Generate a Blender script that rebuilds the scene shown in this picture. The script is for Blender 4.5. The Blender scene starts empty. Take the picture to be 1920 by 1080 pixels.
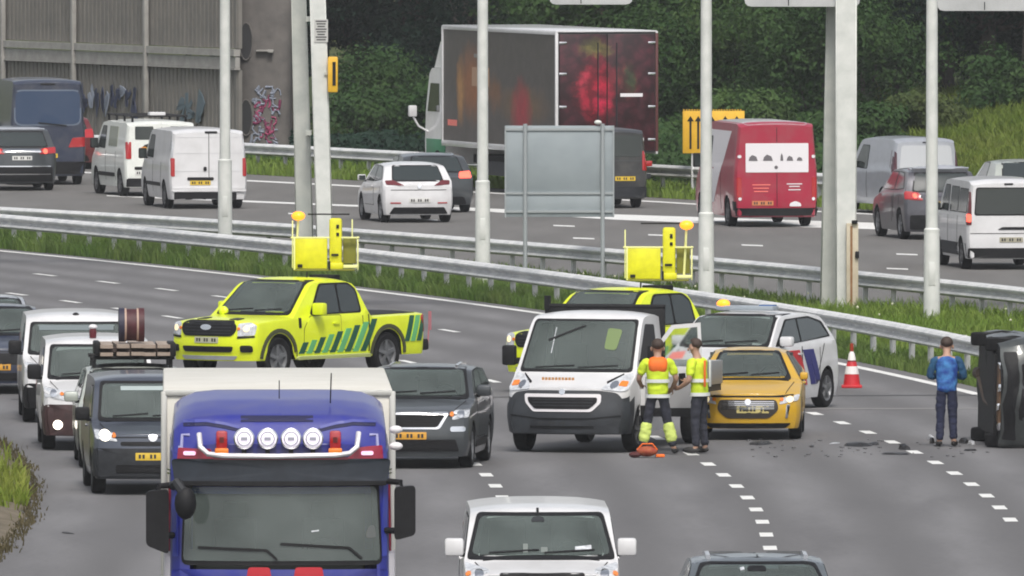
import bpy, bmesh, math, random
import numpy as np
from mathutils import Vector, Matrix
from mathutils.bvhtree import BVHTree
from mathutils import noise as mnoise

random.seed(7)
RNG = np.random.default_rng(11)
S = bpy.context.scene
COL = S.collection
R = math.radians

# ------------------------------------------------------------------ camera, world, sun, exposure
CAM_H, FPX, PITCH = 10.6, 31000.0, math.atan(940 / 31000)
cam = bpy.data.objects.new('traffic_camera', bpy.data.cameras.new('traffic_camera'))
COL.objects.link(cam)
cam.location = (0, 0, CAM_H)
cam.rotation_euler = (math.pi / 2 - PITCH, 0, 0)
cam.data.sensor_width = 36
cam.data.lens = 36 * FPX / 1920
cam.data.clip_start = 1
cam.data.clip_end = 6000
S.camera = cam

SUN_EL, SUN_AZ = R(54), R(174)          # azimuth measured clockwise from +Y: behind the camera, to the right
w = bpy.data.worlds.new('World'); S.world = w; w.use_nodes = True
nt = w.node_tree
sky = nt.nodes.new('ShaderNodeTexSky'); sky.sky_type = 'NISHITA'; sky.sun_disc = False
sky.sun_elevation = SUN_EL; sky.sun_rotation = SUN_AZ
sky.air_density = 1.0; sky.dust_density = 4.0; sky.ozone_density = 1.0
hsv = nt.nodes.new('ShaderNodeHueSaturation'); hsv.inputs['Saturation'].default_value = 0.35
nt.links.new(sky.outputs[0], hsv.inputs['Color'])
nt.links.new(hsv.outputs[0], nt.nodes['Background'].inputs['Color'])
nt.nodes['Background'].inputs['Strength'].default_value = 0.125
sl = bpy.data.lights.new('sun', 'SUN'); sl.energy = 1.5; sl.angle = R(12); sl.color = (1, 0.95, 0.88)
sun = bpy.data.objects.new('sun', sl); COL.objects.link(sun)
sdir = Vector((math.sin(SUN_AZ) * math.cos(SUN_EL), math.cos(SUN_AZ) * math.cos(SUN_EL), math.sin(SUN_EL)))
sun.rotation_euler = sdir.to_track_quat('Z', 'Y').to_euler(); sun.location = sdir * 50
vs = S.view_settings
vs.view_transform = 'Standard'; vs.look = 'None'; vs.gamma = 1; vs.use_curve_mapping = False
vs.exposure = 0.42
S.cycles.filter_width = 1.9

# ------------------------------------------------------------------ placing helpers
def G(px, py, z=0.0):
    """point of the photograph -> place on the plane at height z"""
    a, b = (px - 960) / FPX, (540 - py) / FPX
    d = Vector((a, math.cos(PITCH) + b * math.sin(PITCH), -math.sin(PITCH) + b * math.cos(PITCH)))
    t = (z - CAM_H) / d.z
    return Vector((d.x * t, d.y * t, z))

def atd(px, d):
    return (px - 960) / FPX * d

HAZE = .00011
BA, BB, BC = -1.17006642e-03, 5.54954868e-01, -58.5914453
def lane(d, off):
    """lane line of the near carriageway, shifted sideways by off metres"""
    if d >= 236:
        x = BA * d * d + BB * d + BC; s_ = 2 * BA * d + BB
    else:
        x = BA * 236 * 236 + BB * 236 + BC; s_ = 2 * BA * 236 + BB; x += s_ * (d - 236)
    h = math.hypot(1, s_)
    return (x + off / h, d - off * s_ / h)

def finish(o, label=None, cat=None, group=None, kind=None):
    if label: o['label'] = label
    if cat: o['category'] = cat
    if group: o['group'] = group
    if kind: o['kind'] = kind
    return o

def link(name, me, parent=None):
    o = bpy.data.objects.new(name, me); COL.objects.link(o)
    if parent: o.parent = parent
    return o

def empty(name, loc, rz=0, **k):
    o = bpy.data.objects.new(name, None); COL.objects.link(o)
    o.location = loc; o.rotation_euler = (0, 0, rz); o.empty_display_size = .3
    return finish(o, **k)

# ------------------------------------------------------------------ materials
M = {}
def mat(name, rgb, rough=.5, metal=0, coat=0, spec=.5, var=0.0, vscale=6.0, rgb2=None, emit=0, bump=0, bscale=40, detail=4, trans=0):
    if name in M: return M[name]
    m = bpy.data.materials.new(name); m.use_nodes = True
    n, l = m.node_tree.nodes, m.node_tree.links
    b = n['Principled BSDF']
    b.inputs['Base Color'].default_value = (*rgb, 1); b.inputs['Roughness'].default_value = rough
    b.inputs['Metallic'].default_value = metal; b.inputs['Coat Weight'].default_value = coat
    b.inputs['Specular IOR Level'].default_value = spec
    if coat: b.inputs['Coat Roughness'].default_value = .06
    if trans: b.inputs['Transmission Weight'].default_value = trans
    if var or rgb2:
        tc = n.new('ShaderNodeTexCoord'); nz = n.new('ShaderNodeTexNoise')
        nz.inputs['Scale'].default_value = vscale; nz.inputs['Detail'].default_value = detail
        nz.inputs['Roughness'].default_value = .6
        l.new(tc.outputs['Object'], nz.inputs['Vector'])
        rp = n.new('ShaderNodeValToRGB'); l.new(nz.outputs['Fac'], rp.inputs['Fac'])
        e = rp.color_ramp.elements
        e[0].position = .35; e[1].position = .65
        c2 = rgb2 or tuple(min(1, c * (1 + var)) for c in rgb)
        c1 = rgb if rgb2 else tuple(c * (1 - var) for c in rgb)
        e[0].color = (*c1, 1); e[1].color = (*c2, 1)
        l.new(rp.outputs[0], b.inputs['Base Color'])
    if bump:
        tc = n.new('ShaderNodeTexCoord'); nz = n.new('ShaderNodeTexNoise'); nz.inputs['Scale'].default_value = bscale
        l.new(tc.outputs['Object'], nz.inputs['Vector'])
        bp = n.new('ShaderNodeBump'); bp.inputs['Strength'].default_value = bump; bp.inputs['Distance'].default_value = .02
        l.new(nz.outputs['Fac'], bp.inputs['Height']); l.new(bp.outputs[0], b.inputs['Normal'])
    if emit:
        b.inputs['Emission Color'].default_value = (*rgb, 1); b.inputs['Emission Strength'].default_value = emit
    M[name] = m
    return m

def paint(name, rgb, rough=.35, coat=.6):
    """car paint with thin uneven road dust"""
    if name in M: return M[name]
    m = mat(name, rgb, rough, coat=coat, spec=.5)
    n, l = m.node_tree.nodes, m.node_tree.links; b = n['Principled BSDF']
    tc = n.new('ShaderNodeTexCoord'); nz = n.new('ShaderNodeTexNoise')
    nz.inputs['Scale'].default_value = 2.2; nz.inputs['Detail'].default_value = 8; nz.inputs['Roughness'].default_value = .65
    l.new(tc.outputs['Object'], nz.inputs['Vector'])
    rp = n.new('ShaderNodeValToRGB'); e = rp.color_ramp.elements
    e[0].position = .42; e[1].position = .85; e[0].color = (0, 0, 0, 1); e[1].color = (.30, .30, .30, 1)
    l.new(nz.outputs['Fac'], rp.inputs['Fac'])
    mx = n.new('ShaderNodeMixRGB'); mx.inputs[1].default_value = (*rgb, 1); mx.inputs[2].default_value = (.20, .19, .17, 1)
    l.new(rp.outputs[0], mx.inputs[0]); l.new(mx.outputs[0], b.inputs['Base Color'])
    return m

GLASS = mat('window_glass', (.022, .030, .030), .06, spec=.6, coat=.4)
WGLASS = mat('windscreen_glass', (.052, .068, .064), .07, spec=.6, coat=.5, rgb2=(.088, .106, .100), vscale=1.6)
BLACK = mat('black_plastic', (.009, .009, .0105), .6, spec=.25, var=.25, vscale=9)
DARKGREY = mat('dark_grey_plastic', (.022, .024, .028), .6, spec=.3, var=.2)
RUBBER = mat('tyre_rubber', (.010, .010, .011), .85, spec=.2, var=.3, vscale=12)
ALU = mat('wheel_alloy', (.20, .205, .215), .45, .6, var=.15)
STEELRIM = mat('steel_rim', (.10, .10, .105), .5, .3)
GAP = mat('panel_gap', (.008, .008, .008), .9)
UNDER = mat('underbody', (.010, .010, .011), .9)
CHROME = mat('chrome', (.75, .76, .78), .18, 1)
HLGLASS = mat('headlight_glass', (.55, .57, .60), .12, spec=.8, coat=.8, var=.25, vscale=14)
HLLIT = mat('lit_lamp', (1, .93, .80), .3, emit=2.2)
HLWARM = mat('dim_warm_lamp', (1, .80, .48), .3, emit=.55)
DRL = mat('lit_daylight_lamp', (.95, .96, 1), .3, emit=1.3)
TLRED = mat('tail_lamp_red', (.38, .008, .012), .15, coat=.8, spec=.7)
TLLIT = mat('lit_brake_lamp', (1, .10, .06), .3, emit=1.6)
AMBER = mat('lit_amber_beacon', (.85, .27, .015), .3, emit=1.5)
ORANGELAMP = mat('indicator_orange', (.8, .22, .02), .25, coat=.6)
PLATEY = mat('plate_yellow', (.62, .42, .03), .45)
PLATEW = mat('plate_white', (.6, .6, .58), .45)
PLTXT = mat('plate_characters', (.03, .03, .03), .6)
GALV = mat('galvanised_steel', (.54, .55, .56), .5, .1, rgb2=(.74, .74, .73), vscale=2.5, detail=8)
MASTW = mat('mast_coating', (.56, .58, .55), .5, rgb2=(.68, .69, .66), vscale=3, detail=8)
LEGDARK = mat('mast_shaded_coating', (.40, .42, .39), .6, rgb2=(.50, .51, .47), vscale=2.5, detail=8)  # darker copy of the mast coating, left-side shade put into the colour
WHITEP = paint('white_paint', (.66, .66, .67))
WHITEMARK = mat('road_paint', (.62, .62, .60), .6, rgb2=(.80, .80, .78), vscale=5, detail=8)

# ------------------------------------------------------------------ mesh helpers
def mesh(name, verts, faces, mats, fmat=None, smooth=None):
    me = bpy.data.meshes.new(name)
    me.from_pydata([tuple(v) for v in verts], [], faces)
    for m in (mats if isinstance(mats, (list, tuple)) else [mats]): me.materials.append(m)
    if fmat is not None: me.polygons.foreach_set('material_index', fmat)
    if smooth is not None:
        me.polygons.foreach_set('use_smooth', [True] * len(me.polygons))
        me.set_sharp_from_angle(angle=R(smooth))
    me.update()
    return me

class MB:
    """collects boxes, tubes, lathes into one mesh"""
    def __init__(s): s.v = []; s.f = []
    def add(s, vs_, fs_):
        o = len(s.v); s.v += [tuple(v) for v in vs_]; s.f += [tuple(i + o for i in f) for f in fs_]; return s
    def box(s, c, d, m=None, taper=1.0, b=0.0):
        hx, hy, hz = d[0] / 2, d[1] / 2, d[2] / 2
        b = min(b, hx * .45, hy * .45, hz * .45)
        if b <= 0:
            vs_ = [(x * hx * (taper if z > 0 else 1), y * hy * (taper if z > 0 else 1), z * hz) for z in (-1, 1) for y in (-1, 1) for x in (-1, 1)]
            fs_ = [(0, 2, 3, 1), (4, 5, 7, 6), (0, 1, 5, 4), (2, 6, 7, 3), (0, 4, 6, 2), (1, 3, 7, 5)]
        else:
            bm = bmesh.new(); bmesh.ops.create_cube(bm, size=1)
            for v in bm.verts:
                k = taper if v.co.z > 0 else 1
                v.co = Vector((v.co.x * d[0] * k, v.co.y * d[1] * k, v.co.z * d[2]))
            bmesh.ops.bevel(bm, geom=bm.edges[:], offset=b, segments=2, profile=.5, affect='EDGES')
            bm.verts.index_update()
            vs_ = [v.co.copy() for v in bm.verts]; fs_ = [[v.index for v in f.verts] for f in bm.faces]; bm.free()
        out = [(m @ Vector(v) if m else Vector(v)) + Vector(c) for v in vs_]
        return s.add(out, fs_)
    def tube(s, pts, r, n=8, cap=True):
        pts = [Vector(p) for p in pts]; rr = r if isinstance(r, (list, tuple)) else [r] * len(pts)
        vs_ = []; fs_ = []
        for i, p in enumerate(pts):
            t = (pts[min(i + 1, len(pts) - 1)] - pts[max(i - 1, 0)]).normalized()
            u = t.cross(Vector((0, 0, 1)) if abs(t.z) < .9 else Vector((0, 1, 0))).normalized(); w_ = t.cross(u)
            for k in range(n):
                a = 2 * math.pi * k / n
                vs_.append(p + (u * math.cos(a) + w_ * math.sin(a)) * rr[i])
        for i in range(len(pts) - 1):
            for k in range(n):
                fs_.append((i * n + k, i * n + (k + 1) % n, (i + 1) * n + (k + 1) % n, (i + 1) * n + k))
        if cap:
            fs_.append(tuple(range(n))[::-1]); fs_.append(tuple((len(pts) - 1) * n + k for k in range(n)))
        return s.add(vs_, fs_)
    def lathe(s, prof, n=20, axis='z', c=(0, 0, 0)):
        vs_ = []; fs_ = []
        for (r, h) in prof:
            for k in range(n):
                a = 2 * math.pi * k / n; x, y = r * math.cos(a), r * math.sin(a)
                p = (x, y, h) if axis == 'z' else ((h, x, y) if axis == 'x' else (x, h, y))
                vs_.append(Vector(p) + Vector(c))
        for i in range(len(prof) - 1):
            for k in range(n):
                fs_.append((i * n + k, i * n + (k + 1) % n, (i + 1) * n + (k + 1) % n, (i + 1) * n + k))
        return s.add(vs_, fs_)
    def ball(s, c, r, nu=12, nv=8):
        rx, ry, rz = r if isinstance(r, (list, tuple)) else (r, r, r)
        vs_ = [(0, 0, -1)]; fs_ = []
        for j in range(1, nv):
            b = -math.pi / 2 + math.pi * j / nv
            for i in range(nu):
                a = 2 * math.pi * i / nu; vs_.append((math.cos(a) * math.cos(b), math.sin(a) * math.cos(b), math.sin(b)))
        vs_.append((0, 0, 1)); L_ = len(vs_) - 1
        for i in range(nu):
            fs_.append((0, 1 + (i + 1) % nu, 1 + i)); o = 1 + (nv - 2) * nu; fs_.append((L_, o + i, o + (i + 1) % nu))
            for j in range(nv - 2):
                a = 1 + j * nu; fs_.append((a + i, a + (i + 1) % nu, a + nu + (i + 1) % nu, a + nu + i))
        return s.add([Vector((x * rx, y * ry, z * rz)) + Vector(c) for x, y, z in vs_], fs_)
    def prism(s, poly, y0, y1, plane='xz'):
        """extrude an outline between two depths"""
        n = len(poly)
        def P(a, b, d): return (a, d, b) if plane == 'xz' else ((d, a, b) if plane == 'yz' else (a, b, d))
        vs_ = [P(a, b, y0) for a, b in poly] + [P(a, b, y1) for a, b in poly]
        fs_ = [tuple(range(n)), tuple(range(2 * n - 1, n - 1, -1))] + [(i, i + n, (i + 1) % n + n, (i + 1) % n) for i in range(n)]
        return s.add(vs_, fs_)
    def build(s, name, m, parent=None, smooth=35, **k):
        me = mesh(name, s.v, s.f, m, smooth=smooth)
        bm = bmesh.new(); bm.from_mesh(me); bmesh.ops.recalc_face_normals(bm, faces=bm.faces[:]); bm.to_mesh(me); bm.free()
        return finish(link(name, me, parent), **k)

def rounded(poly, r=.03, maxe=.12):
    n = len(poly); out = []
    for i in range(n):
        p0, p1, p2 = Vector(poly[i - 1]), Vector(poly[i]), Vector(poly[(i + 1) % n])
        a, b = (p0 - p1), (p2 - p1)
        k = min(r, a.length * .45, b.length * .45)
        if k < 1e-4: out.append(p1); continue
        a.normalize(); b.normalize()
        for t in (0, .33, .67, 1):
            q0 = p1 + a * k; q2 = p1 + b * k
            out.append(q0 * (1 - t) ** 2 + p1 * 2 * t * (1 - t) + q2 * t * t)
    res = []
    for i in range(len(out)):
        a, b = out[i], out[(i + 1) % len(out)]
        m = max(1, int((b - a).length / maxe))
        for j in range(m): res.append(a.lerp(b, j / m))
    return res

def interp(pts, y):
    xs = [p[0] for p in pts]; zs = [p[1] for p in pts]
    return float(np.interp(y, xs, zs))

# ------------------------------------------------------------------ vehicle builder
TRIM = mat('cabin_trim', (.045, .047, .048), .8); LINER = mat('headliner_grey', (.075, .076, .074), .9); SEATM = mat('seat_cloth', (.075, .078, .082), .9, var=.2)
def seeglass():
    m = bpy.data.materials.new('see_through_glass'); m.use_nodes = True; n, l = m.node_tree.nodes, m.node_tree.links; b = n['Principled BSDF']
    b.inputs['Base Color'].default_value = (.125, .152, .143, 1); b.inputs['Roughness'].default_value = .06; b.inputs['Specular IOR Level'].default_value = .7; b.inputs['Coat Weight'].default_value = .5
    t = n.new('ShaderNodeBsdfTransparent'); t.inputs['Color'].default_value = (.80, .90, .86, 1)
    nz = n.new('ShaderNodeTexNoise'); nz.inputs['Scale'].default_value = 1.3; nz.inputs['Detail'].default_value = 3; tc = n.new('ShaderNodeTexCoord'); l.new(tc.outputs['Object'], nz.inputs['Vector'])
    mr = n.new('ShaderNodeMapRange'); mr.inputs['From Min'].default_value = .3; mr.inputs['From Max'].default_value = .7; mr.inputs['To Min'].default_value = .40; mr.inputs['To Max'].default_value = .66; l.new(nz.outputs['Fac'], mr.inputs['Value'])
    mx = n.new('ShaderNodeMixShader'); l.new(mr.outputs[0], mx.inputs[0]); l.new(t.outputs[0], mx.inputs[1]); l.new(b.outputs[0], mx.inputs[2]); l.new(mx.outputs[0], n['Material Output'].inputs['Surface'])
    return m
SEEGLASS = seeglass()
FAR = 'vehicles driving away on the far carriageway'
WHEELS = {}
class Car:
    def __init__(c, name, label, cat, group, body_mat, L, W, H, top, belt, zb=.2, tumble=.2, crown=.05, crownp=3,
                 axles=(.85, 3.3), wr=.32, fbow=.18, rbow=.10, fshear=(), rshear=(), plan_f=.07, plan_r=.06, smooth_w=.14, roll=.985, lower=.05, wt=.21, rim=ALU, rear_wheels=True):
        c.L, c.W, c.H, c.mat = L, W, H, body_mat
        c.root = empty(name, (0, 0, 0), label=label, cat=cat, group=group)
        hw0 = W / 2
        ys = set(np.round(np.arange(0, L + .001, .08), 3)); ys |= {0, .02, .05, .10, L, L - .02, L - .05, L - .1}
        for a in axles:
            for t in np.linspace(-1, 1, 15): ys.add(round(a + t * (wr + .06), 3))
        ys = sorted(y for y in ys if 0 <= y <= L)
        # drop near-duplicates
        yy = [ys[0]]
        for y in ys[1:]:
            if y - yy[-1] > .012: yy.append(y)
        if L - yy[-1] > 1e-6: yy.append(L)
        ys = yy
        fine = np.arange(0, L + .01, .02); tz = np.interp(fine, [p[0] for p in top], [p[1] for p in top])
        k = max(1, int(smooth_w / .02)); pad = np.concatenate([np.full(k, tz[0]), tz, np.full(k, tz[-1])])
        ker = np.ones(2 * k + 1) / (2 * k + 1); tz = np.convolve(pad, ker, 'valid')
        TOP = lambda y: float(np.interp(y, fine, tz))
        c.TOP = TOP
        def ring(y):
            u = min(y / .16, 1); v = min((L - y) / .16, 1)
            hw = hw0 * (1 - plan_f * (1 - u) ** 2) * (1 - plan_r * (1 - v) ** 2)
            hw *= 1 - .03 * max(0, 1 - y / (L * .3)) ** 2
            t = TOP(y); zl = zb
            for a in axles:
                q = abs(y - a); rr = wr + .055
                if q < rr: zl = max(zl, wr + math.sqrt(rr * rr - q * q))
            bz = interp(belt, y)
            zsh = min(bz, t - .07); zsh = max(zsh, zl + .03)
            zm = zb + .55 * (zsh - zb)
            def sw(z):
                if z < zm: return hw * (1 - lower * ((zm - z) / max(zm - zb, .01)) ** 2)
                return hw * (1 - (1 - roll) * ((z - zm) / max(zsh - zm, .01)) ** 2)
            wi = hw - .30
            P = [(0.0, zb), (wi, zb), (wi, zl + .001), (sw(zl) * .995, zl + .002)]
            for q in (.06, .2, .38, .55, .72, .86, 1): z = zl + (zsh - zl) * q; P.append((sw(z), z))
            x1 = sw(zsh); cr = crown if t > bz + .12 else crown * 1.3
            zte = max(t - cr, zsh + .02); hgt = zte - zsh
            for q in (.08, .3, .55, .8, .95, 1):
                z = zsh + hgt * q; xx = x1 - min(.012, hgt * .1) - tumble * hgt * q * (1 + .15 * q)
                P.append((max(xx, .3), z))
            xr = P[-1][0]
            for q in (.975, .92, .8, .6, .3, 0): P.append((xr * q, t - (t - zte) * q ** crownp))
            return P
        rings = [ring(y) for y in ys]; n = len(rings[0])
        verts = []; faces = []; fm = []
        for y, P in zip(ys, rings):
            for x, z in P: verts.append([x, y, z])
            for x, z in P[1:-1]: verts.append([-x, y, z])
        N = n + n - 2
        def idx(i, j, side):
            return i * N + (j if side > 0 or j in (0, n - 1) else n + j - 1)
        for i in range(len(ys) - 1):
            for j in range(n - 1):
                for s_ in (1, -1):
                    q = (idx(i, j, s_), idx(i + 1, j, s_), idx(i + 1, j + 1, s_), idx(i, j + 1, s_))
                    faces.append(q if s_ < 0 else q[::-1]); fm.append(1 if j < 3 else 0)
        fr = (-1, -.97, -.9, -.75, -.5, -.25, 0, .25, .5, .75, .9, .97, 1)
        for end in (0, len(ys) - 1):
            P = rings[end]; grid = []
            for j in range(n):
                row = []
                if j in (0, n - 1): row = [idx(end, j, 1)] * len(fr)
                else:
                    for f in fr:
                        if f == 1: row.append(idx(end, j, 1))
                        elif f == -1: row.append(idx(end, j, -1))
                        else:
                            row.append(len(verts)); verts.append([P[j][0] * f, ys[end], P[j][1]])
                grid.append(row)
            for j in range(n - 1):
                for q in range(len(fr) - 1):
                    f = [grid[j][q], grid[j][q + 1], grid[j + 1][q + 1], grid[j + 1][q]]
                    f = list(dict.fromkeys(f))
                    if len(f) > 2: faces.append(tuple(f) if end == 0 else tuple(f[::-1])); fm.append(1 if j < 2 else 0)
        fs = list(fshear) or [(0, 0), (9, 0)]; rs = list(rshear) or [(0, 0), (9, 0)]
        for v in verts:
            x, y, z = v
            d = .9
            if y < d:
                k_ = (1 - y / d) ** 1.5; v[1] += (interp(fs, z) + fbow * (abs(x) / hw0) ** 2.4) * k_
            if y > L - d:
                k_ = (1 - (L - y) / d) ** 1.5; v[1] -= (interp(rs, z) + rbow * (abs(x) / hw0) ** 2.4) * k_
        c.bvh = BVHTree.FromPolygons([Vector(v) for v in verts], faces)
        me = mesh('body', [(x, y - L / 2, z) for x, y, z in verts], faces, [body_mat, UNDER], fm, smooth=38)
        bm = bmesh.new(); bm.from_mesh(me); bmesh.ops.recalc_face_normals(bm, faces=bm.faces[:]); bm.to_mesh(me); bm.free()
        c.body = link('body', me, c.root)
        for a in axles:
            for s_ in (1, -1): c.wheel(s_ * (hw0 - wt / 2 - .015), a, wr, wt, rim)
    def place(c, px, py, deg, rear=False, d=None):
        p = G(px, py); a = R(deg)
        off = Vector((0, c.L / 2 * (-1 if rear else 1), 0)); off.rotate(Matrix.Rotation(a, 3, 'Z'))
        c.root.location = p + off; c.root.rotation_euler = (0, 0, a)
        return c
    def wheel(c, x, y, r, wdt, rim, parent=None):
        key = (round(r, 3), round(wdt, 3), rim.name)
        if key not in WHEELS:
            h = wdt / 2; rr = r * .66
            tm = MB().lathe([(rr, -h * .9), (r * .9, -h), (r * .97, -h * .85), (r, -h * .5), (r, h * .5), (r * .97, h * .85), (r * .9, h), (rr, h * .9), (rr * .98, 0), (rr, -h * .9)], 28, 'x')
            t_me = mesh('wheel', tm.v, tm.f, RUBBER, smooth=40)
            rm = MB().lathe([(rr, h * .88), (rr * .92, h * .80), (rr * .86, h * .45), (rr * .3, h * .42), (.001, h * .42)], 28, 'x')
            for q in range(5):
                rm.box((0, 0, 0), (h * .35, rr * .26, rr * .92), Matrix.Rotation(q * 2 * math.pi / 5, 4, 'X') @ Matrix.Translation((h * .62, 0, rr * .46)))
            rm.lathe([(rr * .22, h * .45), (rr * .2, h * .85), (.001, h * .88)], 14, 'x')
            r_me = mesh('rim', rm.v, rm.f, rim, smooth=40)
            bk = MB().lathe([(rr * .88, h * .47), (.001, h * .44)], 24, 'x'); b_me = mesh('brake_disc', bk.v, bk.f, STEELRIM)
            WHEELS[key] = (t_me, r_me)
        t_me, r_me = WHEELS[key]
        wl = link('wheel', t_me, parent or c.root); wl.location = (x, y - c.L / 2, r)
        if x < 0: wl.rotation_euler = (0, 0, math.pi)
        link('rim', r_me, wl)
        return wl
    # --- panels laid on the body surface
    def proj(c, view, a, b):
        if view == 'F': o, d = Vector((a, -4, b)), Vector((0, 1, 0))
        elif view == 'B': o, d = Vector((a, c.L + 4, b)), Vector((0, -1, 0))
        elif view == 'S+': o, d = Vector((4, a, b)), Vector((-1, 0, 0))
        elif view == 'S-': o, d = Vector((-4, a, b)), Vector((1, 0, 0))
        else: o, d = Vector((a, b, 9)), Vector((0, 0, -1))
        h, nrm, _, _ = c.bvh.ray_cast(o, d)
        if h is None:
            near = c.bvh.find_nearest(o + d * (4 if view[0] == 'S' else 4.3))
            h, nrm = near[0], near[1]
        if nrm.dot(d) > 0: nrm = -nrm
        if nrm.dot(-d) < .25: nrm = (-d + nrm * .3).normalized()
        return h, nrm
    def panel(c, name, view, poly, m, off=.006, th=.02, r=.03, maxe=.12, rings=(1, .78, .52, .26), parent=None, hole=False, label=None):
        P = rounded(poly, r, maxe); cen = sum(P, Vector((0, 0))) / len(P); n = len(P)
        V = []; F = []
        hs = [[c.proj(view, *(cen + (p - cen) * t)) for p in P] for t in rings]
        hc = c.proj(view, *cen)
        V += [h - nn * th for h, nn in hs[0]]
        for row in hs: V += [h + nn * off for h, nn in row]
        V.append(hc[0] + hc[1] * off)
        for k in range(len(rings)):
            for i in range(n):
                j = (i + 1) % n; F.append((k * n + i, k * n + j, (k + 1) * n + j, (k + 1) * n + i))
        k = len(rings)
        if hole: F += [(k * n + i, k * n + (i + 1) % n, i, i)[:0] or (k * n + (i + 1) % n, k * n + i, n * (k + 1) + 1 + i, n * (k + 1) + 1 + (i + 1) % n) for i in range(n)]; V += [h - nn * th for h, nn in hs[-1]]
        else:
            for i in range(n): F.append((k * n + i, k * n + (i + 1) % n, len(V) - 1))
        me = mesh(name, [(v.x, v.y - c.L / 2, v.z) for v in V], F, m, smooth=50)
        bm = bmesh.new(); bm.from_mesh(me); bmesh.ops.recalc_face_normals(bm, faces=bm.faces[:])
        # outward check
        bm.faces.ensure_lookup_table(); f = bm.faces[n + 1]
        if f.normal.dot(hs[0][1][1]) < 0: bmesh.ops.reverse_faces(bm, faces=bm.faces[:])
        bm.to_mesh(me); bm.free()
        o = link(name, me, parent or c.root)
        if label: o['label'] = label
        return o
    def both(c, name, view, poly, m, **k):
        """mirrored pair: left and right on front or rear, or on both sides"""
        if view in ('F', 'B', 'T'):
            a = c.panel(name, view, poly, m, **k); b = c.panel(name, view, [(-x, z) for x, z in poly][::-1], m, **k)
        else:
            a = c.panel(name, 'S+', poly, m, **k); b = c.panel(name, 'S-', poly, m, **k)
        return a, b
    def open_cabin(c, P, hood, roof0, Hc=None):
        """cut the body open behind the windscreen and fit a plain cabin"""
        bm = bmesh.new(); bm.from_mesh(c.body.data); kill = []
        def inside(x, z):
            n_ = len(P); r_ = False
            for i in range(n_):
                (x0, z0), (x1, z1) = P[i], P[i - 1]
                if (z0 > z) != (z1 > z) and x < (x1 - x0) * (z - z0) / (z1 - z0) + x0: r_ = not r_
            return r_
        for f in bm.faces:
            q = f.calc_center_median()
            if abs(f.normal.y) > .05 and q.y + c.L / 2 < roof0 + .3 and inside(q.x, q.z): kill.append(f)
        bmesh.ops.delete(bm, geom=kill, context='FACES'); bm.to_mesh(c.body.data)
        y0, z0, W, H = hood[0], hood[1], c.W, Hc or c.H
        ye = min(roof0 + 1.15, c.L - .12)
        # trim and headliner: the body shell once more, a few centimetres further in
        bmesh.ops.delete(bm, geom=[f for f in bm.faces if not (f.calc_center_median().z > z0 - .45 and y0 - .05 < f.calc_center_median().y + c.L / 2 < ye + .06)], context='FACES')
        bm.normal_update()
        for v in bm.verts:
            q = v.normal if v.normal.dot(Vector((v.co.x, 0, v.co.z - z0 + .1))) > 0 else -v.normal
            v.co -= q * .032
        for f in bm.faces: f.material_index = 0
        lme = bpy.data.meshes.new('headliner'); bm.to_mesh(lme); bm.free(); lme.materials.clear(); lme.materials.append(LINER); link('headliner', lme, c.root)
        c.add('dashboard', MB().box((0, y0 + .42, z0 - .10), (W * .76, .62, .16), b=.03).box((W * .20, y0 + .55, z0 + .0), (.40, .2, .12), b=.03), TRIM)
        c.add('cabin_lining', MB().box((0, ye, (H + .5) / 2), (W * .78, .03, H - .72)), TRIM)
        for s_ in (1, -1):
            st = c.add('seat', MB().box((s_ * W * .20, ye - .28, z0 - .02), (.46, .16, .86), Matrix.Rotation(R(-8), 4, 'X'), b=.06), SEATM); c.add('headrest', MB().box((s_ * W * .20, ye - .20, min(z0 + .50, H - .30)), (.27, .11, .18), b=.04), SEATM, st)
        c.add('steering_wheel', MB().tube([(W * .20 + .18 * math.cos(k * .35), y0 + .80 - .07 * math.sin(k * .35), z0 + .04 + .16 * math.sin(k * .35)) for k in range(19)], .016, 6), BLACK)
        c.add('rear_view_mirror', MB().box((0, roof0 + .02, H - .22), (.22, .04, .07), b=.02), BLACK)
    def strip(c, name, view, pts, wd, m, off=.008, parent=None, closed=False):
        pts = [Vector(p) for p in pts]; P = []
        seq = pts + ([pts[0]] if closed else [])
        for a, b in zip(seq, seq[1:]):
            k = max(1, int((b - a).length / .1)); P += [a.lerp(b, j / k) for j in range(k)]
        P.append(seq[-1])
        V = []; F = []
        for i, p in enumerate(P):
            t = (P[min(i + 1, len(P) - 1)] - P[max(i - 1, 0)]).normalized(); nn = Vector((-t.y, t.x)) * wd / 2
            for q in (p + nn, p - nn):
                h, nr = c.proj(view, q.x, q.y); V += [h + nr * off, h - nr * .01]
        for i in range(len(P) - 1):
            a = i * 4; b = a + 4
            F += [(a, a + 2, b + 2, b), (a, b, b + 1, a + 1), (a + 2, a + 3, b + 3, b + 2)]
        F += [(0, 1, 3, 2)]; e = (len(P) - 1) * 4; F += [(e, e + 2, e + 3, e + 1)]
        me = mesh(name, [(v.x, v.y - c.L / 2, v.z) for v in V], F, m)
        return link(name, me, parent or c.root)
    def add(c, name, mb, m, parent=None, smooth=35, label=None):
        """free-standing piece, coordinates measured from the front bumper"""
        mb.v = [(x, y - c.L / 2, z) for x, y, z in mb.v]
        o = mb.build(name, m, parent or c.root, smooth)
        if label: o['label'] = label
        return o
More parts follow.
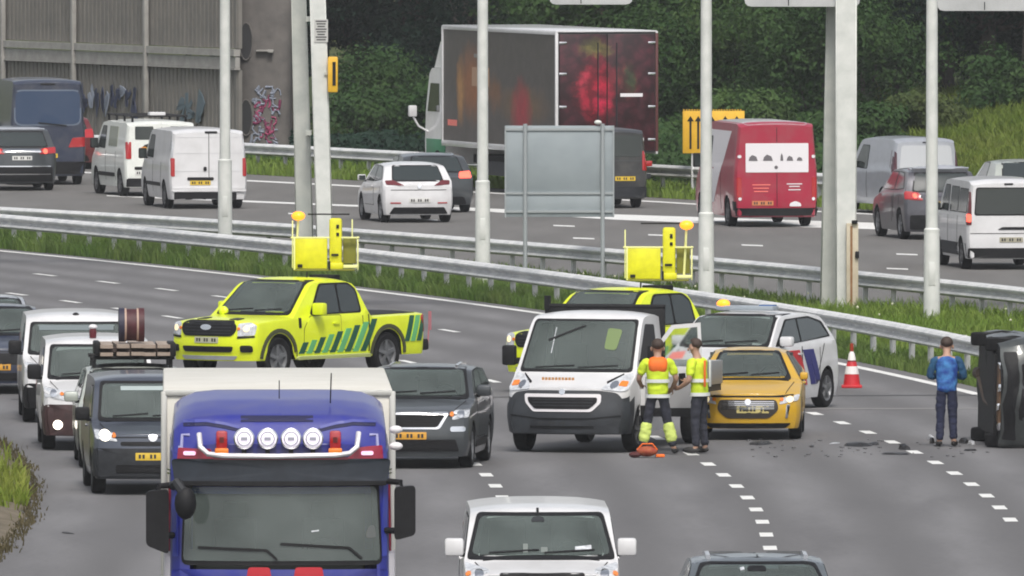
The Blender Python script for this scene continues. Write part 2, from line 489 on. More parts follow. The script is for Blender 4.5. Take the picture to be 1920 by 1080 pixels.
    def plate(c, view, x, z, m=None, wdt=.52, h=.11):
        p = c.panel('number_plate', view, [(x - wdt / 2, z - h / 2), (x + wdt / 2, z - h / 2), (x + wdt / 2, z + h / 2), (x - wdt / 2, z + h / 2)], m or PLATEY, off=.014, r=.012)
        mb = MB()
        for k in range(8):
            if k in (2, 5): continue
            xx = x - wdt * .38 + wdt * .76 * k / 7
            hp, nn = c.proj(view, xx, z)
            mb.box(hp + nn * .016, (wdt * .065, .006, h * .55))
        c.add('plate_characters', mb, PLTXT, p)['kind'] = 'stuff'
        return p
    def mirror(c, y, z, m, size=(.20, .14, .15), arm=.03, sides=(1, -1), out=None):
        for s_ in sides:
            h, nn = c.proj('S+' if s_ > 0 else 'S-', y, z)
            x = h.x + s_ * (arm + size[0] / 2)
            o = c.add('wing_mirror', MB().box((x, y, z + .03), size, b=.045), m)
            c.add('mirror_arm', MB().box((h.x + s_ * arm / 2, y + .01, z - size[2] * .3), (arm + .1, .06, .045), b=.012), BLACK, o)
            c.add('mirror_glass', MB().box((x, y + size[1] / 2 + .002, z + .03), (size[0] * .8, .006, size[2] * .75)), GLASS, o)
    def door(c, side, poly, m=None, handle=None, hm=None):
        c.panel('door_gap', side, expand(poly, .014), GAP, off=.0025, th=.005, r=.05, rings=(1, .85, .7, .5, .3, .15))
        d = c.panel('door', side, poly, m or c.mat, off=.007, th=.006, r=.045, rings=(1, .85, .7, .5, .3, .15))
        if handle: c.panel('door_handle', side, [(handle[0] - .09, handle[1] - .018), (handle[0] + .09, handle[1] - .018), (handle[0] + .09, handle[1] + .018), (handle[0] - .09, handle[1] + .018)], hm or m or c.mat, off=.035, th=.03, r=.015, rings=(1, .5), parent=d)
        return d
    def windscreen(c, hood, roof0, wb=.84, wtp=.70, z0=.04, z1=.09, frame=.045, wip=True, gl=None, cabin=True):
        zb_, zt_ = hood[1] + z0, c.H - z1
        hb, ht = c.W / 2 * wb, c.W / 2 * wtp
        P = [(-hb, zb_), (hb, zb_), (ht, zt_), (-ht, zt_)]
        near = cabin and c.root.get('group') != FAR
        if near: c.open_cabin(expand(P, -.01), hood, roof0)
        c.panel('windscreen_seal', 'F', expand(P, frame), BLACK, off=.010, r=.06, maxe=.06, rings=(1, .93, .86) if near else (1, .9, .75, .6, .4, .2), hole=near)
        g = c.panel('windscreen', 'F', P, gl or (SEEGLASS if near else WGLASS), off=.018, r=.07, maxe=.08, rings=(1, .9, .75, .6, .4, .2))
        if wip:
            for s_ in (-.75, .05):
                c.strip('wiper', 'F', [(hb * s_, zb_ + .015), (hb * (s_ + .72), zb_ + .05)], .016, BLACK, off=.030)
        return g
    def rearglass(c, zb_, zt_, wb=.74, wtp=.66, m=None, frame=.03):
        hb, ht = c.W / 2 * wb, c.W / 2 * wtp
        P = [(-hb, zb_), (hb, zb_), (ht, zt_), (-ht, zt_)]
        if frame: c.panel('rear_window_seal', 'B', expand(P, frame), BLACK, off=.004, r=.06)
        return c.panel('rear_window', 'B', P, m or GLASS, off=.010, r=.07)

def expand(poly, e):
    cx = sum(p[0] for p in poly) / len(poly); cy = sum(p[1] for p in poly) / len(poly); n = len(poly); out = []
    area = sum(poly[i][0] * poly[(i + 1) % n][1] - poly[(i + 1) % n][0] * poly[i][1] for i in range(n))
    sg = 1 if area > 0 else -1
    for i in range(n):
        p0, p1, p2 = Vector(poly[i - 1]), Vector(poly[i]), Vector(poly[(i + 1) % n])
        a = (p1 - p0).normalized(); b = (p2 - p1).normalized()
        na = Vector((a.y, -a.x)) * sg; nb = Vector((b.y, -b.x)) * sg
        k = (na + nb); k = k / max(k.dot(na), .4)
        out.append(tuple(p1 + k * e))
    return out

def rect(x0, z0, x1, z1): return [(x0, z0), (x1, z0), (x1, z1), (x0, z1)]
def disc(x, z, r, n=12): return [(x + r * math.cos(2 * math.pi * k / n), z + r * math.sin(2 * math.pi * k / n)) for k in range(n)]

# ------------------------------------------------------------------ the ground, roads and markings
def asphalt(name, c1, c2, seed=0.0, tracks=False):
    m = bpy.data.materials.new(name); m.use_nodes = True
    n, l = m.node_tree.nodes, m.node_tree.links; b = n['Principled BSDF']
    tc = n.new('ShaderNodeTexCoord')
    mp = n.new('ShaderNodeMapping'); mp.inputs['Location'].default_value = (seed, seed, 0); mp.inputs['Scale'].default_value = (1, .12, 1)
    mp.inputs['Rotation'].default_value = (0, 0, R(-6))
    l.new(tc.outputs['Object'], mp.inputs['Vector'])
    a = n.new('ShaderNodeTexNoise'); a.inputs['Scale'].default_value = .9; a.inputs['Detail'].default_value = 6
    l.new(mp.outputs[0], a.inputs['Vector'])
    g = n.new('ShaderNodeTexNoise'); g.inputs['Scale'].default_value = 7; g.inputs['Detail'].default_value = 6; g.inputs['Roughness'].default_value = .8
    l.new(tc.outputs['Object'], g.inputs['Vector'])
    ad = n.new('ShaderNodeMath'); ad.operation = 'MULTIPLY_ADD'; ad.inputs[1].default_value = .45
    l.new(g.outputs['Fac'], ad.inputs[0]); 
    sc_ = n.new('ShaderNodeMath'); sc_.operation = 'MULTIPLY'; sc_.inputs[1].default_value = .55
    l.new(a.outputs['Fac'], sc_.inputs[0]); l.new(sc_.outputs[0], ad.inputs[2])
    rp = n.new('ShaderNodeValToRGB'); e = rp.color_ramp.elements
    e[0].position = .36; e[1].position = .64; e[0].color = (*c1, 1); e[1].color = (*c2, 1)
    l.new(ad.outputs[0], rp.inputs['Fac']); l.new(rp.outputs[0], b.inputs['Base Color'])
    if tracks:      # polished wheel tracks and oil line down the middle of each lane
        at = n.new('ShaderNodeAttribute'); at.attribute_name = 'lane_offset'
        f1 = n.new('ShaderNodeMath'); f1.operation = 'MULTIPLY'; f1.inputs[1].default_value = 2 * math.pi / 1.815; l.new(at.outputs['Fac'], f1.inputs[0])
        f2 = n.new('ShaderNodeMath'); f2.operation = 'COSINE'; l.new(f1.outputs[0], f2.inputs[0])
        f3 = n.new('ShaderNodeMath'); f3.operation = 'MULTIPLY_ADD'; f3.inputs[1].default_value = .5; f3.inputs[2].default_value = .5; l.new(f2.outputs[0], f3.inputs[0])
        f4 = n.new('ShaderNodeMath'); f4.operation = 'MULTIPLY'; l.new(f3.outputs[0], f4.inputs[0]); l.new(a.outputs['Fac'], f4.inputs[1])
        mx = n.new('ShaderNodeMixRGB'); mx.inputs[2].default_value = (.085, .083, .084, 1); l.new(f4.outputs[0], mx.inputs[0]); l.new(rp.outputs[0], mx.inputs[1]); l.new(mx.outputs[0], b.inputs['Base Color'])
    b.inputs['Roughness'].default_value = .85; b.inputs['Specular IOR Level'].default_value = .25
    return m
ASPH = asphalt('asphalt', (.116, .114, .118), (.196, .194, .199), tracks=True)
ASPH2 = asphalt('older_asphalt', (.118, .114, .110), (.166, .161, .155), 40)
SOIL = mat('grassy_soil', (.045, .062, .020), .95, spec=.05, rgb2=(.085, .095, .035), vscale=.7, detail=10)
DIRT = mat('dry_verge_soil', (.16, .13, .09), .95, rgb2=(.085, .070, .042), vscale=2.4, detail=10)

gm = MB().add([(-2500, -300, -.06), (2500, -300, -.06), (2500, 5000, -.06), (-2500, 5000, -.06)], [(0, 1, 2, 3)])
ground = gm.build('ground', SOIL, kind='structure')

def sheet(name, left, right, z, m, parent=None, kind='structure'):
    n = len(left); v = [(x, y, z) for x, y in left] + [(x, y, z) for x, y in right]
    f = [(i, i + 1, n + i + 1, n + i) for i in range(n - 1)]
    me = mesh(name, v, f, m)
    bm = bmesh.new(); bm.from_mesh(me); bmesh.ops.recalc_face_normals(bm, faces=bm.faces[:])
    if bm.faces[:][0].normal.z < 0: bmesh.ops.reverse_faces(bm, faces=bm.faces[:])
    bm.to_mesh(me); bm.free()
    return finish(link(name, me, parent), kind=kind if not parent else None)

DS = [float(d) for d in np.arange(40, 421, 4)]
offs = np.linspace(-14.75, 4.45, 41); RV = []; RF = []
for d in DS:
    for o_ in offs: x_, y_ = lane(d, o_); RV.append((x_, y_, 0))
for i in range(len(DS) - 1):
    for j in range(40): a_ = i * 41 + j; RF.append((a_, a_ + 1, a_ + 42, a_ + 41))
rme = mesh('road', RV, RF, ASPH)
rme.attributes.new('lane_offset', 'FLOAT', 'POINT').data.foreach_set('value', np.tile(offs, len(DS)).astype(np.float32))
road = finish(link('road', rme), kind='structure')

def mark(name, d0, d1, off, wd, parent=road, z=.004):
    n = max(2, int(abs(d1 - d0) / 3) + 1); ds = np.linspace(d0, d1, n)
    jit = wd / 2
    return sheet(name, [lane(d, off - jit) for d in ds], [lane(d, off + jit) for d in ds], z, WHITEMARK, parent)
mark('edge_line', 150, 410, 3.95, .22)
mark('edge_line', 150, 235, -10.95, .20)
def dash_row(off, ds, ln, wd=.17):
    for d in ds:
        mark('lane_dash', d, d + ln, off, wd)
# block marking on the near lines, longer spacing further back, where the photograph shows the dashes
dash_row(0, [238.3 + 4.05 * k for k in range(11)], 1.25, .19)
dash_row(0, [287 + 5.2 * k for k in range(6)], 1.6, .16); 
dash_row(0, [321.2, 326.6, 332.0, 337.4, 342.6, 347.6, 352.7, 358.1, 363.4, 368.8], 1.7, .15)
dash_row(-3.6, [213 + 4.1 * k for k in range(13)], 1.25, .19)
dash_row(-3.65, [268.5 + 5.2 * k for k in range(6)], 1.6, .16)
dash_row(-3.75, [299.0, 304.4, 309.7, 315.1, 320.2, 325.3, 330.3, 335.3, 340.3, 345.4, 350.6], 1.7, .15)
dash_row(-7.25, [205 + 4.1 * k for k in range(14)], 1.25, .19)
dash_row(-7.3, [264 + 5.2 * k for k in range(16)], 1.6, .15)
# transverse joints sawn across the road
JOINT = mat('road_joint_seal', (.21, .205, .20), .8)
JOINTD = mat('old_bitumen_joint', (.05, .05, .052), .7)
for d, o0, o1, wd, jm in ((281.5, -4, 4.0, .22, JOINT), (287.5, -13, 4, .20, JOINTD), (252.4, 1, 4.2, .16, JOINTD), (268, -13.9, -9, .25, JOINTD)):
    v = [lane(d - wd, o0), lane(d - wd, o1), lane(d + wd, o1), lane(d + wd, o0)]
    MB().add([(x, y, .004) for x, y in v], [(0, 1, 2, 3)]).build('road_joint', jm, road)

# far carriageway
BRAIL_O = [(250, 14.0), (300, 12.6), (325, 11.7), (331, 11.2), (343, 10.4), (351, 10.05), (361, 9.5), (369, 8.9), (376, 8.0), (386, 6.7), (395, 5.6), (420, 3.2)]
def brail(d, extra=0.0): return lane(d, interp(BRAIL_O, d) + extra)
FRN = Vector((1, .4246)).normalized()
def farrail(d, extra=0.0):
    x = -.42462394 * d + 186.79718693
    return (x + FRN.x * extra, d + FRN.y * extra)
far_road = sheet('far_road', [brail(d, .9) for d in np.linspace(255, 418, 40)], [farrail(d, -1.9) for d in np.linspace(330, 520, 40)], 0, ASPH2)
def pxsheet(name, pts_top, pts_bot, z, m, parent):
    A = [G(x, y).xy for x, y in pts_top]; B = [G(x, y).xy for x, y in pts_bot]
    return sheet(name, A, B, z, m, parent)
pxsheet('edge_line', [(200, 366), (470, 376.5), (650, 384), (895, 390), (1150, 402), (1500, 413.5), (1640, 418), (1760, 424)],
        [(200, 368), (470, 379.5), (650, 387), (895, 396), (1150, 412), (1500, 426), (1640, 430), (1760, 434)], .004, WHITEMARK, far_road)
pxsheet('edge_line', [(150, 322), (470, 338), (690, 349), (1000, 365), (1240, 378), (1500, 394), (1760, 407)],
        [(150, 324), (470, 340.5), (690, 351.5), (1000, 367), (1240, 380), (1500, 396), (1760, 409)], .004, WHITEMARK, far_road)
for x, y in ((560, 401), (800, 412), (1057, 423.5), (1094, 447), (1410, 460), (1682, 504), (1700, 477), (1235, 441)):
    pxsheet('lane_dash', [(x - 20, y - 1.6), (x + 20, y - .2)], [(x - 19, y + .6), (x + 21, y + 2)], .004, WHITEMARK, far_road)

# left verge with its raised earth bank
def bank(name, edge_pts, width, h, m, seed, kind='structure'):
    rg = np.random.default_rng(seed); V = []; F = []; nc = 14
    for i, (x, y) in enumerate(edge_pts):
        for j in range(nc):
            t = j / (nc - 1); V.append((x - t * width + (rg.normal(0, .05) if j else 0), y, -.03 if j == 0 else h * min(1, t * 3.5) + rg.normal(0, .035)))
    for i in range(len(edge_pts) - 1):
        for j in range(nc - 1): a = i * nc + j; F.append((a, a + 1, a + nc + 1, a + nc))
    me = mesh(name, V, F, m, smooth=60)
    return finish(link(name, me), kind=kind)
VE = [(210, -7.2), (224.8, -7.1), (230.3, -6.98), (237.8, -6.94), (243, -7.02), (250.1, -7.2), (258.3, -7.58), (266.3, -8.15), (275, -9.2), (300, -12.5)]
vds = np.arange(195, 300, .8)
verge = bank('verge', [(interp(VE, d) + .06 * math.sin(d * 2.1), d) for d in vds], 6.0, .28, DIRT, 5)

# ------------------------------------------------------------------ grass and plants made of blades and leaves
def leafmat(name, c1, c2, vs_=.9):
    if name in M: return M[name]
    m = bpy.data.materials.new(name); m.use_nodes = True
    n, l = m.node_tree.nodes, m.node_tree.links; b = n['Principled BSDF']
    tc = n.new('ShaderNodeTexCoord'); nz = n.new('ShaderNodeTexNoise'); nz.inputs['Scale'].default_value = vs_; nz.inputs['Detail'].default_value = 5
    nz.inputs['Roughness'].default_value = .75
    l.new(tc.outputs['Object'], nz.inputs['Vector'])
    rp = n.new('ShaderNodeValToRGB'); e = rp.color_ramp.elements; e[0].position = .36; e[1].position = .66
    e[0].color = (*c1, 1); e[1].color = (*c2, 1)
    l.new(nz.outputs['Fac'], rp.inputs['Fac']); l.new(rp.outputs[0], b.inputs['Base Color'])
    b.inputs['Roughness'].default_value = .7; b.inputs['Specular IOR Level'].default_value = .12
    tr = n.new('ShaderNodeBsdfTranslucent'); l.new(rp.outputs[0], tr.inputs['Color'])
    mx = n.new('ShaderNodeMixShader'); mx.inputs[0].default_value = .25
    l.new(b.outputs[0], mx.inputs[1]); l.new(tr.outputs[0], mx.inputs[2]); l.new(mx.outputs[0], n['Material Output'].inputs['Surface'])
    M[name] = m
    return m

def blades(name, pts, hmin, hmax, wd, m, seed, lean=.35, z0=0.0, group=None):
    """one mesh of grass blades, two triangles each, rooted at the given points"""
    rg = np.random.default_rng(seed); P = np.asarray(pts, float); n = len(P)
    if P.shape[1] == 2: P = np.column_stack([P, np.full(n, z0)])
    h = rg.uniform(hmin, hmax, n) * rg.choice([1, 1, 1, 1.5], n); a = rg.uniform(0, 2 * math.pi, n)
    ux, uy = np.cos(a) * wd / 2, np.sin(a) * wd / 2
    l = rg.normal(0, lean, (n, 2)) * h[:, None]
    b0 = P + np.column_stack([ux, uy, np.zeros(n)]); b1 = P - np.column_stack([ux, uy, np.zeros(n)])
    m0 = P + np.column_stack([l[:, 0] * .35 + ux * .7, l[:, 1] * .35 + uy * .7, h * .6]); m1 = P + np.column_stack([l[:, 0] * .35 - ux * .7, l[:, 1] * .35 - uy * .7, h * .6])
    tp = P + np.column_stack([l, h])
    V = np.stack([b0, b1, m1, m0, tp], 1).reshape(-1, 3)
    me = bpy.data.meshes.new(name)
    base = np.arange(n) * 5
    quads = np.column_stack([base, base + 1, base + 2, base + 3]); tris = np.column_stack([base + 3, base + 2, base + 4])
    me.from_pydata(V.tolist(), [], quads.tolist() + tris.tolist())
    me.materials.append(m)
    return finish(link(name, me), kind='stuff')

GRASS = leafmat('grass_blades', (.080, .150, .028), (.155, .215, .058), .45)
GRASSY = leafmat('bright_grass_blades', (.115, .200, .026), (.200, .265, .058), .45)
def scatter(fn, d0, d1, o0, o1, n, seed):
    rg = np.random.default_rng(seed); d = rg.uniform(d0, d1, n); t = rg.uniform(0, 1, n); out = []
    for a, b in zip(d, t): out.append(fn(a, o0 + (o1 - o0) * b))
    return out
blades('grass', scatter(lane, 268, 392, 4.42, 5.7, 46000, 1), .13, .31, .028, GRASS, 1)
def med(d, t): 
    o = interp(BRAIL_O, d); return lane(d, 5.3 + (o + .7 - 5.3) * t)
blades('grass', scatter(med, 312, 392, 0, 1, 34000, 2), .08, .24, .032, GRASS, 2)
blades('grass', scatter(med, 262, 330, 0, 1, 46000, 3), .08, .26, .032, GRASSY, 3)
blades('grass', scatter(lambda d, o: farrail(d, o), 395, 500, -1.9, 2.0, 26000, 4), .12, .36, .05, GRASSY, 4)
vg = []
rgv = np.random.default_rng(8)
for _ in range(30000):
    d = rgv.uniform(205, 290); t = rgv.uniform(.0, .5)
    if 1.3 * math.exp(-((d - 249) / 11) ** 2) + .5 * math.sin(d * .8 + t * 9) + .4 * math.sin(d * .31 + 1) + rgv.normal(0, .35) < 1.35 - 2.6 * t: continue
    vg.append((interp(VE, d) - .12 - t * 4.5, d, .28 * min(1, t * 2.6)))
blades('grass', vg, .10, .30, .035, leafmat('verge_grass_blades', (.14, .20, .025), (.26, .29, .06), .5), 9)
edge_tufts = [(interp(VE, d) + rgv.normal(-.06, .08), d, -.01) for d in rgv.uniform(205, 285, 2600)]
blades('grass', edge_tufts, .03, .10, .03, leafmat('dry_edge_blades', (.07, .06, .03), (.14, .115, .06), .6), 10)
# small white and yellow flower heads in the median
fl = MB(); rgf = np.random.default_rng(4)
for _ in range(28):
    d = rgf.uniform(300, 350); t = rgf.uniform(0, 1); x, y = med(d, t); fl.ball((x, y, rgf.uniform(.25, .38)), rgf.uniform(.015, .03), 6, 4)
fl.build('wild_flowers', mat('flower_heads', (.62, .62, .45), .8), kind='stuff')

# ------------------------------------------------------------------ guard rails
def guard_rail(name, label, path, face, group='steel guard rails along the carriageways', zoff=0.0, double=False, post_step=2.0):
    root = empty(name, (path[0][0], path[0][1], 0), label=label, cat='guard rail', group=group)
    o = Vector((path[0][0], path[0][1], 0))
    prof = [(-.01, .43), (.07, .45), (.115, .485), (.105, .52), (.0, .56), (.0, .585), (.015, .60), (.115, .655), (.12, .69), (.07, .735), (-.03, .755)]
    sides = (face, -face) if double else (face,)
    for sd in sides:
        V = []; F = []; n = len(prof) * 2
        for i, p in enumerate(path):
            t = (Vector(path[min(i + 1, len(path) - 1)]) - Vector(path[max(i - 1, 0)])).normalized(); nn = Vector((t.y, -t.x)) * sd
            for q, z in prof: V.append((p[0] + nn.x * (q + .03) - o.x, p[1] + nn.y * (q + .03) - o.y, z + zoff))
            for q, z in prof[::-1]: V.append((p[0] + nn.x * (q + .018) - o.x, p[1] + nn.y * (q + .018) - o.y, z + zoff))
        for i in range(len(path) - 1):
            for j in range(n): F.append((i * n + j, i * n + (j + 1) % n, (i + 1) * n + (j + 1) % n, (i + 1) * n + j))
        me = mesh('rail_beam', V, F, GALV)
        bm = bmesh.new(); bm.from_mesh(me); bmesh.ops.recalc_face_normals(bm, faces=bm.faces[:]); bm.to_mesh(me); bm.free()
        link('rail_beam', me, root)
    pm = MB().box((0, 0, .34), (.06, .10, .70)).box((0, .035, .34), (.10, .012, .70)).box((0, -.035, .34), (.10, .012, .70)); pme = mesh('post', pm.v, pm.f, GALV)
    acc = 0; last = Vector(path[0])
    for p in path[1:]:
        p = Vector(p); seg = (p - last).length; t = (p - last) / seg; q = post_step - acc
        while q < seg:
            po = link('post', pme, root); x = last + t * q; po.location = (x.x - o.x, x.y - o.y, zoff); po.rotation_euler = (0, 0, math.atan2(t.y, t.x)); q += post_step
        acc = seg - (q - post_step); last = p
    return root
guard_rail('guard_rail', 'steel guard rail nearest the accident lanes, along the grass edge behind the yellow pickups', [lane(d, 4.95 + .05 * math.sin(d * .11)) for d in np.arange(272, 402, 2.0)], -1)
guard_rail('guard_rail', 'steel guard rail behind the lamp masts and the grey sign, across the grass median', [brail(d, .12 * math.sin(d * .17)) for d in np.arange(268, 410, 2.0)], -1, double=True)
guard_rail('guard_rail', 'most distant steel guard rail, along the outer verge in front of the trees', [farrail(d) for d in np.arange(392, 505, 2.0)], 1, double=True)

# ------------------------------------------------------------------ embankment, trees and shrubs
def emb(u, v):
    """u along the far rail (m from d=430 point), v outward from it"""
    d = 430 + u; x, y = farrail(d, v)
    z = 0 if v < 2 else 3.4 * min(1, max(0, (v - 2) / 22)) ** .8
    z *= min(1, max(0, (36 - u) / 16))
    return (x, y, z)
EM = []; us = np.arange(-150, 160, 4.0); vs2 = np.concatenate([np.arange(1.0, 30, 1.5), [40, 60, 100]])
rge = np.random.default_rng(3)
for u in us:
    for v in vs2:
        x, y, z = emb(u, v); EM.append((x, y, z + (rge.normal(0, .08) if v > 3 else -.03)))
nv = len(vs2)
F_ = [(i * nv + j, i * nv + j + 1, (i + 1) * nv + j + 1, (i + 1) * nv + j) for i in range(len(us) - 1) for j in range(nv - 1)]
LITTER = mat('embankment_undergrowth', (.022, .035, .014), .95, spec=.05, rgb2=(.05, .065, .022), vscale=.5, detail=9)
finish(link('embankment', mesh('embankment', EM, F_, LITTER, smooth=60)), kind='structure')

BARK = mat('bark', (.05, .042, .035), .9, var=.4, vscale=5)
def leaf_cloud(lobes, nleaf, size, seed):
    """leaf-sized quads spread through clumps; lobes = [(centre, radii)]"""
    rg = np.random.default_rng(seed); vol = np.array([r[0] * r[1] * r[2] for _, r in lobes]) ** .7; vol /= vol.sum()
    C = np.empty((nleaf, 3)); N = np.empty((nleaf, 3)); which = rg.choice(len(lobes), nleaf, p=vol)
    dirs = rg.normal(size=(nleaf, 3)); dirs /= np.linalg.norm(dirs, axis=1)[:, None]
    rad = rg.uniform(.55, 1.0, nleaf) ** .6 * rg.choice([1, 1, 1, 1.12], nleaf)
    LC = np.array([c for c, _ in lobes]); LR = np.array([r for _, r in lobes])
    # sub-clumps on every lobe
    sub = rg.normal(size=(len(lobes), 14, 3)); sub /= np.linalg.norm(sub, axis=2)[:, :, None]
    pick = sub[which, rg.integers(0, 14, nleaf)]
    dd = pick * .75 + dirs * .55; 
    C = LC[which] + dd * LR[which] * rad[:, None]
    N = dd + rg.normal(0, .55, (nleaf, 3)); N[:, 2] += .35; N /= np.linalg.norm(N, axis=1)[:, None]
    ref = rg.normal(size=(nleaf, 3)); U = np.cross(N, ref); U /= np.linalg.norm(U, axis=1)[:, None]; W_ = np.cross(N, U)
    s = size * rg.uniform(.6, 1.4, nleaf)[:, None]
    V = np.stack([C - U * s * .5, C + W_ * s * .32 + N * s * .08, C + U * s * .6, C - W_ * s * .32 + N * s * .08], 1).reshape(-1, 3)
    b = np.arange(nleaf) * 4
    return V, np.column_stack([b, b + 1, b + 2, b + 3])

def plant(name, label, cat, base, height, width, m, nleaf, leaf, seed, group, trunk=True, lean=0):
    rg = random.Random(seed); root = empty(name, base, label=label, cat=cat, group=group)
    lobes = []; tips = []
    if trunk:
        for k in range(11):
            a = rg.uniform(0, 6.28); zz = rg.uniform(.28, .92) * height; rr = width * .5 * (1 - abs(zz / height - .5) * .9) * rg.uniform(.35, .9)
            c_ = (math.cos(a) * rr + lean * zz, math.sin(a) * rr, zz); q = rg.uniform(.22, .36) * width
            lobes.append((c_, (q, q, q * rg.uniform(.6, .85)))); tips.append(c_)
        tm = MB().tube([(0, 0, -.3), (.05, 0, height * .25), (lean * height * .5 + .1, .05, height * .55), (lean * height * .8, 0, height * .85)], [height * .035, height * .026, height * .017, height * .006], 8)
        tm.build('trunk', BARK, root)
        lm = MB()
        for c_ in tips[:7]: lm.tube([(0.03, 0, height * .22), (c_[0] * .5, c_[1] * .5, c_[2] * .7), c_], [height * .014, height * .009, height * .003], 6)
        lm.build('limbs', BARK, root)
    else:
        for k in range(9):
            a = rg.uniform(0, 6.28); rr = width * .5 * rg.uniform(.1, .75); zz = height * rg.uniform(.15, .78) * (1 - .35 * rr / width * 2)
            q = rg.uniform(.22, .34) * width
            lobes.append(((math.cos(a) * rr, math.sin(a) * rr, zz), (q, q, min(q, height * .33) * rg.uniform(.6, .9))))
        sm = MB()
        for (c_, _) in lobes[:6]: sm.tube([(c_[0] * .1, c_[1] * .1, -.1), (c_[0] * .5, c_[1] * .5, c_[2] * .6), c_], [.035, .025, .01], 5)
        sm.build('stems', BARK, root)
    V, Q = leaf_cloud(lobes, nleaf, leaf, seed)
    me = bpy.data.meshes.new('crown'); me.from_pydata(V.tolist(), [], Q.tolist()); me.materials.append(m)
    link('crown' if trunk else 'foliage', me, root)
    return root
LG_DARK = leafmat('deep_green_leaves', (.009, .028, .020), (.024, .050, .030), 1.0)
LG_MID = leafmat('mid_green_leaves', (.024, .062, .018), (.062, .112, .034), .9)
LG_LIGHT = leafmat('light_green_leaves', (.042, .092, .024), (.095, .150, .045), .9)
LG_OLIVE = leafmat('olive_leaves', (.045, .075, .022), (.095, .120, .042), .9)
def at_rail(px, v):
    """place v metres outside the far rail, on the line of sight through column px"""
    k = (px - 960) / FPX; d = 186.79718693 / (k + .42462394)
    d2 = (186.79718693 + FRN.x * v + .42462394 * FRN.y * v) / (k + .42462394)
    u = (d2 - FRN.y * v) - 430
    return emb(u, v)
TREES = 'trees and shrubs on the far embankment'
spec = [  # px, v, height, width, material, kind, label
    (552, 9.5, 7.0, .85, LG_DARK, 'slim', 'slim dark conifer-like tree close beside the concrete pier'),
    (600, 15, 9, 5.5, LG_DARK, 'tree', 'dark tree filling the gap behind the left gantry legs'),
    (680, 17, 9.5, 6, LG_DARK, 'tree', 'very dark tall tree left of the dark box truck, above the loose bush'),
    (770, 18, 9, 5.5, LG_DARK, 'tree', 'dark tree right above the white truck cab'),
    (735, 8.5, 4.0, 3.6, LG_MID, 'shrub', 'loose mid green bush sloping up beside the white truck cab'),
    (668, 6.0, 2.2, 2.4, LG_MID, 'shrub', 'low green bush left of the larger loose bush, above the far guard rail'),
    (615, 5.0, 1.3, 1.8, LG_OLIVE, 'shrub', 'small olive bush right of the left gantry leg'),
    (800, 4.5, 2.4, 1.8, LG_MID, 'shrub', 'green shrub in front of the white truck cab by the far guard rail'),
    (880, 17, 9, 6, LG_DARK, 'tree', 'dark tree behind the left half of the dark box truck'),
    (1000, 15, 9, 6, LG_DARK, 'tree', 'dark tree behind the middle of the dark box truck'),
    (1120, 14, 8, 5.5, LG_MID, 'tree', 'green tree behind the right half of the dark box truck'),
    (1215, 11, 7, 4.5, LG_MID, 'tree', 'green tree just right of the dark box truck top corner'),
    (1290, 8, 5.2, 4, LG_MID, 'shrub', 'broad leafy shrub behind the yellow board'),
    (1375, 9, 6.5, 4.5, LG_LIGHT, 'shrub', 'pale green tall shrub right of the third lamp mast, above the red van'),
    (1455, 10, 7, 4.5, LG_MID, 'shrub', 'mid green tall shrub above the roof of the red van'),
    (1530, 9, 6, 4, LG_MID, 'shrub', 'mid green shrub directly left of the right gantry column'),
    (1410, 5.5, 2.6, 3.2, LG_LIGHT, 'shrub', 'pale green shrub peeping over the red van from behind'),
    (1620, 11, 6.5, 4.5, LG_MID, 'shrub', 'mid green shrub just right of the right gantry column'),
    (1690, 13, 8, 5, LG_DARK, 'tree', 'dark tree left of the fourth lamp mast'),
    (1770, 15, 8.5, 5.5, LG_DARK, 'tree', 'dark tree right of the fourth lamp mast, above the lawn slope'),
    (1850, 15, 8, 5.5, LG_DARK, 'tree', 'dark tree at the right edge of the photo, above the lawn slope'),
    (1930, 15, 8, 5.5, LG_DARK, 'tree', 'dark tree cut by the right edge of the photo'),
    (1625, 6.5, 1.5, 2.4, LG_MID, 'shrub', 'low mid green shrub above the silver van, right of the gantry column'),
    (1715, 9.0, 1.9, 2.6, LG_OLIVE, 'shrub', 'yellowish olive shrub behind the fourth lamp mast'),
    (1880, 13, 2.2, 2.4, LG_MID, 'shrub', 'rounded green shrub on the lawn slope near the right edge'),
    (1320, 19, 9, 6, LG_DARK, 'tree', 'dark tree standing high behind the third lamp mast'),
    (1440, 21, 9.5, 6, LG_DARK, 'tree', 'dark tree standing high behind the tall shrubs over the red van'),
    (1560, 20, 9.5, 6, LG_DARK, 'tree', 'dark tree standing high behind the right gantry column'),
    (1876, 17.5, 5.0, 5.0, LG_DARK, 'shrub', 'dense dark shrub beneath the trees in the top right corner'),
    (1820, 23, 10, 6.5, LG_DARK, 'tree', 'dark tree furthest back on the right, seen between the two right edge trees'),
    (1905, 21, 10, 6.5, LG_MID, 'tree', 'green tree furthest back in the top right corner'),
    (1650, 22, 10, 6, LG_DARK, 'tree', 'dark tree furthest back, right of the gantry column'),
]
for i, (px, v, h, wd, m, kd, lb) in enumerate(spec):
    b_ = at_rail(px, v)
    if kd == 'slim': plant('tree', lb, 'tree', b_, h, wd * 1.3, m, 3500, .15, 100 + i, TREES)
    elif kd == 'tree': plant('tree', lb, 'tree', b_, h, wd, m, 15000, .17, 100 + i, TREES)
    else: plant('shrub', lb, 'shrub', b_, h, wd, m, int(4500 + 2400 * wd), .115, 100 + i, TREES, trunk=False)
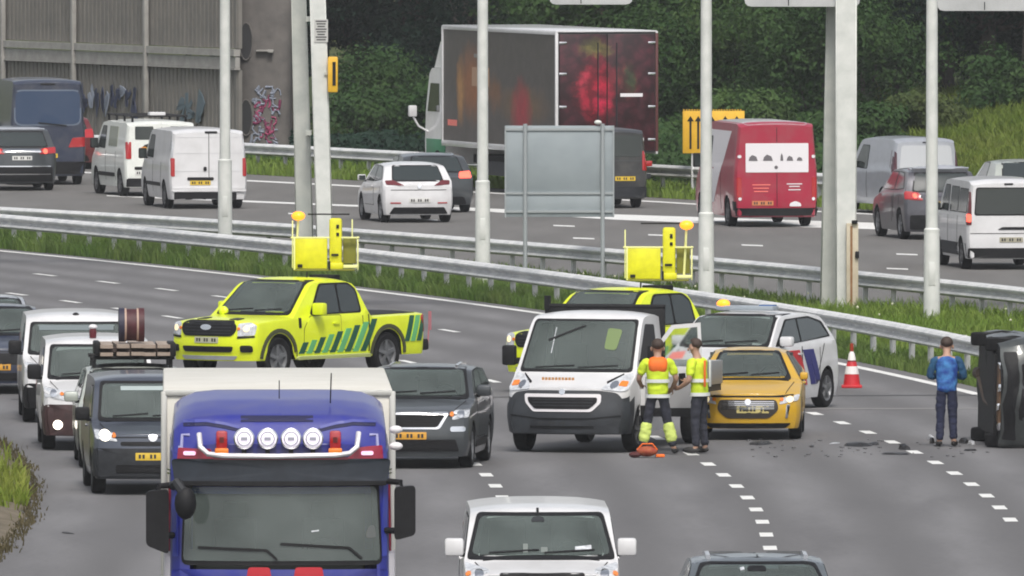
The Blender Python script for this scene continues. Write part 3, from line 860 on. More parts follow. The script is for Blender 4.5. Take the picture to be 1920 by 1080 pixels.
# ground cover climbing over the slope
def cover(px0, px1, v0, v1, n, m, size, seed, hmax=.5):
    rg = np.random.default_rng(seed); lob = []
    P = []
    for _ in range(n):
        x, y, z = at_rail(rg.uniform(px0, px1), rg.uniform(v0, v1)); P.append((x, y, z + rg.uniform(-.02, hmax)))
    P = np.array(P); N = rg.normal(0, .6, (n, 3)); N[:, 2] += .7; N[:, 1] -= .4; N /= np.linalg.norm(N, axis=1)[:, None]
    U = np.cross(N, rg.normal(size=(n, 3))); U /= np.linalg.norm(U, axis=1)[:, None]; W_ = np.cross(N, U); s = size * rg.uniform(.6, 1.4, n)[:, None]
    V = np.stack([P - U * s * .5, P + W_ * s * .34, P + U * s * .6, P - W_ * s * .34], 1).reshape(-1, 3); b = np.arange(n) * 4
    me = bpy.data.meshes.new('ground_cover'); me.from_pydata(V.tolist(), [], np.column_stack([b, b + 1, b + 2, b + 3]).tolist()); me.materials.append(m)
    finish(link('ground_cover', me), kind='stuff')
cover(1200, 1640, 2.2, 16, 30000, LG_MID, .16, 21, .7)
cover(545, 860, 2.6, 16, 22000, LG_DARK, .15, 22, .7)
cover(380, 640, 1.6, 7.0, 5000, LG_MID, .12, 23, .35)
LAWN = leafmat('lawn_blades', (.105, .165, .022), (.19, .225, .05), .35)
rgl = np.random.default_rng(31); lp = []
for _ in range(42000): lp.append(at_rail(rgl.uniform(1590, 2010), rgl.uniform(2, 15)))
blades('grass', lp, .10, .30, .045, LAWN, 32)

# ------------------------------------------------------------------ noise wall and pier
CONC = mat('wall_concrete', (.105, .098, .094), .9, rgb2=(.165, .152, .142), vscale=1.6, detail=9, bump=.15, bscale=9)
CONC2 = mat('ribbed_panel_concrete', (.150, .145, .134), .9, rgb2=(.205, .192, .172), vscale=.9, detail=9)
LEDGE = mat('ledge_concrete', (.27, .26, .245), .85, rgb2=(.36, .35, .33), vscale=2.5, detail=8)
WD = Vector((-.42462394, 1)).normalized()                   # along the wall, away from the camera and to the left
WN = Vector((-WD.y, WD.x)) * 1.0                               # towards the road
P0 = G(436, 290).xy
def wallp(u, v=0.0, z=0.0):
    q = P0 + WD * u - Vector((WN.x, WN.y)) * 0 + WN * v
    return Vector((q.x, q.y, z))
wall_ang = math.atan2(WD.y, WD.x)
wall = empty('noise_wall', wallp(0), label='grey ribbed concrete noise wall with thin pale posts and a graffiti-covered base, upper left', cat='wall')
wall.rotation_euler = (0, 0, wall_ang)
# local x along the wall, local +y = WN side
def rib_panel(L_, z0, z1, depth=.035, pitch=.30):
    mb = MB(); mb.box((L_ / 2, -.10, (z0 + z1) / 2), (L_, .12, z1 - z0))
    n = int(L_ / pitch)
    for k in range(n):
        x = (k + .5) * L_ / n
        mb.prism([(x - .09, z0 + .01), (x + .09, z0 + .01), (x + .09, z1 - .01), (x - .09, z1 - .01)], -.045, -.045 + depth)
    return mb
PITCHW = 5.75
posts_u = [-.0 + 6.5 + PITCHW * k for k in range(7)]
seg = [(-0.4, 6.5)] + [(6.5 + PITCHW * k, 6.5 + PITCHW * (k + 1)) for k in range(6)]
for a, b in seg:
    L_ = b - a - .1
    for z0, z1 in ((-.05, 2.44), (3.06, 7.2)):
        o = rib_panel(L_, z0, z1).build('wall_panel', CONC2, wall); o.location = (a + .05, 0, 0)
    o = MB().box((L_ / 2, .02, 2.94), (L_ + .1, .20, .20)).box((L_ / 2, 0, 2.66), (L_ + .1, .14, .30)).build('ledge', LEDGE, wall); o.location = (a + .05, 0, 0)
    o = MB().box((L_ / 2, .01, 2.475), (L_ + .1, .18, .06)).build('ledge', LEDGE, wall); o.location = (a + .05, 0, 0)
for u in posts_u:
    MB().box((u, .10, 3.6), (.16, .14, 7.3), b=.02).build('post', LEDGE, wall)
    MB().box((u + .16, .03, 3.6), (.10, .06, 7.2)).build('post_flange', CONC, wall)
# graffiti: sprayed strokes, slightly proud of the wall
def graffiti(parent, xs, z0, z1, cols, n, seed, y=.07, nm='graffiti'):
    rg = random.Random(seed)
    for k in range(n):
        zs_ = rg.uniform(-.12, .12); z0_, z1_ = z0, z1; z0, z1 = z0 + zs_, z1 + zs_ * .5
        x = xs[0] + (xs[1] - xs[0]) * (k + .5) / n; wv = (xs[1] - xs[0]) / n
        pts = [(x + wv * rg.uniform(-.5, .5), z0 + (z1 - z0) * rg.uniform(0, 1)) for _ in range(6)]; z0, z1 = z0_, z1_
        V = []; F = []; P = [Vector(p) for p in pts]; P2 = []
        for i in range(len(P) - 1):
            for t in (0, .5): P2.append(P[i].lerp(P[i + 1], t))
        P2.append(P[-1])
        wdt = .09
        for i, p in enumerate(P2):
            t = (P2[min(i + 1, len(P2) - 1)] - P2[max(0, i - 1)]).normalized(); nn = Vector((-t.y, t.x)) * wdt * rg.uniform(.7, 1.3)
            for q in (p + nn, p - nn): V += [(q.x, y, q.y), (q.x, y - .02, q.y)]
        for i in range(len(P2) - 1):
            a = i * 4; F += [(a, a + 2, a + 6, a + 4), (a, a + 4, a + 5, a + 1), (a + 2, a + 3, a + 7, a + 6)]
        link(nm, mesh(nm, V, F, cols[k % len(cols)]), parent)
GR_BLUE = mat('graffiti_dark_blue', (.035, .045, .09), .8); GR_WHITE = mat('graffiti_pale', (.26, .29, .36), .8); GR_PINK = mat('graffiti_pink', (.34, .06, .14), .8)
GR_TEAL = mat('graffiti_teal', (.10, .14, .165), .8)
graffiti(wall, (7.3, 12.9), .95, 1.85, [GR_BLUE, GR_BLUE, GR_WHITE], 13, 3, .075)
graffiti(wall, (17.8, 21.5), .5, 1.6, [GR_TEAL, GR_WHITE, GR_BLUE], 4, 5, .078)
graffiti(wall, (2.0, 4.2), .9, 1.9, [GR_TEAL], 3, 9, .076)
# pier
pier = empty('concrete_pier', (0, 0, 0), label='weathered concrete pier at the end of the noise wall with oval recesses and pink graffiti', cat='pier')
pc = G(490, 288); PW = 1.62
pier.location = (pc.x + .06, pc.y + .5, 0)
outl = []
for k in range(40):
    a = 2 * math.pi * k / 40; ca, sa = math.cos(a), math.sin(a); e = .45
    outl.append((math.copysign(abs(ca) ** e, ca) * PW / 2, math.copysign(abs(sa) ** e, sa) * .9))
pv = []; pf = []
lv = [(-.1, 1.0, 0), (1.2, 1.0, 0), (2.6, 1.02, 0), (4.0, 1.08, .03), (5.5, 1.2, .10), (7.2, 1.4, .2)]
for z, s_, dx in lv:
    for x, y in outl: pv.append((x * s_ + dx if x > 0 else x, y, z))
for i in range(len(lv) - 1):
    for k in range(40): pf.append((i * 40 + k, i * 40 + (k + 1) % 40, (i + 1) * 40 + (k + 1) % 40, (i + 1) * 40 + k))
pf.append(tuple(range((len(lv) - 1) * 40, len(lv) * 40)))
link('shaft', mesh('shaft', pv, pf, CONC, smooth=50), pier)
HOLE = mat('recess_shadow', (.03, .03, .032), .95)
for z, hz in ((3.25, .52), (1.05, .50)):
    # oval collar round a dark disc, the hole's shade put into its colour
    for nm, s_, dep, m in (('recess', 1.0, .02, HOLE),):
        V = [(math.cos(2 * math.pi * k / 20) * .17 * s_, 0, math.sin(2 * math.pi * k / 20) * hz * s_) for k in range(20)]
        mb = MB().prism([(a, b) for a, _, b in V], -dep, .06); o = mb.build(nm, m, pier); o.location = (-.50, -.915, z)
    mb = MB().tube([(math.cos(2 * math.pi * k / 20) * .19, 0, math.sin(2 * math.pi * k / 20) * (hz + .02)) for k in range(21)], .025, 6, False); o = mb.build('recess_collar', CONC, pier); o.location = (-.50, -.925, z)
o = MB().box((0, -.98, 2.98), (.50, .16, .05), b=.01).box((.16, -1.0, 2.97), (.16, .2, .09), b=.01).build('bracket', LEDGE, pier)
o.location = (.05, 0, 0)
def graf_pier():
    rg = random.Random(12)
    for k in range(46):
        x = rg.uniform(-.26, .40); z = .30 + 1.65 * (k / 46) + rg.uniform(-.05, .05); m = GR_WHITE if (k > 36 or k < 5) else rg.choice((GR_PINK, GR_PINK, GR_WHITE, GR_PINK2))
        a = rg.uniform(0, 6.28); r_ = rg.uniform(.06, .14)
        pts = [(x + r_ * math.cos(a + q * rg.uniform(.7, 1.3)), -.905, z + r_ * 1.25 * math.sin(a + q * rg.uniform(.7, 1.3))) for q in (0, .9, 1.8, 2.9, 3.6)]
        MB().tube(pts, rg.uniform(.02, .045), 6).build('graffiti', m, pier)
GR_PINK2 = mat('graffiti_magenta_dark', (.20, .03, .09), .8)
graf_pier()

# ------------------------------------------------------------------ lamp masts, gantries, signs
def mast(px, py, label, step, h=12.0):
    p = G(px, py); root = empty('lamp_mast', (p.x, p.y, 0), label=label, cat='lamp mast', group='lamp masts standing in the grass median')
    MB().lathe([(.001, step), (.150, step), (.155, step - .05), (.165, -.2)], 20).build('base', MASTW, root, 50)
    MB().lathe([(.155, step - .02), (.155, step + .04), (.125, step + .07)], 20).build('collar', MASTW, root, 40)
    MB().lathe([(.120, step), (.112, h * .5), (.075, h), (.001, h)], 20).build('pole', MASTW, root, 50)
    MB().box((0, -.152, step * .55), (.12, .03, .45), b=.01).build('service_door', MASTW, root)
    for s_ in (1, -1):
        MB().tube([(0, 0, h - .1), (s_ * .3, 0, h + .15), (s_ * 1.6, 0, h + .3)], .04, 8).build('arm', MASTW, root)
        MB().box((s_ * 1.95, 0, h + .3), (.8, .3, .14), b=.05).build('lamp_head', DARKGREY, root)
mast(422, 488, 'lamp mast in front of the white delivery vans, leftmost of the pale masts', 2.2)
mast(905, 533, 'lamp mast in front of the dark box truck, left of the grey sign', 2.15)
mast(1324, 585, 'lamp mast beside the red van, to its left', 1.95)
mast(1747, 610, 'lamp mast at the right, in front of the silver van, standing in bright grass', 1.85)

def leg(root, name, x0, y0, x1, y1, z1, w0, w1, d0, d1, m):
    V = []
    for (x, y, z, w_, dd) in ((x0, y0, -.2, w0, d0), (x1, y1, z1, w1, d1)):
        V += [(x - w_ / 2, y - dd / 2, z), (x + w_ / 2, y - dd / 2, z), (x + w_ / 2, y + dd / 2, z), (x - w_ / 2, y + dd / 2, z)]
    mb = MB().add(V, [(0, 1, 2, 3), (4, 5, 6, 7), (0, 1, 5, 4), (1, 2, 6, 5), (2, 3, 7, 6), (3, 0, 4, 7)])
    o = mb.build(name, m, root, 30)
    bm = bmesh.new(); bm.from_mesh(o.data); bmesh.ops.bevel(bm, geom=bm.edges[:], offset=.025, segments=2, affect='EDGES'); bm.to_mesh(o.data); bm.free()
    return o
p = G(611, 506)
g1 = empty('sign_gantry', (p.x, p.y, 0), label='sign gantry on two narrow leaning legs behind the left yellow pickup', cat='gantry')
leg(g1, 'leg', 0, 0, -.24, 0, 8.2, .37, .34, .45, .40, MASTW)
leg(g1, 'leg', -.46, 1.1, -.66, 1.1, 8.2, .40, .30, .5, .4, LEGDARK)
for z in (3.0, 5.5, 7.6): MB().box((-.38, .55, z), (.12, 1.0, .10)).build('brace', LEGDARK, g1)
MB().box((-6, .6, 8.3), (13.0, .7, .7), b=.04).build('beam', MASTW, g1)
tx = MB().box((0, 0, 0), (.30, .012, .50)); o = tx.build('plate', mat('plate_pale', (.50, .50, .48), .6), g1); o.location = (-.10, -.222, 5.25); lp_ = o
for k in range(8):
    MB().box((0, -.008, .21 - .058 * k), (.24 - .04 * (k % 3), .004, .026)).build('printed_line', PLTXT, lp_)
p2 = G(1586, 586)
g2 = empty('sign_gantry', (p2.x, p2.y, 0), label='sign gantry on a thick tapering column between the red van and the silver van', cat='gantry')
leg(g2, 'column', 0.0, 0, 0.0, 0, 8.0, .42, .42, .55, .55, MASTW)
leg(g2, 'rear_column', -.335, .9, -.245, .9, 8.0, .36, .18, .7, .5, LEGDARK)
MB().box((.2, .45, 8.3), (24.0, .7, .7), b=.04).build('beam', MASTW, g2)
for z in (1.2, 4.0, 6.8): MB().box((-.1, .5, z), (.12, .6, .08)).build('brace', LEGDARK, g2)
CAB = mat('cabinet_beige', (.48, .41, .29), .6, rgb2=(.58, .52, .40), vscale=3); RUST = mat('rusty_strip', (.22, .10, .04), .8, rgb2=(.30, .17, .08), vscale=8)
cb = MB().box((.12, -.40, .86), (.24, .22, 1.9), b=.015).build('cable_cabinet', CAB, g2)
MB().box((.10, -.516, .86), (.045, .012, 1.8)).build('door_gap', RUST, cb)
MB().box((.165, -.53, 1.84), (.12, .10, .07), b=.01).build('hinge', BLACK, cb)
MB().box((.215, -.53, 1.18), (.08, .10, .14), b=.02).build('lock', BLACK, cb)
SIGNG = mat('sign_housing_grey', (.40, .41, .41), .5, rgb2=(.48, .49, .49), vscale=2)
def housing(px0, px1, ybot, label):
    d = p2.y + .1; x0, x1 = atd(px0, d), atd(px1, d); zb_ = CAM_H - (ybot + 400) * d / FPX
    cx = (x0 + x1) / 2; wd = x1 - x0
    r = empty('matrix_sign', (cx, d, zb_), label=label, cat='traffic sign', group='sign housings hanging from the gantry')
    MB().prism([tuple(q) for q in rounded(rect(-wd / 2, 0, wd / 2, 1.75), .14, .5)], -.18, .18).build('housing', SIGNG, r, 40)
    MB().prism([tuple(q) for q in rounded(rect(-wd / 2 + .18, .2, wd / 2 - .18, 1.55), .06, .5)], .17, .20).build('front_panel', BLACK, r, 40)
    for s_ in (-.3, .3): MB().box((s_ * wd, .02, 1.95), (.10, .10, .5)).build('hanger', LEGDARK, r)
    MB().box((-wd * .12, -.182, .10), (.02, .01, .16)).build('drain', BLACK, r)
housing(1030, 1186, 8, 'pale sign housing high above the dark box truck, at the top edge')
housing(1396, 1612, 12, 'wide pale sign housing at the top edge, touching the thick gantry column')
housing(1757, 1990, 20, 'pale sign housing in the top right corner, right of the fourth lamp mast')
# yellow board fixed to the left gantry leg
d = p.y - .25
yb = empty('yellow_signal_box', (atd(624, d), d, CAM_H - (172 + 400) * d / FPX), label='small orange-yellow signal box on the side of the left gantry leg', cat='signal box')
YELS = mat('sign_yellow', (.72, .40, .02), .45, rgb2=(.80, .47, .03), vscale=4)
MB().box((0, 0, .38), (.22, .30, .78), b=.03).build('case', YELS, yb); MB().box((.03, -.155, .40), (.07, .02, .52)).build('dark_slot', BLACK, yb)
MB().box((-.14, .02, .4), (.10, .06, .06)).build('bracket', LEGDARK, yb)

# grey back of a road sign on two posts
ps = G(1049, 533)
sg = empty('road_sign', (ps.x, ps.y, 0), label='grey blank back of a road sign on two thin posts before the box truck', cat='traffic sign')
SB = mat('sign_back_aluminium', (.27, .31, .33), .5, .1, rgb2=(.31, .35, .37), vscale=1.4)
SB2 = mat('sign_post_grey', (.36, .39, .40), .5, .3)
MB().box((0, .06, 2.66), (2.34, .03, 1.44), b=.006).build('panel', SB, sg)
MB().box((0, .06, 1.68), (2.34, .03, .49), b=.006).build('lower_panel', SB, sg)
for x in (-.73, .92): MB().tube([(x, 0, -.3), (x, 0, 3.42)], .045, 10).build('post', SB2, sg)
for z in (1.94, 3.30, 1.55): MB().box((0, .03, z), (2.30, .03, .05)).build('batten', SB2, sg)
for x in (-1.15, 1.15): MB().box((x, .035, 2.4), (.03, .03, 1.95)).build('edge_trim', SB2, sg)
MB().ball((.82, .03, 3.45), (.08, .05, .05)).build('clamp', MASTW, sg)

# yellow lane board on the far verge
b_ = G(1338, 367)
lb = empty('lane_board', (b_.x, b_.y, 0), label='orange-yellow temporary lane board with black bars behind the red van', cat='traffic sign')
MB().box((0, 0, 1.65), (1.60, .04, 1.10), b=.015).build('panel', YELS, lb)
for x in (-.60, -.40, -.05, .3, .6):
    MB().box((x, -.024, 1.57), (.055, .008, .72)).build('lane_bar', BLACK, lb)
    MB().prism([(x - .09, 1.93), (x + .09, 1.93), (x, 2.07)], -.029, -.021).build('arrow_head', BLACK, lb)
for x in (-.55, .55): MB().tube([(x, .05, -.3), (x, .05, 2.1)], .035, 8).build('post', GALV, lb)
mb = MB()
for k in range(22): mb.box((-.77 + .07 * k, 0, 2.225), (.035, .03, .03))
mb.build('top_fringe', YELS, lb)

# ------------------------------------------------------------------ vehicles
TOTAL = 'vehicles held up around the accident'; QUE = 'vehicles queueing on the left lanes'; FAR = 'vehicles driving away on the far carriageway'
BLUEP = paint('truck_blue_paint', (.018, .024, .24), .35, .4); HIVIS = mat('hi_vis_yellow_paint', (.70, .80, .012), .4, coat=.5, var=.06, vscale=2)
MUST = paint('mustard_paint', (.60, .35, .012)); REDP = paint('red_paint', (.34, .006, .035)); SILV = mat('silver_paint', (.42, .44, .48), .35, .35, coat=.6, var=.06)
NAVY = paint('navy_paint', (.018, .026, .055)); GRAPH = mat('graphite_paint', (.055, .062, .068), .35, .3, coat=.6, var=.12, vscale=2); BLKP = paint('black_paint', (.014, .015, .017))
CADP = mat('slate_blue_paint', (.060, .070, .095), .35, .3, coat=.6, var=.1, vscale=2); PALEG = mat('pale_silver_green_paint', (.44, .47, .43), .35, .3, coat=.6, var=.05)
GREEND = mat('reflective_dark_green', (.010, .085, .045), .45); GREENL = mat('reflective_light_green', (.12, .42, .16), .45)
REFR = mat('reflective_red', (.50, .010, .02), .4); REFB = mat('reflective_blue', (.020, .02, .16), .4); REFPINK = mat('reflective_orange_pink', (.85, .20, .16), .4)
WHT = mat('print_white', (.72, .70, .72), .5); ORG = mat('print_orange', (.70, .27, .03), .5); CREAM = mat('box_cream', (.62, .60, .53), .45, rgb2=(.69, .67, .61), vscale=1.2, detail=7)

def lights_front(c, poly, lit=None, drl=False):
    for o in c.both('headlight', 'F', poly, HLGLASS, off=.012, r=.03):
        pass
    cx = sum(p[0] for p in poly) / len(poly); cz = sum(p[1] for p in poly) / len(poly)
    for s_ in (1, -1):
        c.panel('lamp', 'F', disc(s_ * cx, cz, .082 if lit is True else .055), (HLWARM if lit == 'soft' else HLLIT) if lit else CHROME, off=.02, r=0, rings=(1, .5))
        c.panel('indicator', 'F', disc(s_ * (cx + .13 if abs(cx) + .2 < c.W / 2 else cx - .13), cz, .03), ORANGELAMP, off=.02, r=0, rings=(1, .5))

def grille_bars(c, x0, z0, x1, z1, n, m=DARKGREY, parent=None, off=.02):
    for k in range(n):
        z = z0 + (z1 - z0) * (k + .5) / n
        c.strip('grille_bar', 'F', [(x0, z), (x1, z)], (z1 - z0) / n * .35, m, off, parent)

def gaps(c, nose, hood, doors, zt):
    """shut lines of bonnet and doors, dark cowl below the windscreen"""
    w = c.W / 2
    for s_ in (1, -1): c.strip('bonnet_gap', 'T', [(s_ * w * .70, .22), (s_ * w * .84, hood[0] - .05)], .012, GAP, .004)
    c.strip('bonnet_gap', 'F', [(-w * .68, nose - .035), (w * .68, nose - .035)], .014, GAP, .005)
    c.strip('cowl', 'T', [(-w * .74, hood[0] + .0), (w * .74, hood[0] + .0)], .08, BLACK, .006)
    for sd in ('S+', 'S-'):
        for y in doors: c.strip('door_gap', sd, [(y, .40), (y, zt)], .012, GAP, .005)

def wrap(c, z0, z1, y1, mname, y0=.2):
    """bumper corners carried round to the wheel arch"""
    me = c.body.data; me.materials.append(M[mname]); q = len(me.materials) - 1
    for p in me.polygons:
        if p.material_index == 0 and p.center.z < z1 - .02 and p.center.y + c.L / 2 < y1 - .02: p.material_index = q
    for sd in ('S+', 'S-'):
        c.panel('bumper_corner', sd, [(y0, z0), (y1 - .12, z0), (y1 - .12, z0 + .12), (y1 - .30, z1 - .1), (y0, z1)], M[mname], off=.022, th=.03, r=.03, maxe=.07, rings=(1, .85, .7, .5, .3, .15))

def box_van(name, label, cat, group, m, L=4.9, W=1.95, H=1.98, hood=(.75, 1.2), roof0=1.5, nose=.95, axles=(.95, 3.95), wr=.34, windows=True, rim=STEELRIM, tumble=.09, zb=.24, nose0=None, belt=None, tail=.06, rbow=.06):
    top = [(0, nose), (.08, nose + .03), hood, (roof0, H - .04), (roof0 + .5, H), (L - .35, H - .005), (L - .12, H - .03), (L, H - .12)]
    c = Car(name, label, cat, group, m, L, W, H, top, belt or [(0, nose), (hood[0], hood[1] - .03), (L, hood[1])], zb=zb, tumble=tumble, crown=.06, axles=axles, wr=wr, rim=rim,
            fbow=.22, rbow=rbow, fshear=[(0, .06), (.4, 0), (.6, 0), (1.0, .08), (1.3, .12), (3, .12)], rshear=[(0, .02), (.55, 0), (1, tail * .3), (H, tail)])
    c.hood, c.roof0 = hood, roof0
    gaps(c, nose, hood, [roof0 + .75, roof0 + 2.0] if L > 4.6 else [roof0 + .72], hood[1] - .04)
    return c

# ---- far carriageway -------------------------------------------------------------------
def rear_common(c, tl, plate=(0, .75), platem=PLATEY, bumper=None, lit=False, tlm=None):
    c.both('tail_lamp', 'B', tl, tlm or (TLLIT if lit else TLRED), off=.014, r=.03)
    if bumper: c.panel('rear_bumper', 'B', bumper, BLACK, off=.03, th=.05, r=.05)
    if plate: c.plate('B', plate[0], plate[1], platem)

def hatch(name, label, cat, group, m, L=4.05, W=1.74, H=1.46, hood=(1.0, .94), nose=.70, roof0=1.85, roof1=3.35, tail=(3.92, 1.02), axles=(.82, 3.36), wr=.32, rim=ALU, zb=.19, tumble=.26, belt_r=1.02, boot=None):
    top = [(0, nose), (.1, nose + .05), hood, (roof0, H - .03), ((roof0 + roof1) / 2, H), (roof1, H - .05), tail, (L, tail[1] - .14 if boot is None else boot)]
    c = Car(name, label, cat, group, m, L, W, H, top, [(0, nose + .02), (hood[0], hood[1] - .04), (L, belt_r)], zb=zb, tumble=tumble, crown=.06, axles=axles, wr=wr, rim=rim,
            fbow=.26, rbow=.20, fshear=[(0, .10), (.3, .02), (.5, 0), (.8, .06), (1.2, .10), (3, .1)], rshear=[(0, .12), (.35, .02), (.55, 0), (1.0, .05), (2, .05)])
    c.hood, c.roof0 = hood, roof0
    gaps(c, nose, hood, [roof0 + .68, roof0 + 1.5], hood[1] - .06)
    return c

def side_glass(c, polys, m=GLASS):
    for P in polys:
        c.both('side_window_seal', 'S', expand(P, .02), BLACK, off=.004, r=.06)
        c.both('side_window', 'S', P, m, off=.010, r=.06)

# white hatchback
c = hatch('hatchback', 'white hatchback driving away behind the left guard rail, centre left', 'car', FAR, WHITEP, L=4.04, W=1.74, H=1.47)
side_glass(c, [[(1.45, 1.0), (2.0, 1.36), (2.5, 1.37), (2.5, 1.0)], [(2.58, 1.0), (2.58, 1.37), (3.1, 1.34), (3.5, 1.06)]])
c.windscreen(c.hood, 1.85); c.rearglass(1.03, 1.36, .70, .62)
c.both('tail_lamp', 'B', [(.36, .90), (.78, .92), (.80, 1.02), (.60, 1.03)], mat('dark_red_lens', (.12, .01, .015), .2, coat=.8), off=.014)
c.panel('rear_bumper', 'B', [(-.72, .22), (.72, .22), (.62, .38), (-.62, .38)], BLACK, off=.02)
c.both('reflector', 'B', rect(.45, .47, .70, .50), TLRED, off=.015); c.plate('B', 0, .55, PLATEW)
c.strip('seam', 'B', [(-.68, .80), (.68, .80)], .014, GAP); c.panel('emblem', 'B', disc(0, .88, .05), CHROME, off=.02, r=0, rings=(1,))
c.door('S+', rect(1.35, .42, 2.52, .98), None, (2.35, .86)); c.door('S-', rect(1.35, .42, 2.52, .98), None, (2.35, .86)); c.door('S-', [(2.56, .42), (3.05, .42), (3.3, .98), (2.56, .98)], None, (3.15, .86))
c.mirror(1.4, 1.02, WHITEP); c.place(787, 418, 191, True)
# dark hatchback behind it
c = hatch('hatchback', 'dark hatchback with a red tail lamp, half hidden behind the white hatchback', 'car', FAR, GRAPH, L=4.3, W=1.80, H=1.47)
c.windscreen(c.hood, 1.85); c.rearglass(1.02, 1.36, .72, .62); side_glass(c, [[(1.5, 1.0), (2.0, 1.36), (2.6, 1.37), (2.6, 1.0)]])
rear_common(c, [(.50, .86), (.84, .86), (.84, 1.02), (.56, 1.0)], (0, .60), PLATEY, [(-.7, .22), (.7, .22), (.62, .4), (-.62, .4)], True)
c.strip('roof_rail', 'T', [(-.5, 2.2), (-.5, 3.3)], .04, CHROME, .03); c.mirror(1.4, 1.02, BLACK); c.place(824, 399, 189, True)
# white van behind the first mast
c = box_van('delivery_van', 'plain white delivery van with blank rear doors behind the leftmost lamp mast', 'van', FAR, WHITEP, L=4.97, W=1.99, H=2.02)
c.windscreen(c.hood, 1.5); side_glass(c, [[(1.15, 1.28), (1.6, 1.80), (2.2, 1.80), (2.2, 1.25)]])
c.both('tail_lamp', 'B', rect(.86, .82, .95, 1.28), TLRED, off=.014); c.plate('B', .22, .66, PLATEY)
c.panel('rear_bumper', 'B', rect(-.70, .24, .88, .42), BLACK, off=.02); c.panel('rear_bumper', 'B', rect(-.92, .44, .92, .54), WHITEP, off=.05, th=.06)
c.panel('plate_recess', 'B', rect(-.12, .72, .55, .80), BLACK, off=.014); c.strip('seam', 'B', [(0, .60), (0, 1.90)], .014, GAP)
for z in (.95, 1.4, 1.8): c.strip('seam', 'B', [(-.86, z), (.84, z)], .008, mat('panel_crease', (.5, .5, .52), .6), .006)
c.panel('brake_lamp', 'B', rect(-.22, 1.90, .10, 1.94), BLACK, off=.014); c.panel('door_handle', 'B', rect(.06, .96, .14, 1.06), BLACK, off=.03)
c.both('side_moulding', 'S', rect(1.4, .55, 3.4, .64), BLACK, off=.02); c.both('rear_glass_strip', 'B', rect(.90, 1.3, .95, 1.85), HLGLASS, off=.01)
c.mirror(1.25, 1.3, BLACK, (.2, .12, .26)); c.place(392, 392, 190.5, True)
# older van with side window and rack
c = box_van('panel_van', 'off white van with a roof rack and dark rear windows', 'van', FAR, mat('off_white_paint', (.70, .72, .68), .4, coat=.5, var=.04), L=4.8, W=1.95, H=1.97, axles=(.95, 4.0))
c.windscreen(c.hood, 1.5); side_glass(c, [[(1.15, 1.25), (1.6, 1.78), (2.1, 1.78), (2.1, 1.22)]]); c.panel('side_window', 'S+', rect(2.5, 1.28, 3.6, 1.80), mat('tinted_reflection', (.30, .32, .26), .2), off=.008)
c.both('side_moulding', 'S', rect(1.4, .5, 3.4, .60), BLACK, off=.02)
c.both('tail_lamp', 'B', rect(.80, .98, .93, 1.42), TLRED, off=.014); c.both('rear_window', 'B', rect(.22, 1.48, .70, 1.82), GLASS, off=.01)
c.panel('rear_bumper', 'B', rect(-.9, .26, .9, .48), BLACK, off=.04); c.plate('B', .45, .62, PLATEW); c.panel('plate_recess', 'B', rect(.18, .70, .72, .78), BLACK, off=.014)
c.panel('sticker', 'B', disc(.36, 1.18, .19), BLACK, off=.010, r=0); c.panel('sticker', 'B', [(.56, 1.06), (.36, 1.06), (.42, 1.30), (.56, 1.28)], ORG, off=.016); c.panel('sticker', 'B', disc(.36, 1.22, .07), PLATEY, off=.022, r=0)
c.strip('seam', 'B', [(0, .55), (0, 1.9)], .012, GAP)
mb = MB()
for x in (-.7, .7): mb.tube([(x, 1.2, 2.08), (x, 4.6, 2.08)], .025, 8)
for y in (1.4, 2.4, 3.4, 4.4): mb.tube([(-.75, y, 2.08), (.75, y, 2.08)], .022, 8).box((-.7, y, 2.0), (.05, .06, .14)).box((.7, y, 2.0), (.05, .06, .14))
rk = c.add('roof_rack', mb, BLACK); c.add('roof_vent', MB().box((.0, 4.1, 2.13), (.42, .3, .10), b=.03), WHITEP, rk)
c.mirror(1.25, 1.3, BLACK, (.2, .12, .26)); c.place(304, 369, 193, True)
# tall dark blue van
c = box_van('high_roof_van', 'tall navy van with a wide rounded rear window at the upper left edge', 'van', FAR, NAVY, L=5.6, W=2.05, H=2.82, hood=(.8, 1.3), roof0=1.7, nose=1.02, axles=(1.0, 4.5), wr=.36, tumble=.06, belt=[(0, 1.0), (.8, 1.27), (5.6, 1.45)])
c.windscreen(c.hood, 1.7); c.panel('rear_window_seal', 'B', expand(rect(-.86, 1.62, .86, 2.5), .04), mat('pale_seal', (.12, .15, .20), .4), off=.004, r=.2)
c.panel('rear_window', 'B', rect(-.86, 1.62, .86, 2.5), mat('blue_tinted_glass', (.03, .055, .11), .08, coat=.6), off=.01, r=.18); c.both('tail_lamp', 'B', [(.55, 1.0), (.99, 1.02), (.99, 1.28), (.66, 1.25)], TLRED, off=.014)
c.panel('rear_bumper', 'B', rect(-.98, .3, .98, .62), BLACK, off=.04); c.plate('B', 0, .78, PLATEY); c.panel('roof_light', 'B', rect(-.2, 2.66, .2, 2.71), BLACK, off=.012)
c.strip('wiper', 'B', [(-.5, 1.58), (.25, 1.66)], .03, BLACK, .03); c.mirror(1.3, 1.45, BLACK, (.2, .12, .3)); c.place(90, 347, 188, True)
# dark red car past it
c = hatch('hatchback', 'dark red car mostly hidden to the right of the tall navy van', 'car', FAR, paint('dark_red_paint', (.12, .008, .012)), H=1.5)
c.windscreen(c.hood, 1.85); c.rearglass(1.05, 1.38); rear_common(c, [(.55, .88), (.82, .88), (.82, 1.12), (.60, 1.1)], (.42, .80), PLATEW, [(-.7, .24), (.7, .24), (.62, .4), (-.62, .4)])
c.mirror(1.4, 1.02, BLACK); c.place(122, 318, 189, True)
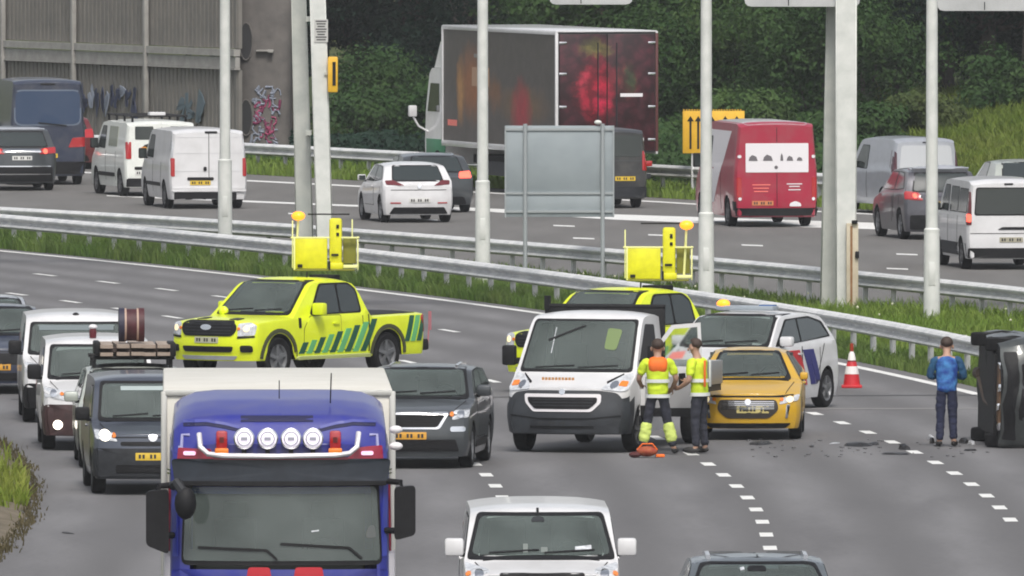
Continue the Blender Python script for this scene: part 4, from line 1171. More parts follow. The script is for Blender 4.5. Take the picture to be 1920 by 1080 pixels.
# grey suv left edge
c = hatch('estate_suv', 'dark grey car with lit tail lamps in front of the navy van, left edge', 'car', FAR, GRAPH, L=4.6, W=1.84, H=1.68, hood=(1.15, 1.06), nose=.85, roof0=2.0, roof1=3.9, tail=(4.42, 1.15), axles=(.9, 3.65), wr=.35, belt_r=1.12)
c.windscreen(c.hood, 2.0); c.rearglass(1.16, 1.52, .74, .64); c.panel('tailgate_trim', 'B', rect(-.5, .99, .5, 1.08), CHROME, off=.012)
c.both('tail_lamp', 'B', [(.46, .96), (.9, .98), (.9, 1.14), (.52, 1.10)], TLRED, off=.014); c.both('lamp', 'B', disc(.62, 1.03, .06), TLLIT, off=.02, r=0); c.plate('B', 0, .86, PLATEW)
c.panel('rear_bumper', 'B', rect(-.8, .25, .8, .62), BLACK, off=.03); c.strip('chrome_strip', 'B', [(-.75, .64), (.75, .64)], .03, CHROME, .04); c.strip('chrome_strip', 'B', [(-.75, .44), (.75, .44)], .03, CHROME, .04); c.panel('spoiler', 'B', rect(-.66, 1.56, .66, 1.61), SILV, off=.05, th=.06)
side_glass(c, [[(1.6, 1.15), (2.1, 1.55), (2.8, 1.56), (2.8, 1.15)], [(2.9, 1.15), (2.9, 1.56), (3.5, 1.54), (3.9, 1.2)]]); c.place(42, 358, 188, True)
# black van right of sign
c = box_van('panel_van', 'black van behind the grey sign, below the rear doors of the box truck', 'van', FAR, BLKP, L=5.1, W=1.95, H=2.02, rim=STEELRIM)
c.windscreen(c.hood, 1.5); c.both('rear_window', 'B', rect(.08, 1.30, .82, 1.84), GLASS, off=.01, r=.06); c.both('tail_lamp', 'B', rect(.84, .95, .96, 1.45), TLRED, off=.014); c.panel('rear_bumper', 'B', rect(-.92, .28, .92, .55), DARKGREY, off=.04)
c.strip('seam', 'B', [(0, .6), (0, 1.9)], .012, GAP); c.strip('seam', 'B', [(-.9, 1.2), (.9, 1.2)], .02, GRAPH); c.plate('B', -.4, .75); c.mirror(1.25, 1.3, BLACK, (.2, .12, .26)); c.place(1143, 391, 189, True)
# red van
c = box_van('delivery_van', 'tall red van with a white printed panel across its rear doors', 'van', FAR, REDP, L=5.4, W=2.05, H=2.55, hood=(.75, 1.35), roof0=1.55, nose=1.08, axles=(.95, 4.3), wr=.35, tumble=.07, belt=[(0, 1.05), (.75, 1.3), (5.4, 1.5)])
c.windscreen(c.hood, 1.55); side_glass(c, [[(1.1, 1.5), (1.65, 2.15), (2.3, 2.15), (2.3, 1.42)]])
c.panel('roof_skin', 'T', [(-.78, 1.9), (.78, 1.9), (.78, 5.28), (-.78, 5.28)], WHITEP, off=.006, r=.2); c.panel('side_wrap', 'S+', [(.9, .55), (2.7, .55), (4.5, 2.30), (1.75, 2.30)], WHT, off=.006)
sp = c.panel('printed_panel', 'B', rect(-.78, 1.32, .76, 2.02), WHT, off=.012, r=.02)
inkm = mat('print_ink', (.13, .12, .13), .7)
for x, w_, h_ in ((-.58, .22, .14), (-.22, .24, .15), (.12, .07, .18), (.32, .16, .12), (.56, .14, .09)):
    c.panel('picture', 'B', [(-x - w_ / 2, 1.60), (-x + w_ / 2, 1.60), (-x + w_ * .4, 1.60 + h_ * .6), (-x + w_ * .1, 1.60 + h_), (-x - w_ * .35, 1.60 + h_ * .7)], inkm, off=.02, r=.01, parent=sp)
c.panel('picture', 'B', disc(.02, 1.44, .045, 8), inkm, off=.02, r=0, rings=(1,), parent=sp)
for k, (x0, x1, z) in enumerate(((.16, .60, 1.02), (.20, .58, .94), (.22, .56, .86), (-.56, -.30, .98), (-.62, -.24, 1.04), (-.58, -.28, .90))): c.strip('printed_line', 'B', [(x0, z), (x1, z)], .022, REFPINK if k < 3 else WHT, .012)
c.panel('sticker', 'B', [(-.60, .50), (-.30, .50), (-.32, .58), (-.45, .63), (-.58, .58)], WHT, off=.012)
c.both('tail_lamp', 'B', rect(.86, .72, .97, 1.20), TLRED, off=.014); c.both('lamp', 'B', disc(.90, .68, .04), WHT, off=.02, r=0, rings=(1,)); c.both('marker', 'B', disc(.90, 1.70, .04), WHT, off=.02, r=0, rings=(1,)); c.plate('B', .35, .58, mat('plate_orange_red', (.55, .20, .08), .5)); c.panel('rear_bumper', 'B', rect(-.98, .28, .98, .46), BLACK, off=.05, th=.06)
c.strip('seam', 'B', [(0, .5), (0, 1.3)], .012, GAP); c.strip('seam', 'B', [(0, 2.04), (0, 2.4)], .012, GAP); c.both('rear_corner_trim', 'S', rect(5.0, .4, 5.3, .62), BLACK, off=.01); c.mirror(1.2, 1.5, BLACK, (.22, .14, .34))
c.place(1457, 426, 190.5, True)
# silver van
c = box_van('panel_van', 'pale silver van with a tall dark tail lamp, right of the gantry column', 'van', FAR, SILV, L=4.4, W=1.80, H=1.92, hood=(.9, 1.1), roof0=1.6, nose=.85, axles=(.85, 3.6), wr=.32, tumble=.13)
c.windscreen(c.hood, 1.6); c.both('tail_lamp', 'B', [(.76, .9), (.88, .9), (.84, 1.62), (.76, 1.55)], mat('dark_tail_lamp', (.06, .01, .02), .2, coat=.8), off=.014); c.panel('rear_bumper', 'B', rect(-.85, .25, .85, .60), DARKGREY, off=.03)
c.panel('tailgate_upper', 'B', [(-.7, 1.12), (.7, 1.12), (.64, 1.72), (-.64, 1.72)], mat('pale_window_film', (.50, .52, .54), .3, coat=.5), off=.01, r=.08); c.plate('B', 0, .8); side_glass(c, [[(1.3, 1.15), (1.75, 1.68), (2.3, 1.68), (2.3, 1.12)]]); c.mirror(1.4, 1.2, BLACK); c.panel('roof_light', 'B', rect(-.1, 1.78, .1, 1.81), BLACK, off=.012); c.strip('seam', 'B', [(-.82, 1.05), (.82, 1.05)], .014, GAP)
c.place(1738, 403, 197, True)
# dark car in front of silver van
c = hatch('estate_suv', 'graphite car with a raised dark rear window, partly behind the fourth lamp mast', 'car', FAR, mat('grey_violet_paint', (.085, .085, .10), .35, .3, coat=.6, var=.1), L=4.5, W=1.84, H=1.68, hood=(1.15, 1.06), nose=.85, roof0=2.0, roof1=4.0, tail=(4.36, 1.12), axles=(.9, 3.6), wr=.35, belt_r=1.1)
c.windscreen(c.hood, 2.0); c.rearglass(1.14, 1.54, .76, .66); rear_common(c, [(.5, .92), (.9, .95), (.9, 1.14), (.58, 1.10)], (0, .84), PLATEY, rect(-.8, .25, .8, .58)); c.both('lamp', 'B', disc(.68, 1.03, .05), TLLIT, off=.02, r=0)
side_glass(c, [[(1.6, 1.15), (2.1, 1.55), (2.8, 1.56), (2.8, 1.15)], [(2.9, 1.15), (2.9, 1.56), (3.5, 1.54), (3.9, 1.2)]]); c.panel('spoiler', 'B', rect(-.66, 1.57, .66, 1.63), SILV, off=.12, th=.14); c.both('door_gap', 'S', rect(2.84, .5, 2.86, 1.1), GAP, off=.006, r=0); c.place(1772, 450, 190, True)
# white minibus right edge
c = box_van('passenger_van', 'white passenger van with a wide dark rear window at the right edge', 'van', FAR, WHITEP, L=4.9, W=1.95, H=2.0)
c.windscreen(c.hood, 1.5); c.rearglass(1.22, 1.78, .80, .76); c.both('tail_lamp', 'B', rect(.87, .98, .97, 1.72), mat('dark_red_lens', (.12, .01, .015), .2, coat=.8), off=.014); c.both('lamp', 'B', rect(.88, 1.05, .96, 1.22), TLLIT, off=.02); c.panel('rear_bumper', 'B', rect(-.92, .26, .92, .48), BLACK, off=.04)
c.plate('B', .0, .66, mat('plate_grey', (.35, .33, .25), .5)); c.panel('plate_recess', 'B', [(-.4, .88), (.3, .88), (.2, .94), (-.32, .94)], BLACK, off=.014); side_glass(c, [[(1.15, 1.28), (1.6, 1.80), (2.2, 1.80), (2.2, 1.25)], rect(2.4, 1.26, 3.4, 1.78), rect(3.5, 1.26, 4.6, 1.76)]); c.both('side_moulding', 'S', rect(1.4, .3, 4.6, .58), DARKGREY, off=.015); c.strip('seam', 'B', [(-.9, .80), (.9, .80)], .012, GAP); c.mirror(1.25, 1.3, BLACK)
c.panel('roof_light', 'B', rect(-.05, 1.86, .15, 1.9), BLACK, off=.012); c.place(1896, 506, 188, True)
# pale car beyond it
c = hatch('hatchback', 'pale cream car whose roof shows above the white passenger van at the right edge', 'car', FAR, PALEG, H=1.46)
c.windscreen(c.hood, 1.85); c.rearglass(1.03, 1.37); rear_common(c, [(.5, .85), (.82, .87), (.82, 1.0), (.56, 1.0)], (0, .6), PLATEY, rect(-.7, .22, .7, .38)); side_glass(c, [[(1.5, 1.0), (2.0, 1.36), (2.6, 1.37), (2.6, 1.0)]]); c.place(1934, 412, 190, True)

# ---- dark box truck on the far carriageway
def far_truck():
    dm = bpy.data.materials.new('printed_truck_side'); dm.use_nodes = True; n, l = dm.node_tree.nodes, dm.node_tree.links; b = n['Principled BSDF']
    def blobs(base, items, mname):
        m = bpy.data.materials.new(mname); m.use_nodes = True; n, l = m.node_tree.nodes, m.node_tree.links; b = n['Principled BSDF']; b.inputs['Roughness'].default_value = .4
        tc = n.new('ShaderNodeTexCoord'); nz = n.new('ShaderNodeTexNoise'); nz.inputs['Scale'].default_value = 1.7; nz.inputs['Detail'].default_value = 9; nz.inputs['Roughness'].default_value = .72
        l.new(tc.outputs['Object'], nz.inputs['Vector'])
        dis = n.new('ShaderNodeVectorMath'); dis.operation = 'MULTIPLY_ADD'; dis.inputs[1].default_value = (.9, .9, .9)
        l.new(nz.outputs['Color'], dis.inputs[0]); l.new(tc.outputs['Object'], dis.inputs[2])
        col = None
        for (cx, cy, cz, rx, ry, rz, rgb) in items:
            mp = n.new('ShaderNodeMapping'); mp.vector_type = 'POINT'; mp.inputs['Location'].default_value = (-(cx + .45) / rx, -(cy + .45) / ry, -(cz + .45) / rz); mp.inputs['Scale'].default_value = (1 / rx, 1 / ry, 1 / rz)
            l.new(dis.outputs[0], mp.inputs['Vector']); ln = n.new('ShaderNodeVectorMath'); ln.operation = 'LENGTH'; l.new(mp.outputs[0], ln.inputs[0])
            rp = n.new('ShaderNodeMapRange'); rp.inputs['From Min'].default_value = 1.05; rp.inputs['From Max'].default_value = .35; l.new(ln.outputs['Value'], rp.inputs['Value'])
            mx = n.new('ShaderNodeMixRGB'); mx.inputs[2].default_value = (*rgb, 1)
            if col: l.new(col, mx.inputs[1])
            else: mx.inputs[1].default_value = (*base, 1)
            l.new(rp.outputs[0], mx.inputs[0]); col = mx.outputs[0]
        vo = n.new('ShaderNodeTexVoronoi'); vo.inputs['Scale'].default_value = 3.6; l.new(dis.outputs[0], vo.inputs['Vector'])
        vm = n.new('ShaderNodeMapRange'); vm.inputs['From Min'].default_value = .05; vm.inputs['From Max'].default_value = .75; vm.inputs['To Min'].default_value = 1.5 if 'rear' in mname else 1.1; vm.inputs['To Max'].default_value = .35 if 'rear' in mname else .85; l.new(vo.outputs['Distance'], vm.inputs['Value'])
        ml = n.new('ShaderNodeVectorMath'); ml.operation = 'SCALE'; l.new(col, ml.inputs[0]); l.new(vm.outputs[0], ml.inputs['Scale'])
        l.new(ml.outputs[0], b.inputs['Base Color']); return m
    bpy.data.materials.remove(dm)
    CABW = paint('lifted_white_cab', (.82, .82, .82))  # whiter than the other white paint, lifts the shaded cab by colour
    L = 11.2; W = 2.68
    t = empty('box_truck', (0, 0, 0), label='dark box truck with printed food pictures, a dark red rear and a white cab', cat='truck', group=FAR)
    # origin at the rear bumper, front towards -y (local y from -L to 0)
    side = blobs((.085, .074, .068), [(1.27, -8.2, 2.8, 9, 1.7, 1.1, (.30, .11, .035)), (1.27, -9.4, 2.6, 9, .45, 1.0, (.40, .20, .06)), (1.27, -3.2, 2.3, 9, 2.6, .6, (.17, .10, .05)), (1.27, -3.4, 2.1, 9, 1.1, 1.0, (.36, .02, .035)), (1.27, -6.0, 2.6, 9, .9, .5, (.20, .09, .04))], 'printed_truck_side')
    rear = blobs((.050, .008, .014), [(-.30 * -1, 0, 2.75, .62, 9, .95, (.34, .008, .030)), (.10, 0, 2.5, .30, 9, .40, (.42, .015, .05)), (.62, 0, 3.0, .22, 9, .45, (.30, .02, .04)), (.30, 0, 3.85, .5, 9, .26, (.15, .13, .03)), (-.50, 0, 3.0, .38, 9, .55, (.11, .02, .02)), (-.62, 0, 3.1, .18, 9, .4, (.04, .05, .02))], 'printed_truck_rear')
    def P(name, mb, m, parent=None): return mb.build(name, m, parent or t, 35)
    P('box', MB().box((0, -L / 2, 2.72), (W - .06, L - .06, 3.1)), BLKP)
    P('side_print', MB().box((W / 2 - .012, -L / 2, 2.72), (.03, L - .24, 2.98)), side)
    P('side_panel', MB().box((-W / 2 + .012, -L / 2, 2.72), (.03, L - .24, 2.98)), BLKP)
    for z, h in ((4.25, .10), (1.20, .15)):
        P('frame_rail', MB().box((W / 2, -L / 2, z), (.06, L, h), b=.01), WHITEP); P('frame_rail', MB().box((-W / 2, -L / 2, z), (.06, L, h), b=.01), WHITEP)
    for y in (-.04, -L + .05):
        for s_ in (1, -1): P('corner_post', MB().box((s_ * W / 2, y, 2.72), (.075, .09, 3.06), b=.01), WHITEP if (s_ > 0 or y < -1) else mat('dark_red_post', (.10, .03, .03), .5))
    P('roof', MB().box((0, -L / 2, 4.295), (W, L, .04), b=.01), WHITEP)
    for s_ in (1, -1):
        dr = P('rear_door', MB().box((s_ * .645, .0, 2.72), (1.26, .05, 3.0), b=.01), rear)
        for z in (1.5, 2.35, 3.2, 4.0): P('hinge', MB().box((s_ * 1.19, .035, z), (.20, .03, .06), b=.008), CHROME, dr)
        P('lock_bar', MB().tube([(s_ * .25, .045, 1.15), (s_ * .25, .045, 4.0)], .018, 8), DARKGREY, dr)
        P('tail_lamp', MB().box((s_ * 1.05, .03, .88), (.30, .05, .14), b=.01), TLRED)
    for x0, x1, z in ((.15, .85, 1.75), (-.35, -.95, 2.65), (-.3, -.95, 1.62), (-.35, -.98, 1.50)): P('printed_line', MB().box(((x0 + x1) / 2, .027, z), (abs(x1 - x0), .006, .09)), WHT)
    P('side_label', MB().box((W / 2 + .006, -L + 1.0, 1.75), (.006, .9, .16)), REFPINK); P('side_label', MB().box((W / 2 + .006, -7.4, 3.0), (.006, 1.7, .5)), mat('print_pale_peach', (.42, .26, .16), .5))
    P('side_label', MB().box((W / 2 + .006, -7.6, 3.55), (.006, .9, .10)), mat('print_grey', (.25, .24, .22), .5))
    P('chassis', MB().box((0, -L / 2 - .4, .78), (.9, L + 1.2, .22)), UNDER); P('side_guard', MB().box((W / 2 - .1, -L / 2 - .2, .62), (.04, 3.4, .36)), DARKGREY); P('side_guard', MB().box((-W / 2 + .1, -L / 2 - .2, .62), (.04, 3.4, .36)), DARKGREY)
    P('bumper', MB().box((0, -.12, .55), (2.4, .12, .14), b=.02), DARKGREY)
    # wheels share one mesh
    wm = MB().lathe([(.30, -.15), (.47, -.16), (.51, -.12), (.51, .12), (.47, .16), (.30, .15), (.25, .05), (.001, .04)], 26, 'x'); wme = mesh('wheel', wm.v, wm.f, RUBBER, smooth=40)
    rm = MB().lathe([(.295, .14), (.27, .09), (.12, .07), (.11, .15), (.001, .15)], 22, 'x'); rme = mesh('rim', rm.v, rm.f, ALU, smooth=40)
    for y in (-2.0, -3.3, -L - .9):
        for s_ in (1, -1):
            o = link('wheel', wme, t); o.location = (s_ * 1.08, y, .51); o.rotation_euler = (0, 0, 0 if s_ > 0 else math.pi); link('rim', rme, o)
    cab = MB().prism([(-L - .15, .62), (-L - 2.15, .62), (-L - 2.2, 1.2), (-L - 2.12, 2.0), (-L - 1.75, 3.0), (-L - 1.5, 3.15), (-L - .15, 3.15)], -1.22, 1.22, 'yz'); P('cab', cab, CABW)
    df = MB().prism([(-L - .2, 3.16), (-L - 1.5, 3.16), (-L - .9, 3.85), (-L - .2, 4.0)], -1.15, 1.15, 'yz'); P('roof_fairing', df, CABW)
    P('cab_side_window', MB().prism([(-L - .75, 2.0), (-L - 1.9, 2.0), (-L - 1.6, 2.75), (-L - .75, 2.75)], 1.21, 1.235, 'yz'), GLASS); P('cab_lower', MB().box((1.215, -L - 1.1, 1.0), (.03, 1.9, .55), b=.01), mat('green_skirt', (.03, .20, .09), .45)); P('windscreen', MB().box((0, -L - 2.0, 2.35), (2.2, .06, .8), Matrix.Rotation(R(-20), 4, 'X')), WGLASS)
    mr = P('wing_mirror', MB().box((1.62, -L - 2.0, 2.0), (.22, .16, .30), b=.05), WHITEP); P('mirror_arm', MB().tube([(1.2, -L - 1.9, 1.45), (1.45, -L - 2.0, 1.6), (1.6, -L - 2.0, 1.85)], .03, 6), WHITEP, mr)
    P('wing_mirror', MB().box((-1.62, -L - 2.0, 2.0), (.22, .16, .5), b=.05), WHITEP)
    t.location = G(1138, 371); t.rotation_euler = (0, 0, R(180 + 15.5))
far_truck()

# ---- vehicles around the accident ------------------------------------------------------
def pickup(label, beacon_x=-.52, group='yellow traffic-officer pickups with raised sign boxes'):
    L, W, H = 5.37, 1.92, 1.80
    hood = (1.35, 1.15)
    top = [(0, 1.03), (.1, 1.08), (.5, 1.12), hood, (2.05, H - .05), (2.5, H), (3.1, H - .02), (3.38, H - .1), (3.62, 1.13), (3.7, 1.11), (L, 1.13)]
    c = Car('pickup_truck', label, 'pickup truck', group, HIVIS, L, W, H, top, [(0, 1.0), (1.3, 1.08), (3.4, 1.12), (3.7, 1.3), (L, 1.3)], zb=.36, tumble=.20, crown=.06, axles=(.92, 4.19), wr=.39, wt=.25,
            fbow=.24, rbow=.05, fshear=[(0, .12), (.45, .04), (.6, 0), (.95, .03), (1.2, .08), (3, .1)], smooth_w=.10, lower=.03)
    c.windscreen(hood, 2.05, wb=.80, wtp=.68, cabin=True)
    # bonnet, grille, lamps
    c.panel('grille', 'F', [(-.52, .80), (.52, .80), (.60, .90), (.60, 1.0), (.50, 1.07), (-.50, 1.07), (-.60, 1.0), (-.60, .90)], BLACK, off=.016, r=.06)
    grille_bars(c, -.5, .82, .5, 1.04, 4, DARKGREY, off=.026); c.panel('emblem', 'F', [(.12 * math.cos(k * .5236), .955 + .05 * math.sin(k * .5236)) for k in range(12)], CHROME, off=.04, r=0, rings=(1,))
    lights_front(c, [(.63, .80), (.90, .82), (.91, 1.0), (.80, 1.04), (.63, 1.02)], lit='soft')
    c.both('lamp_bezel', 'F', [(.62, .76), (.90, .78), (.90, .81), (.63, .80)], BLACK, off=.014, r=.01)
    c.panel('lower_intake', 'F', [(-.52, .52), (.52, .52), (.56, .62), (-.56, .62)], BLACK, off=.02, r=.04); c.both('fog_lamp', 'F', rect(.68, .52, .88, .64), BLACK, off=.02, r=.04)
    c.panel('bumper_skid', 'F', [(-.55, .38), (.55, .38), (.62, .45), (-.62, .45)], SILV, off=.012); c.plate('F', .0, .73, mat('plate_faded', (.42, .42, .30), .5))
    for x in (-.42, .30): c.panel('bonnet_vent', 'T', [(x, .28), (x + .22, .28), (x + .20, .50), (x + .03, .50)], DARKGREY, off=.01)
    for sd in ('S+', 'S-'):
        c.panel('side_window_seal', sd, [(1.85, 1.14), (2.28, 1.70), (3.16, 1.70), (3.36, 1.58), (3.42, 1.15)], BLACK, off=.004, r=.08)
        c.panel('side_window', sd, [(1.93, 1.17), (2.31, 1.66), (2.74, 1.67), (2.74, 1.17)], GLASS, off=.010, r=.05)
        c.panel('side_window', sd, [(2.80, 1.17), (2.80, 1.67), (3.13, 1.66), (3.31, 1.55), (3.36, 1.18)], GLASS, off=.010, r=.06)
        c.door(sd, [(1.66, .50), (2.76, .50), (2.76, 1.12), (1.86, 1.12), (1.66, .9)], None, (2.60, .98)); c.panel('side_vent', sd, rect(1.50, .92, 1.57, 1.10), BLACK, off=.012, r=.02)
        c.strip('seam', sd, [(3.62, .45), (3.60, 1.12)], .03, GAP, .006); c.strip('seam', sd, [(2.80, .5), (3.3, .5), (3.42, .7), (3.42, 1.1)], .012, GAP, .006)
        c.panel('sill_step', sd, rect(1.45, .36, 3.62, .42), mat('sill_pale', (.5, .55, .2), .5), off=.06, th=.08, r=.02)
        # battenburg-like slanting stripes, taller towards the rear
        n = 9
        for k in range(n):
            y0 = 1.50 + k * .232; h = .20 + .42 * (k / n) ** 1.1; sl_ = h * .60
            c.panel('reflective_stripe', sd, [(y0, .46), (y0 + .155, .46), (y0 + .155 + sl_, .46 + h), (y0 + sl_, .46 + h)], GREEND if k % 2 == 0 else GREENL, off=.014, th=.004, r=.0, rings=(1, .6, .3))
        for k in range(3):
            y0 = 4.68 + k * .18; c.panel('reflective_stripe', sd, [(y0, .60), (y0 + .13, .60), (y0 + .30, 1.06), (y0 + .17, 1.06)], GREEND if k % 2 == 0 else GREENL, off=.014, th=.004, r=0, rings=(1, .6, .3))
        for a in (.92, 4.19):   # flared arches
            pts = [(a + .50 * math.cos(t), .39 + .50 * math.sin(t)) for t in np.linspace(.02, math.pi - .02, 16)]; c.strip('wheel_arch_lip', sd, pts, .075, mat('arch_lip_dark', (.05, .055, .02), .6), .02)
    c.both('tail_lamp', 'B', rect(.80, .78, .93, 1.08), TLRED, off=.014); c.both('tail_lamp_side', 'S', rect(5.18, .76, 5.32, 1.06), TLRED, off=.012); c.panel('tailgate', 'B', rect(-.74, .62, .74, 1.08), HIVIS, off=.012)
    c.add('rear_bumper', MB().box((0, L + .05, .52), (1.80, .20, .20), b=.04), BLACK); c.add('red_flag', MB().tube([(.88, L + .12, .5), (.90, L + .16, 1.1)], .015, 6).box((.9, L + .16, .95), (.02, .07, .34)), mat('faded_pink_flag', (.42, .16, .18), .7)); c.plate('B', 0, .9)
    c.panel('bed_cover', 'T', rect(-.78, 3.78, .78, L - .12), BLACK, off=.006, r=.05)
    c.mirror(1.98, 1.22, HIVIS, (.24, .16, .22)); c.add('bonnet_spotlight', MB().ball((-.62, 1.35, 1.2), (.10, .07, .09)), HIVIS)
    c.strip('aerial', 'T', [(.3, 2.6), (.3, 2.62)], .02, BLACK, .1)
    # raised sign box on its mast
    y = 3.55
    c.add('mast_base', MB().box((0, y, 1.44), (.44, .36, .74), b=.02), BLACK)
    Y3 = mat('sign_box_yellow', (.66, .63, .010), .5, var=.14, vscale=3); YPALE = mat('pale_yellow_frame', (.78, .78, .35), .5); YD = mat('olive_recess', (.19, .19, .02), .6)
    rot = R(35); mm = Matrix.Rotation(rot, 4, 'Z')     # the box is turned square to the road
    def sb(name, ctr, dim, m, parent=None, b=.012):
        v = mm @ Vector((ctr[0], ctr[1], 0)); return c.add(name, MB().box((v.x, y + v.y, ctr[2]), dim, mm, b=b), m, parent)
    bx = sb('sign_box', (-.24, 0, 2.19), (.58, .20, .54), Y3); sb('foot', (-.44, -.115, 1.97), (.09, .03, .06), BLACK, bx); sb('lower_bar', (0, -.02, 1.90), (1.10, .22, .035), YD, bx); sb('upper_rail', (.01, -.06, 2.48), (1.24, .05, .03), YPALE, bx); sb('edge_frame', (-.54, -.05, 2.19), (.03, .22, .58), YPALE, bx)
    tw = sb('tower', (.20, 0, 2.38), (.23, .20, .90), Y3, None, .07); sb('latch', (.19, -.125, 2.17), (.13, .03, .04), BLACK, tw); sb('joint', (.09, -.125, 1.98), (.035, .03, .16), BLACK, tw); sb('tower_slot', (.24, -.11, 2.68), (.05, .02, .07), BLACK, tw); sb('tower_slot', (.24, -.11, 2.54), (.05, .02, .06), BLACK, tw); sb('tower_foot', (.22, -.02, 1.97), (.24, .22, .12), Y3, tw, .03)
    fr_ = sb('frame_post', (.60, -.04, 2.20), (.030, .06, .60), YPALE); sb('frame_foot', (.46, -.03, 1.96), (.28, .12, .06), YPALE, fr_); sb('recess', (.45, .07, 2.24), (.24, .04, .46), YD, fr_); sb('slant_stay', (.50, -.05, 2.64), (.025, .03, .34), YPALE, fr_)
    sb('stay_pole', (-.575, -.06, 2.36), (.024, .024, .86), YPALE)
    def beacon(ux, uz, m=AMBER):
        v = mm @ Vector((ux, 0, 0)); pl = c.add('beacon_pole', MB().tube([(v.x, y + v.y, 1.95), (v.x + .06, y + v.y, uz)], .022, 8), YPALE); c.add('beacon', MB().ball((v.x + .06, y + v.y, uz + .03), (.125, .12, .085)), m, pl)
    beacon(beacon_x, 2.84)
    v0, v1 = mm @ Vector((-.3, 0, 0)), mm @ Vector((.45, 0, 0)); c.add('cross_bar', MB().tube([(v0.x, y + v0.y, 2.90), (v1.x, y + v1.y, 2.90)], .016, 6), BLACK)
    return c
pickup('bright yellow pickup with green stripes standing across the lanes, left one, above the blue truck').place(386, 714, -36)
c = pickup('bright yellow pickup behind the white flatbed van, mostly hidden', .46); c.place(1012, 738, -36)

# white chassis-cab with flatbed and open driver door
L, W, H = 2.35, 2.05, 2.22
c = Car('flatbed_van', 'white flatbed van with dark front bumper and its driver door open, beside the two workers', 'van', None, WHITEP, L, W, H,
        [(0, 1.02), (.06, 1.05), (.72, 1.28), (1.42, H - .05), (1.75, H), (L - .12, H), (L, H - .06)], [(0, 1.0), (.7, 1.25), (L, 1.30)], zb=.30, tumble=.09, crown=.07, axles=(.92,), wr=.35, wt=.22, rim=STEELRIM, fbow=.26, rbow=.0,
        fshear=[(0, .08), (.4, .02), (.6, 0), (1.0, .07), (1.3, .10), (3, .1)], plan_r=0)
c.root['group'] = 'vehicles around the accident'
c.windscreen((.72, 1.28), 1.42, wb=.87, wtp=.80, z0=.03, z1=.17, frame=.04)
c.panel('front_bumper', 'F', [(-.93, .32), (.93, .32), (.93, .84), (.84, .96), (.56, 1.0), (-.56, 1.0), (-.84, .96), (-.93, .84)], mat('bumper_slate', (.030, .034, .040), .5, var=.25, vscale=3), off=.02, th=.04, r=.08, rings=(1, .85, .7, .5, .3, .15))
c.panel('grille_frame', 'F', [(-.50, .66), (.46, .66), (.60, .80), (.60, .94), (-.66, .94), (-.64, .80)], WHT, off=.035, r=.04); c.panel('grille', 'F', [(-.46, .70), (.42, .70), (.54, .81), (.54, .885), (-.60, .885), (-.58, .81)], BLACK, off=.045, r=.03)
wrap(c, .33, .88, .62, 'bumper_slate'); grille_bars(c, -.5, .73, .48, .87, 3, DARKGREY, off=.055); c.panel('emblem', 'F', disc(-.02, .975, .05), CHROME, off=.04, r=0, rings=(1,))
c.both('headlight', 'F', [(.58, 1.02), (.92, .98), (.99, 1.02), (.97, 1.26), (.82, 1.22), (.66, 1.10)], HLGLASS, off=.016, r=.04)
c.both('indicator', 'F', [(.82, 1.06), (.95, 1.04), (.95, 1.12), (.84, 1.13)], ORANGELAMP, off=.026, r=.02); c.both('lamp', 'F', disc(.76, 1.07, .06), CHROME, off=.026, r=0, rings=(1, .5))
c.both('lamp_bezel', 'F', [(.64, 1.10), (.82, 1.23), (.82, 1.245), (.62, 1.12)], BLACK, off=.02, r=0)
mb = MB()
for k in range(10):
    h, nn = c.proj('F', -.45 + .056 * k, 1.155); mb.box(h + nn * .012, (.038, .012, .055))
c.add('bonnet_lettering', mb, mat('print_brown_orange', (.42, .20, .06), .6))['kind'] = 'stuff'
c.plate('F', -.18, .50, PLATEY); c.panel('lower_intake', 'F', rect(-.55, .40, .5, .44), BLACK, off=.03); c.strip('bumper_crease', 'F', [(-.9, .60), (-.4, .55), (.4, .55), (.9, .60)], .02, BLACK, .026)
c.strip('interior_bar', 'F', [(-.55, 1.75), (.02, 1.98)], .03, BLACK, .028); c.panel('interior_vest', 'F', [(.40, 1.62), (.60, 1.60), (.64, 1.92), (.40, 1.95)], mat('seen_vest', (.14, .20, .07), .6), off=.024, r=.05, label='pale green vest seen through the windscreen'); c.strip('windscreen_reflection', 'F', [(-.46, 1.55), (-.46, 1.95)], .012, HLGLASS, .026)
# doorway on the driver's side stands open, other side closed
dy0, dy1 = .95, 2.02
c.panel('doorway', 'S+', [(dy0 + .02, .62), (dy1, .62), (dy1, 2.0), (1.52, 2.02), (1.0, 1.42)], mat('cab_interior', (.03, .03, .034), .9), off=.004, r=.05, rings=(1, .8, .6, .4, .2))
c.panel('seat', 'S+', [(1.45, 1.0), (1.9, 1.0), (1.98, 1.75), (1.72, 1.78)], DARKGREY, off=.012, r=.06)
c.door('S-', [(.98, .62), (2.02, .62), (2.02, 1.28), (1.1, 1.28)], None, (1.9, 1.12)); c.panel('side_window', 'S-', [(1.15, 1.34), (1.56, 1.98), (2.0, 1.98), (2.0, 1.34)], GLASS, off=.01)
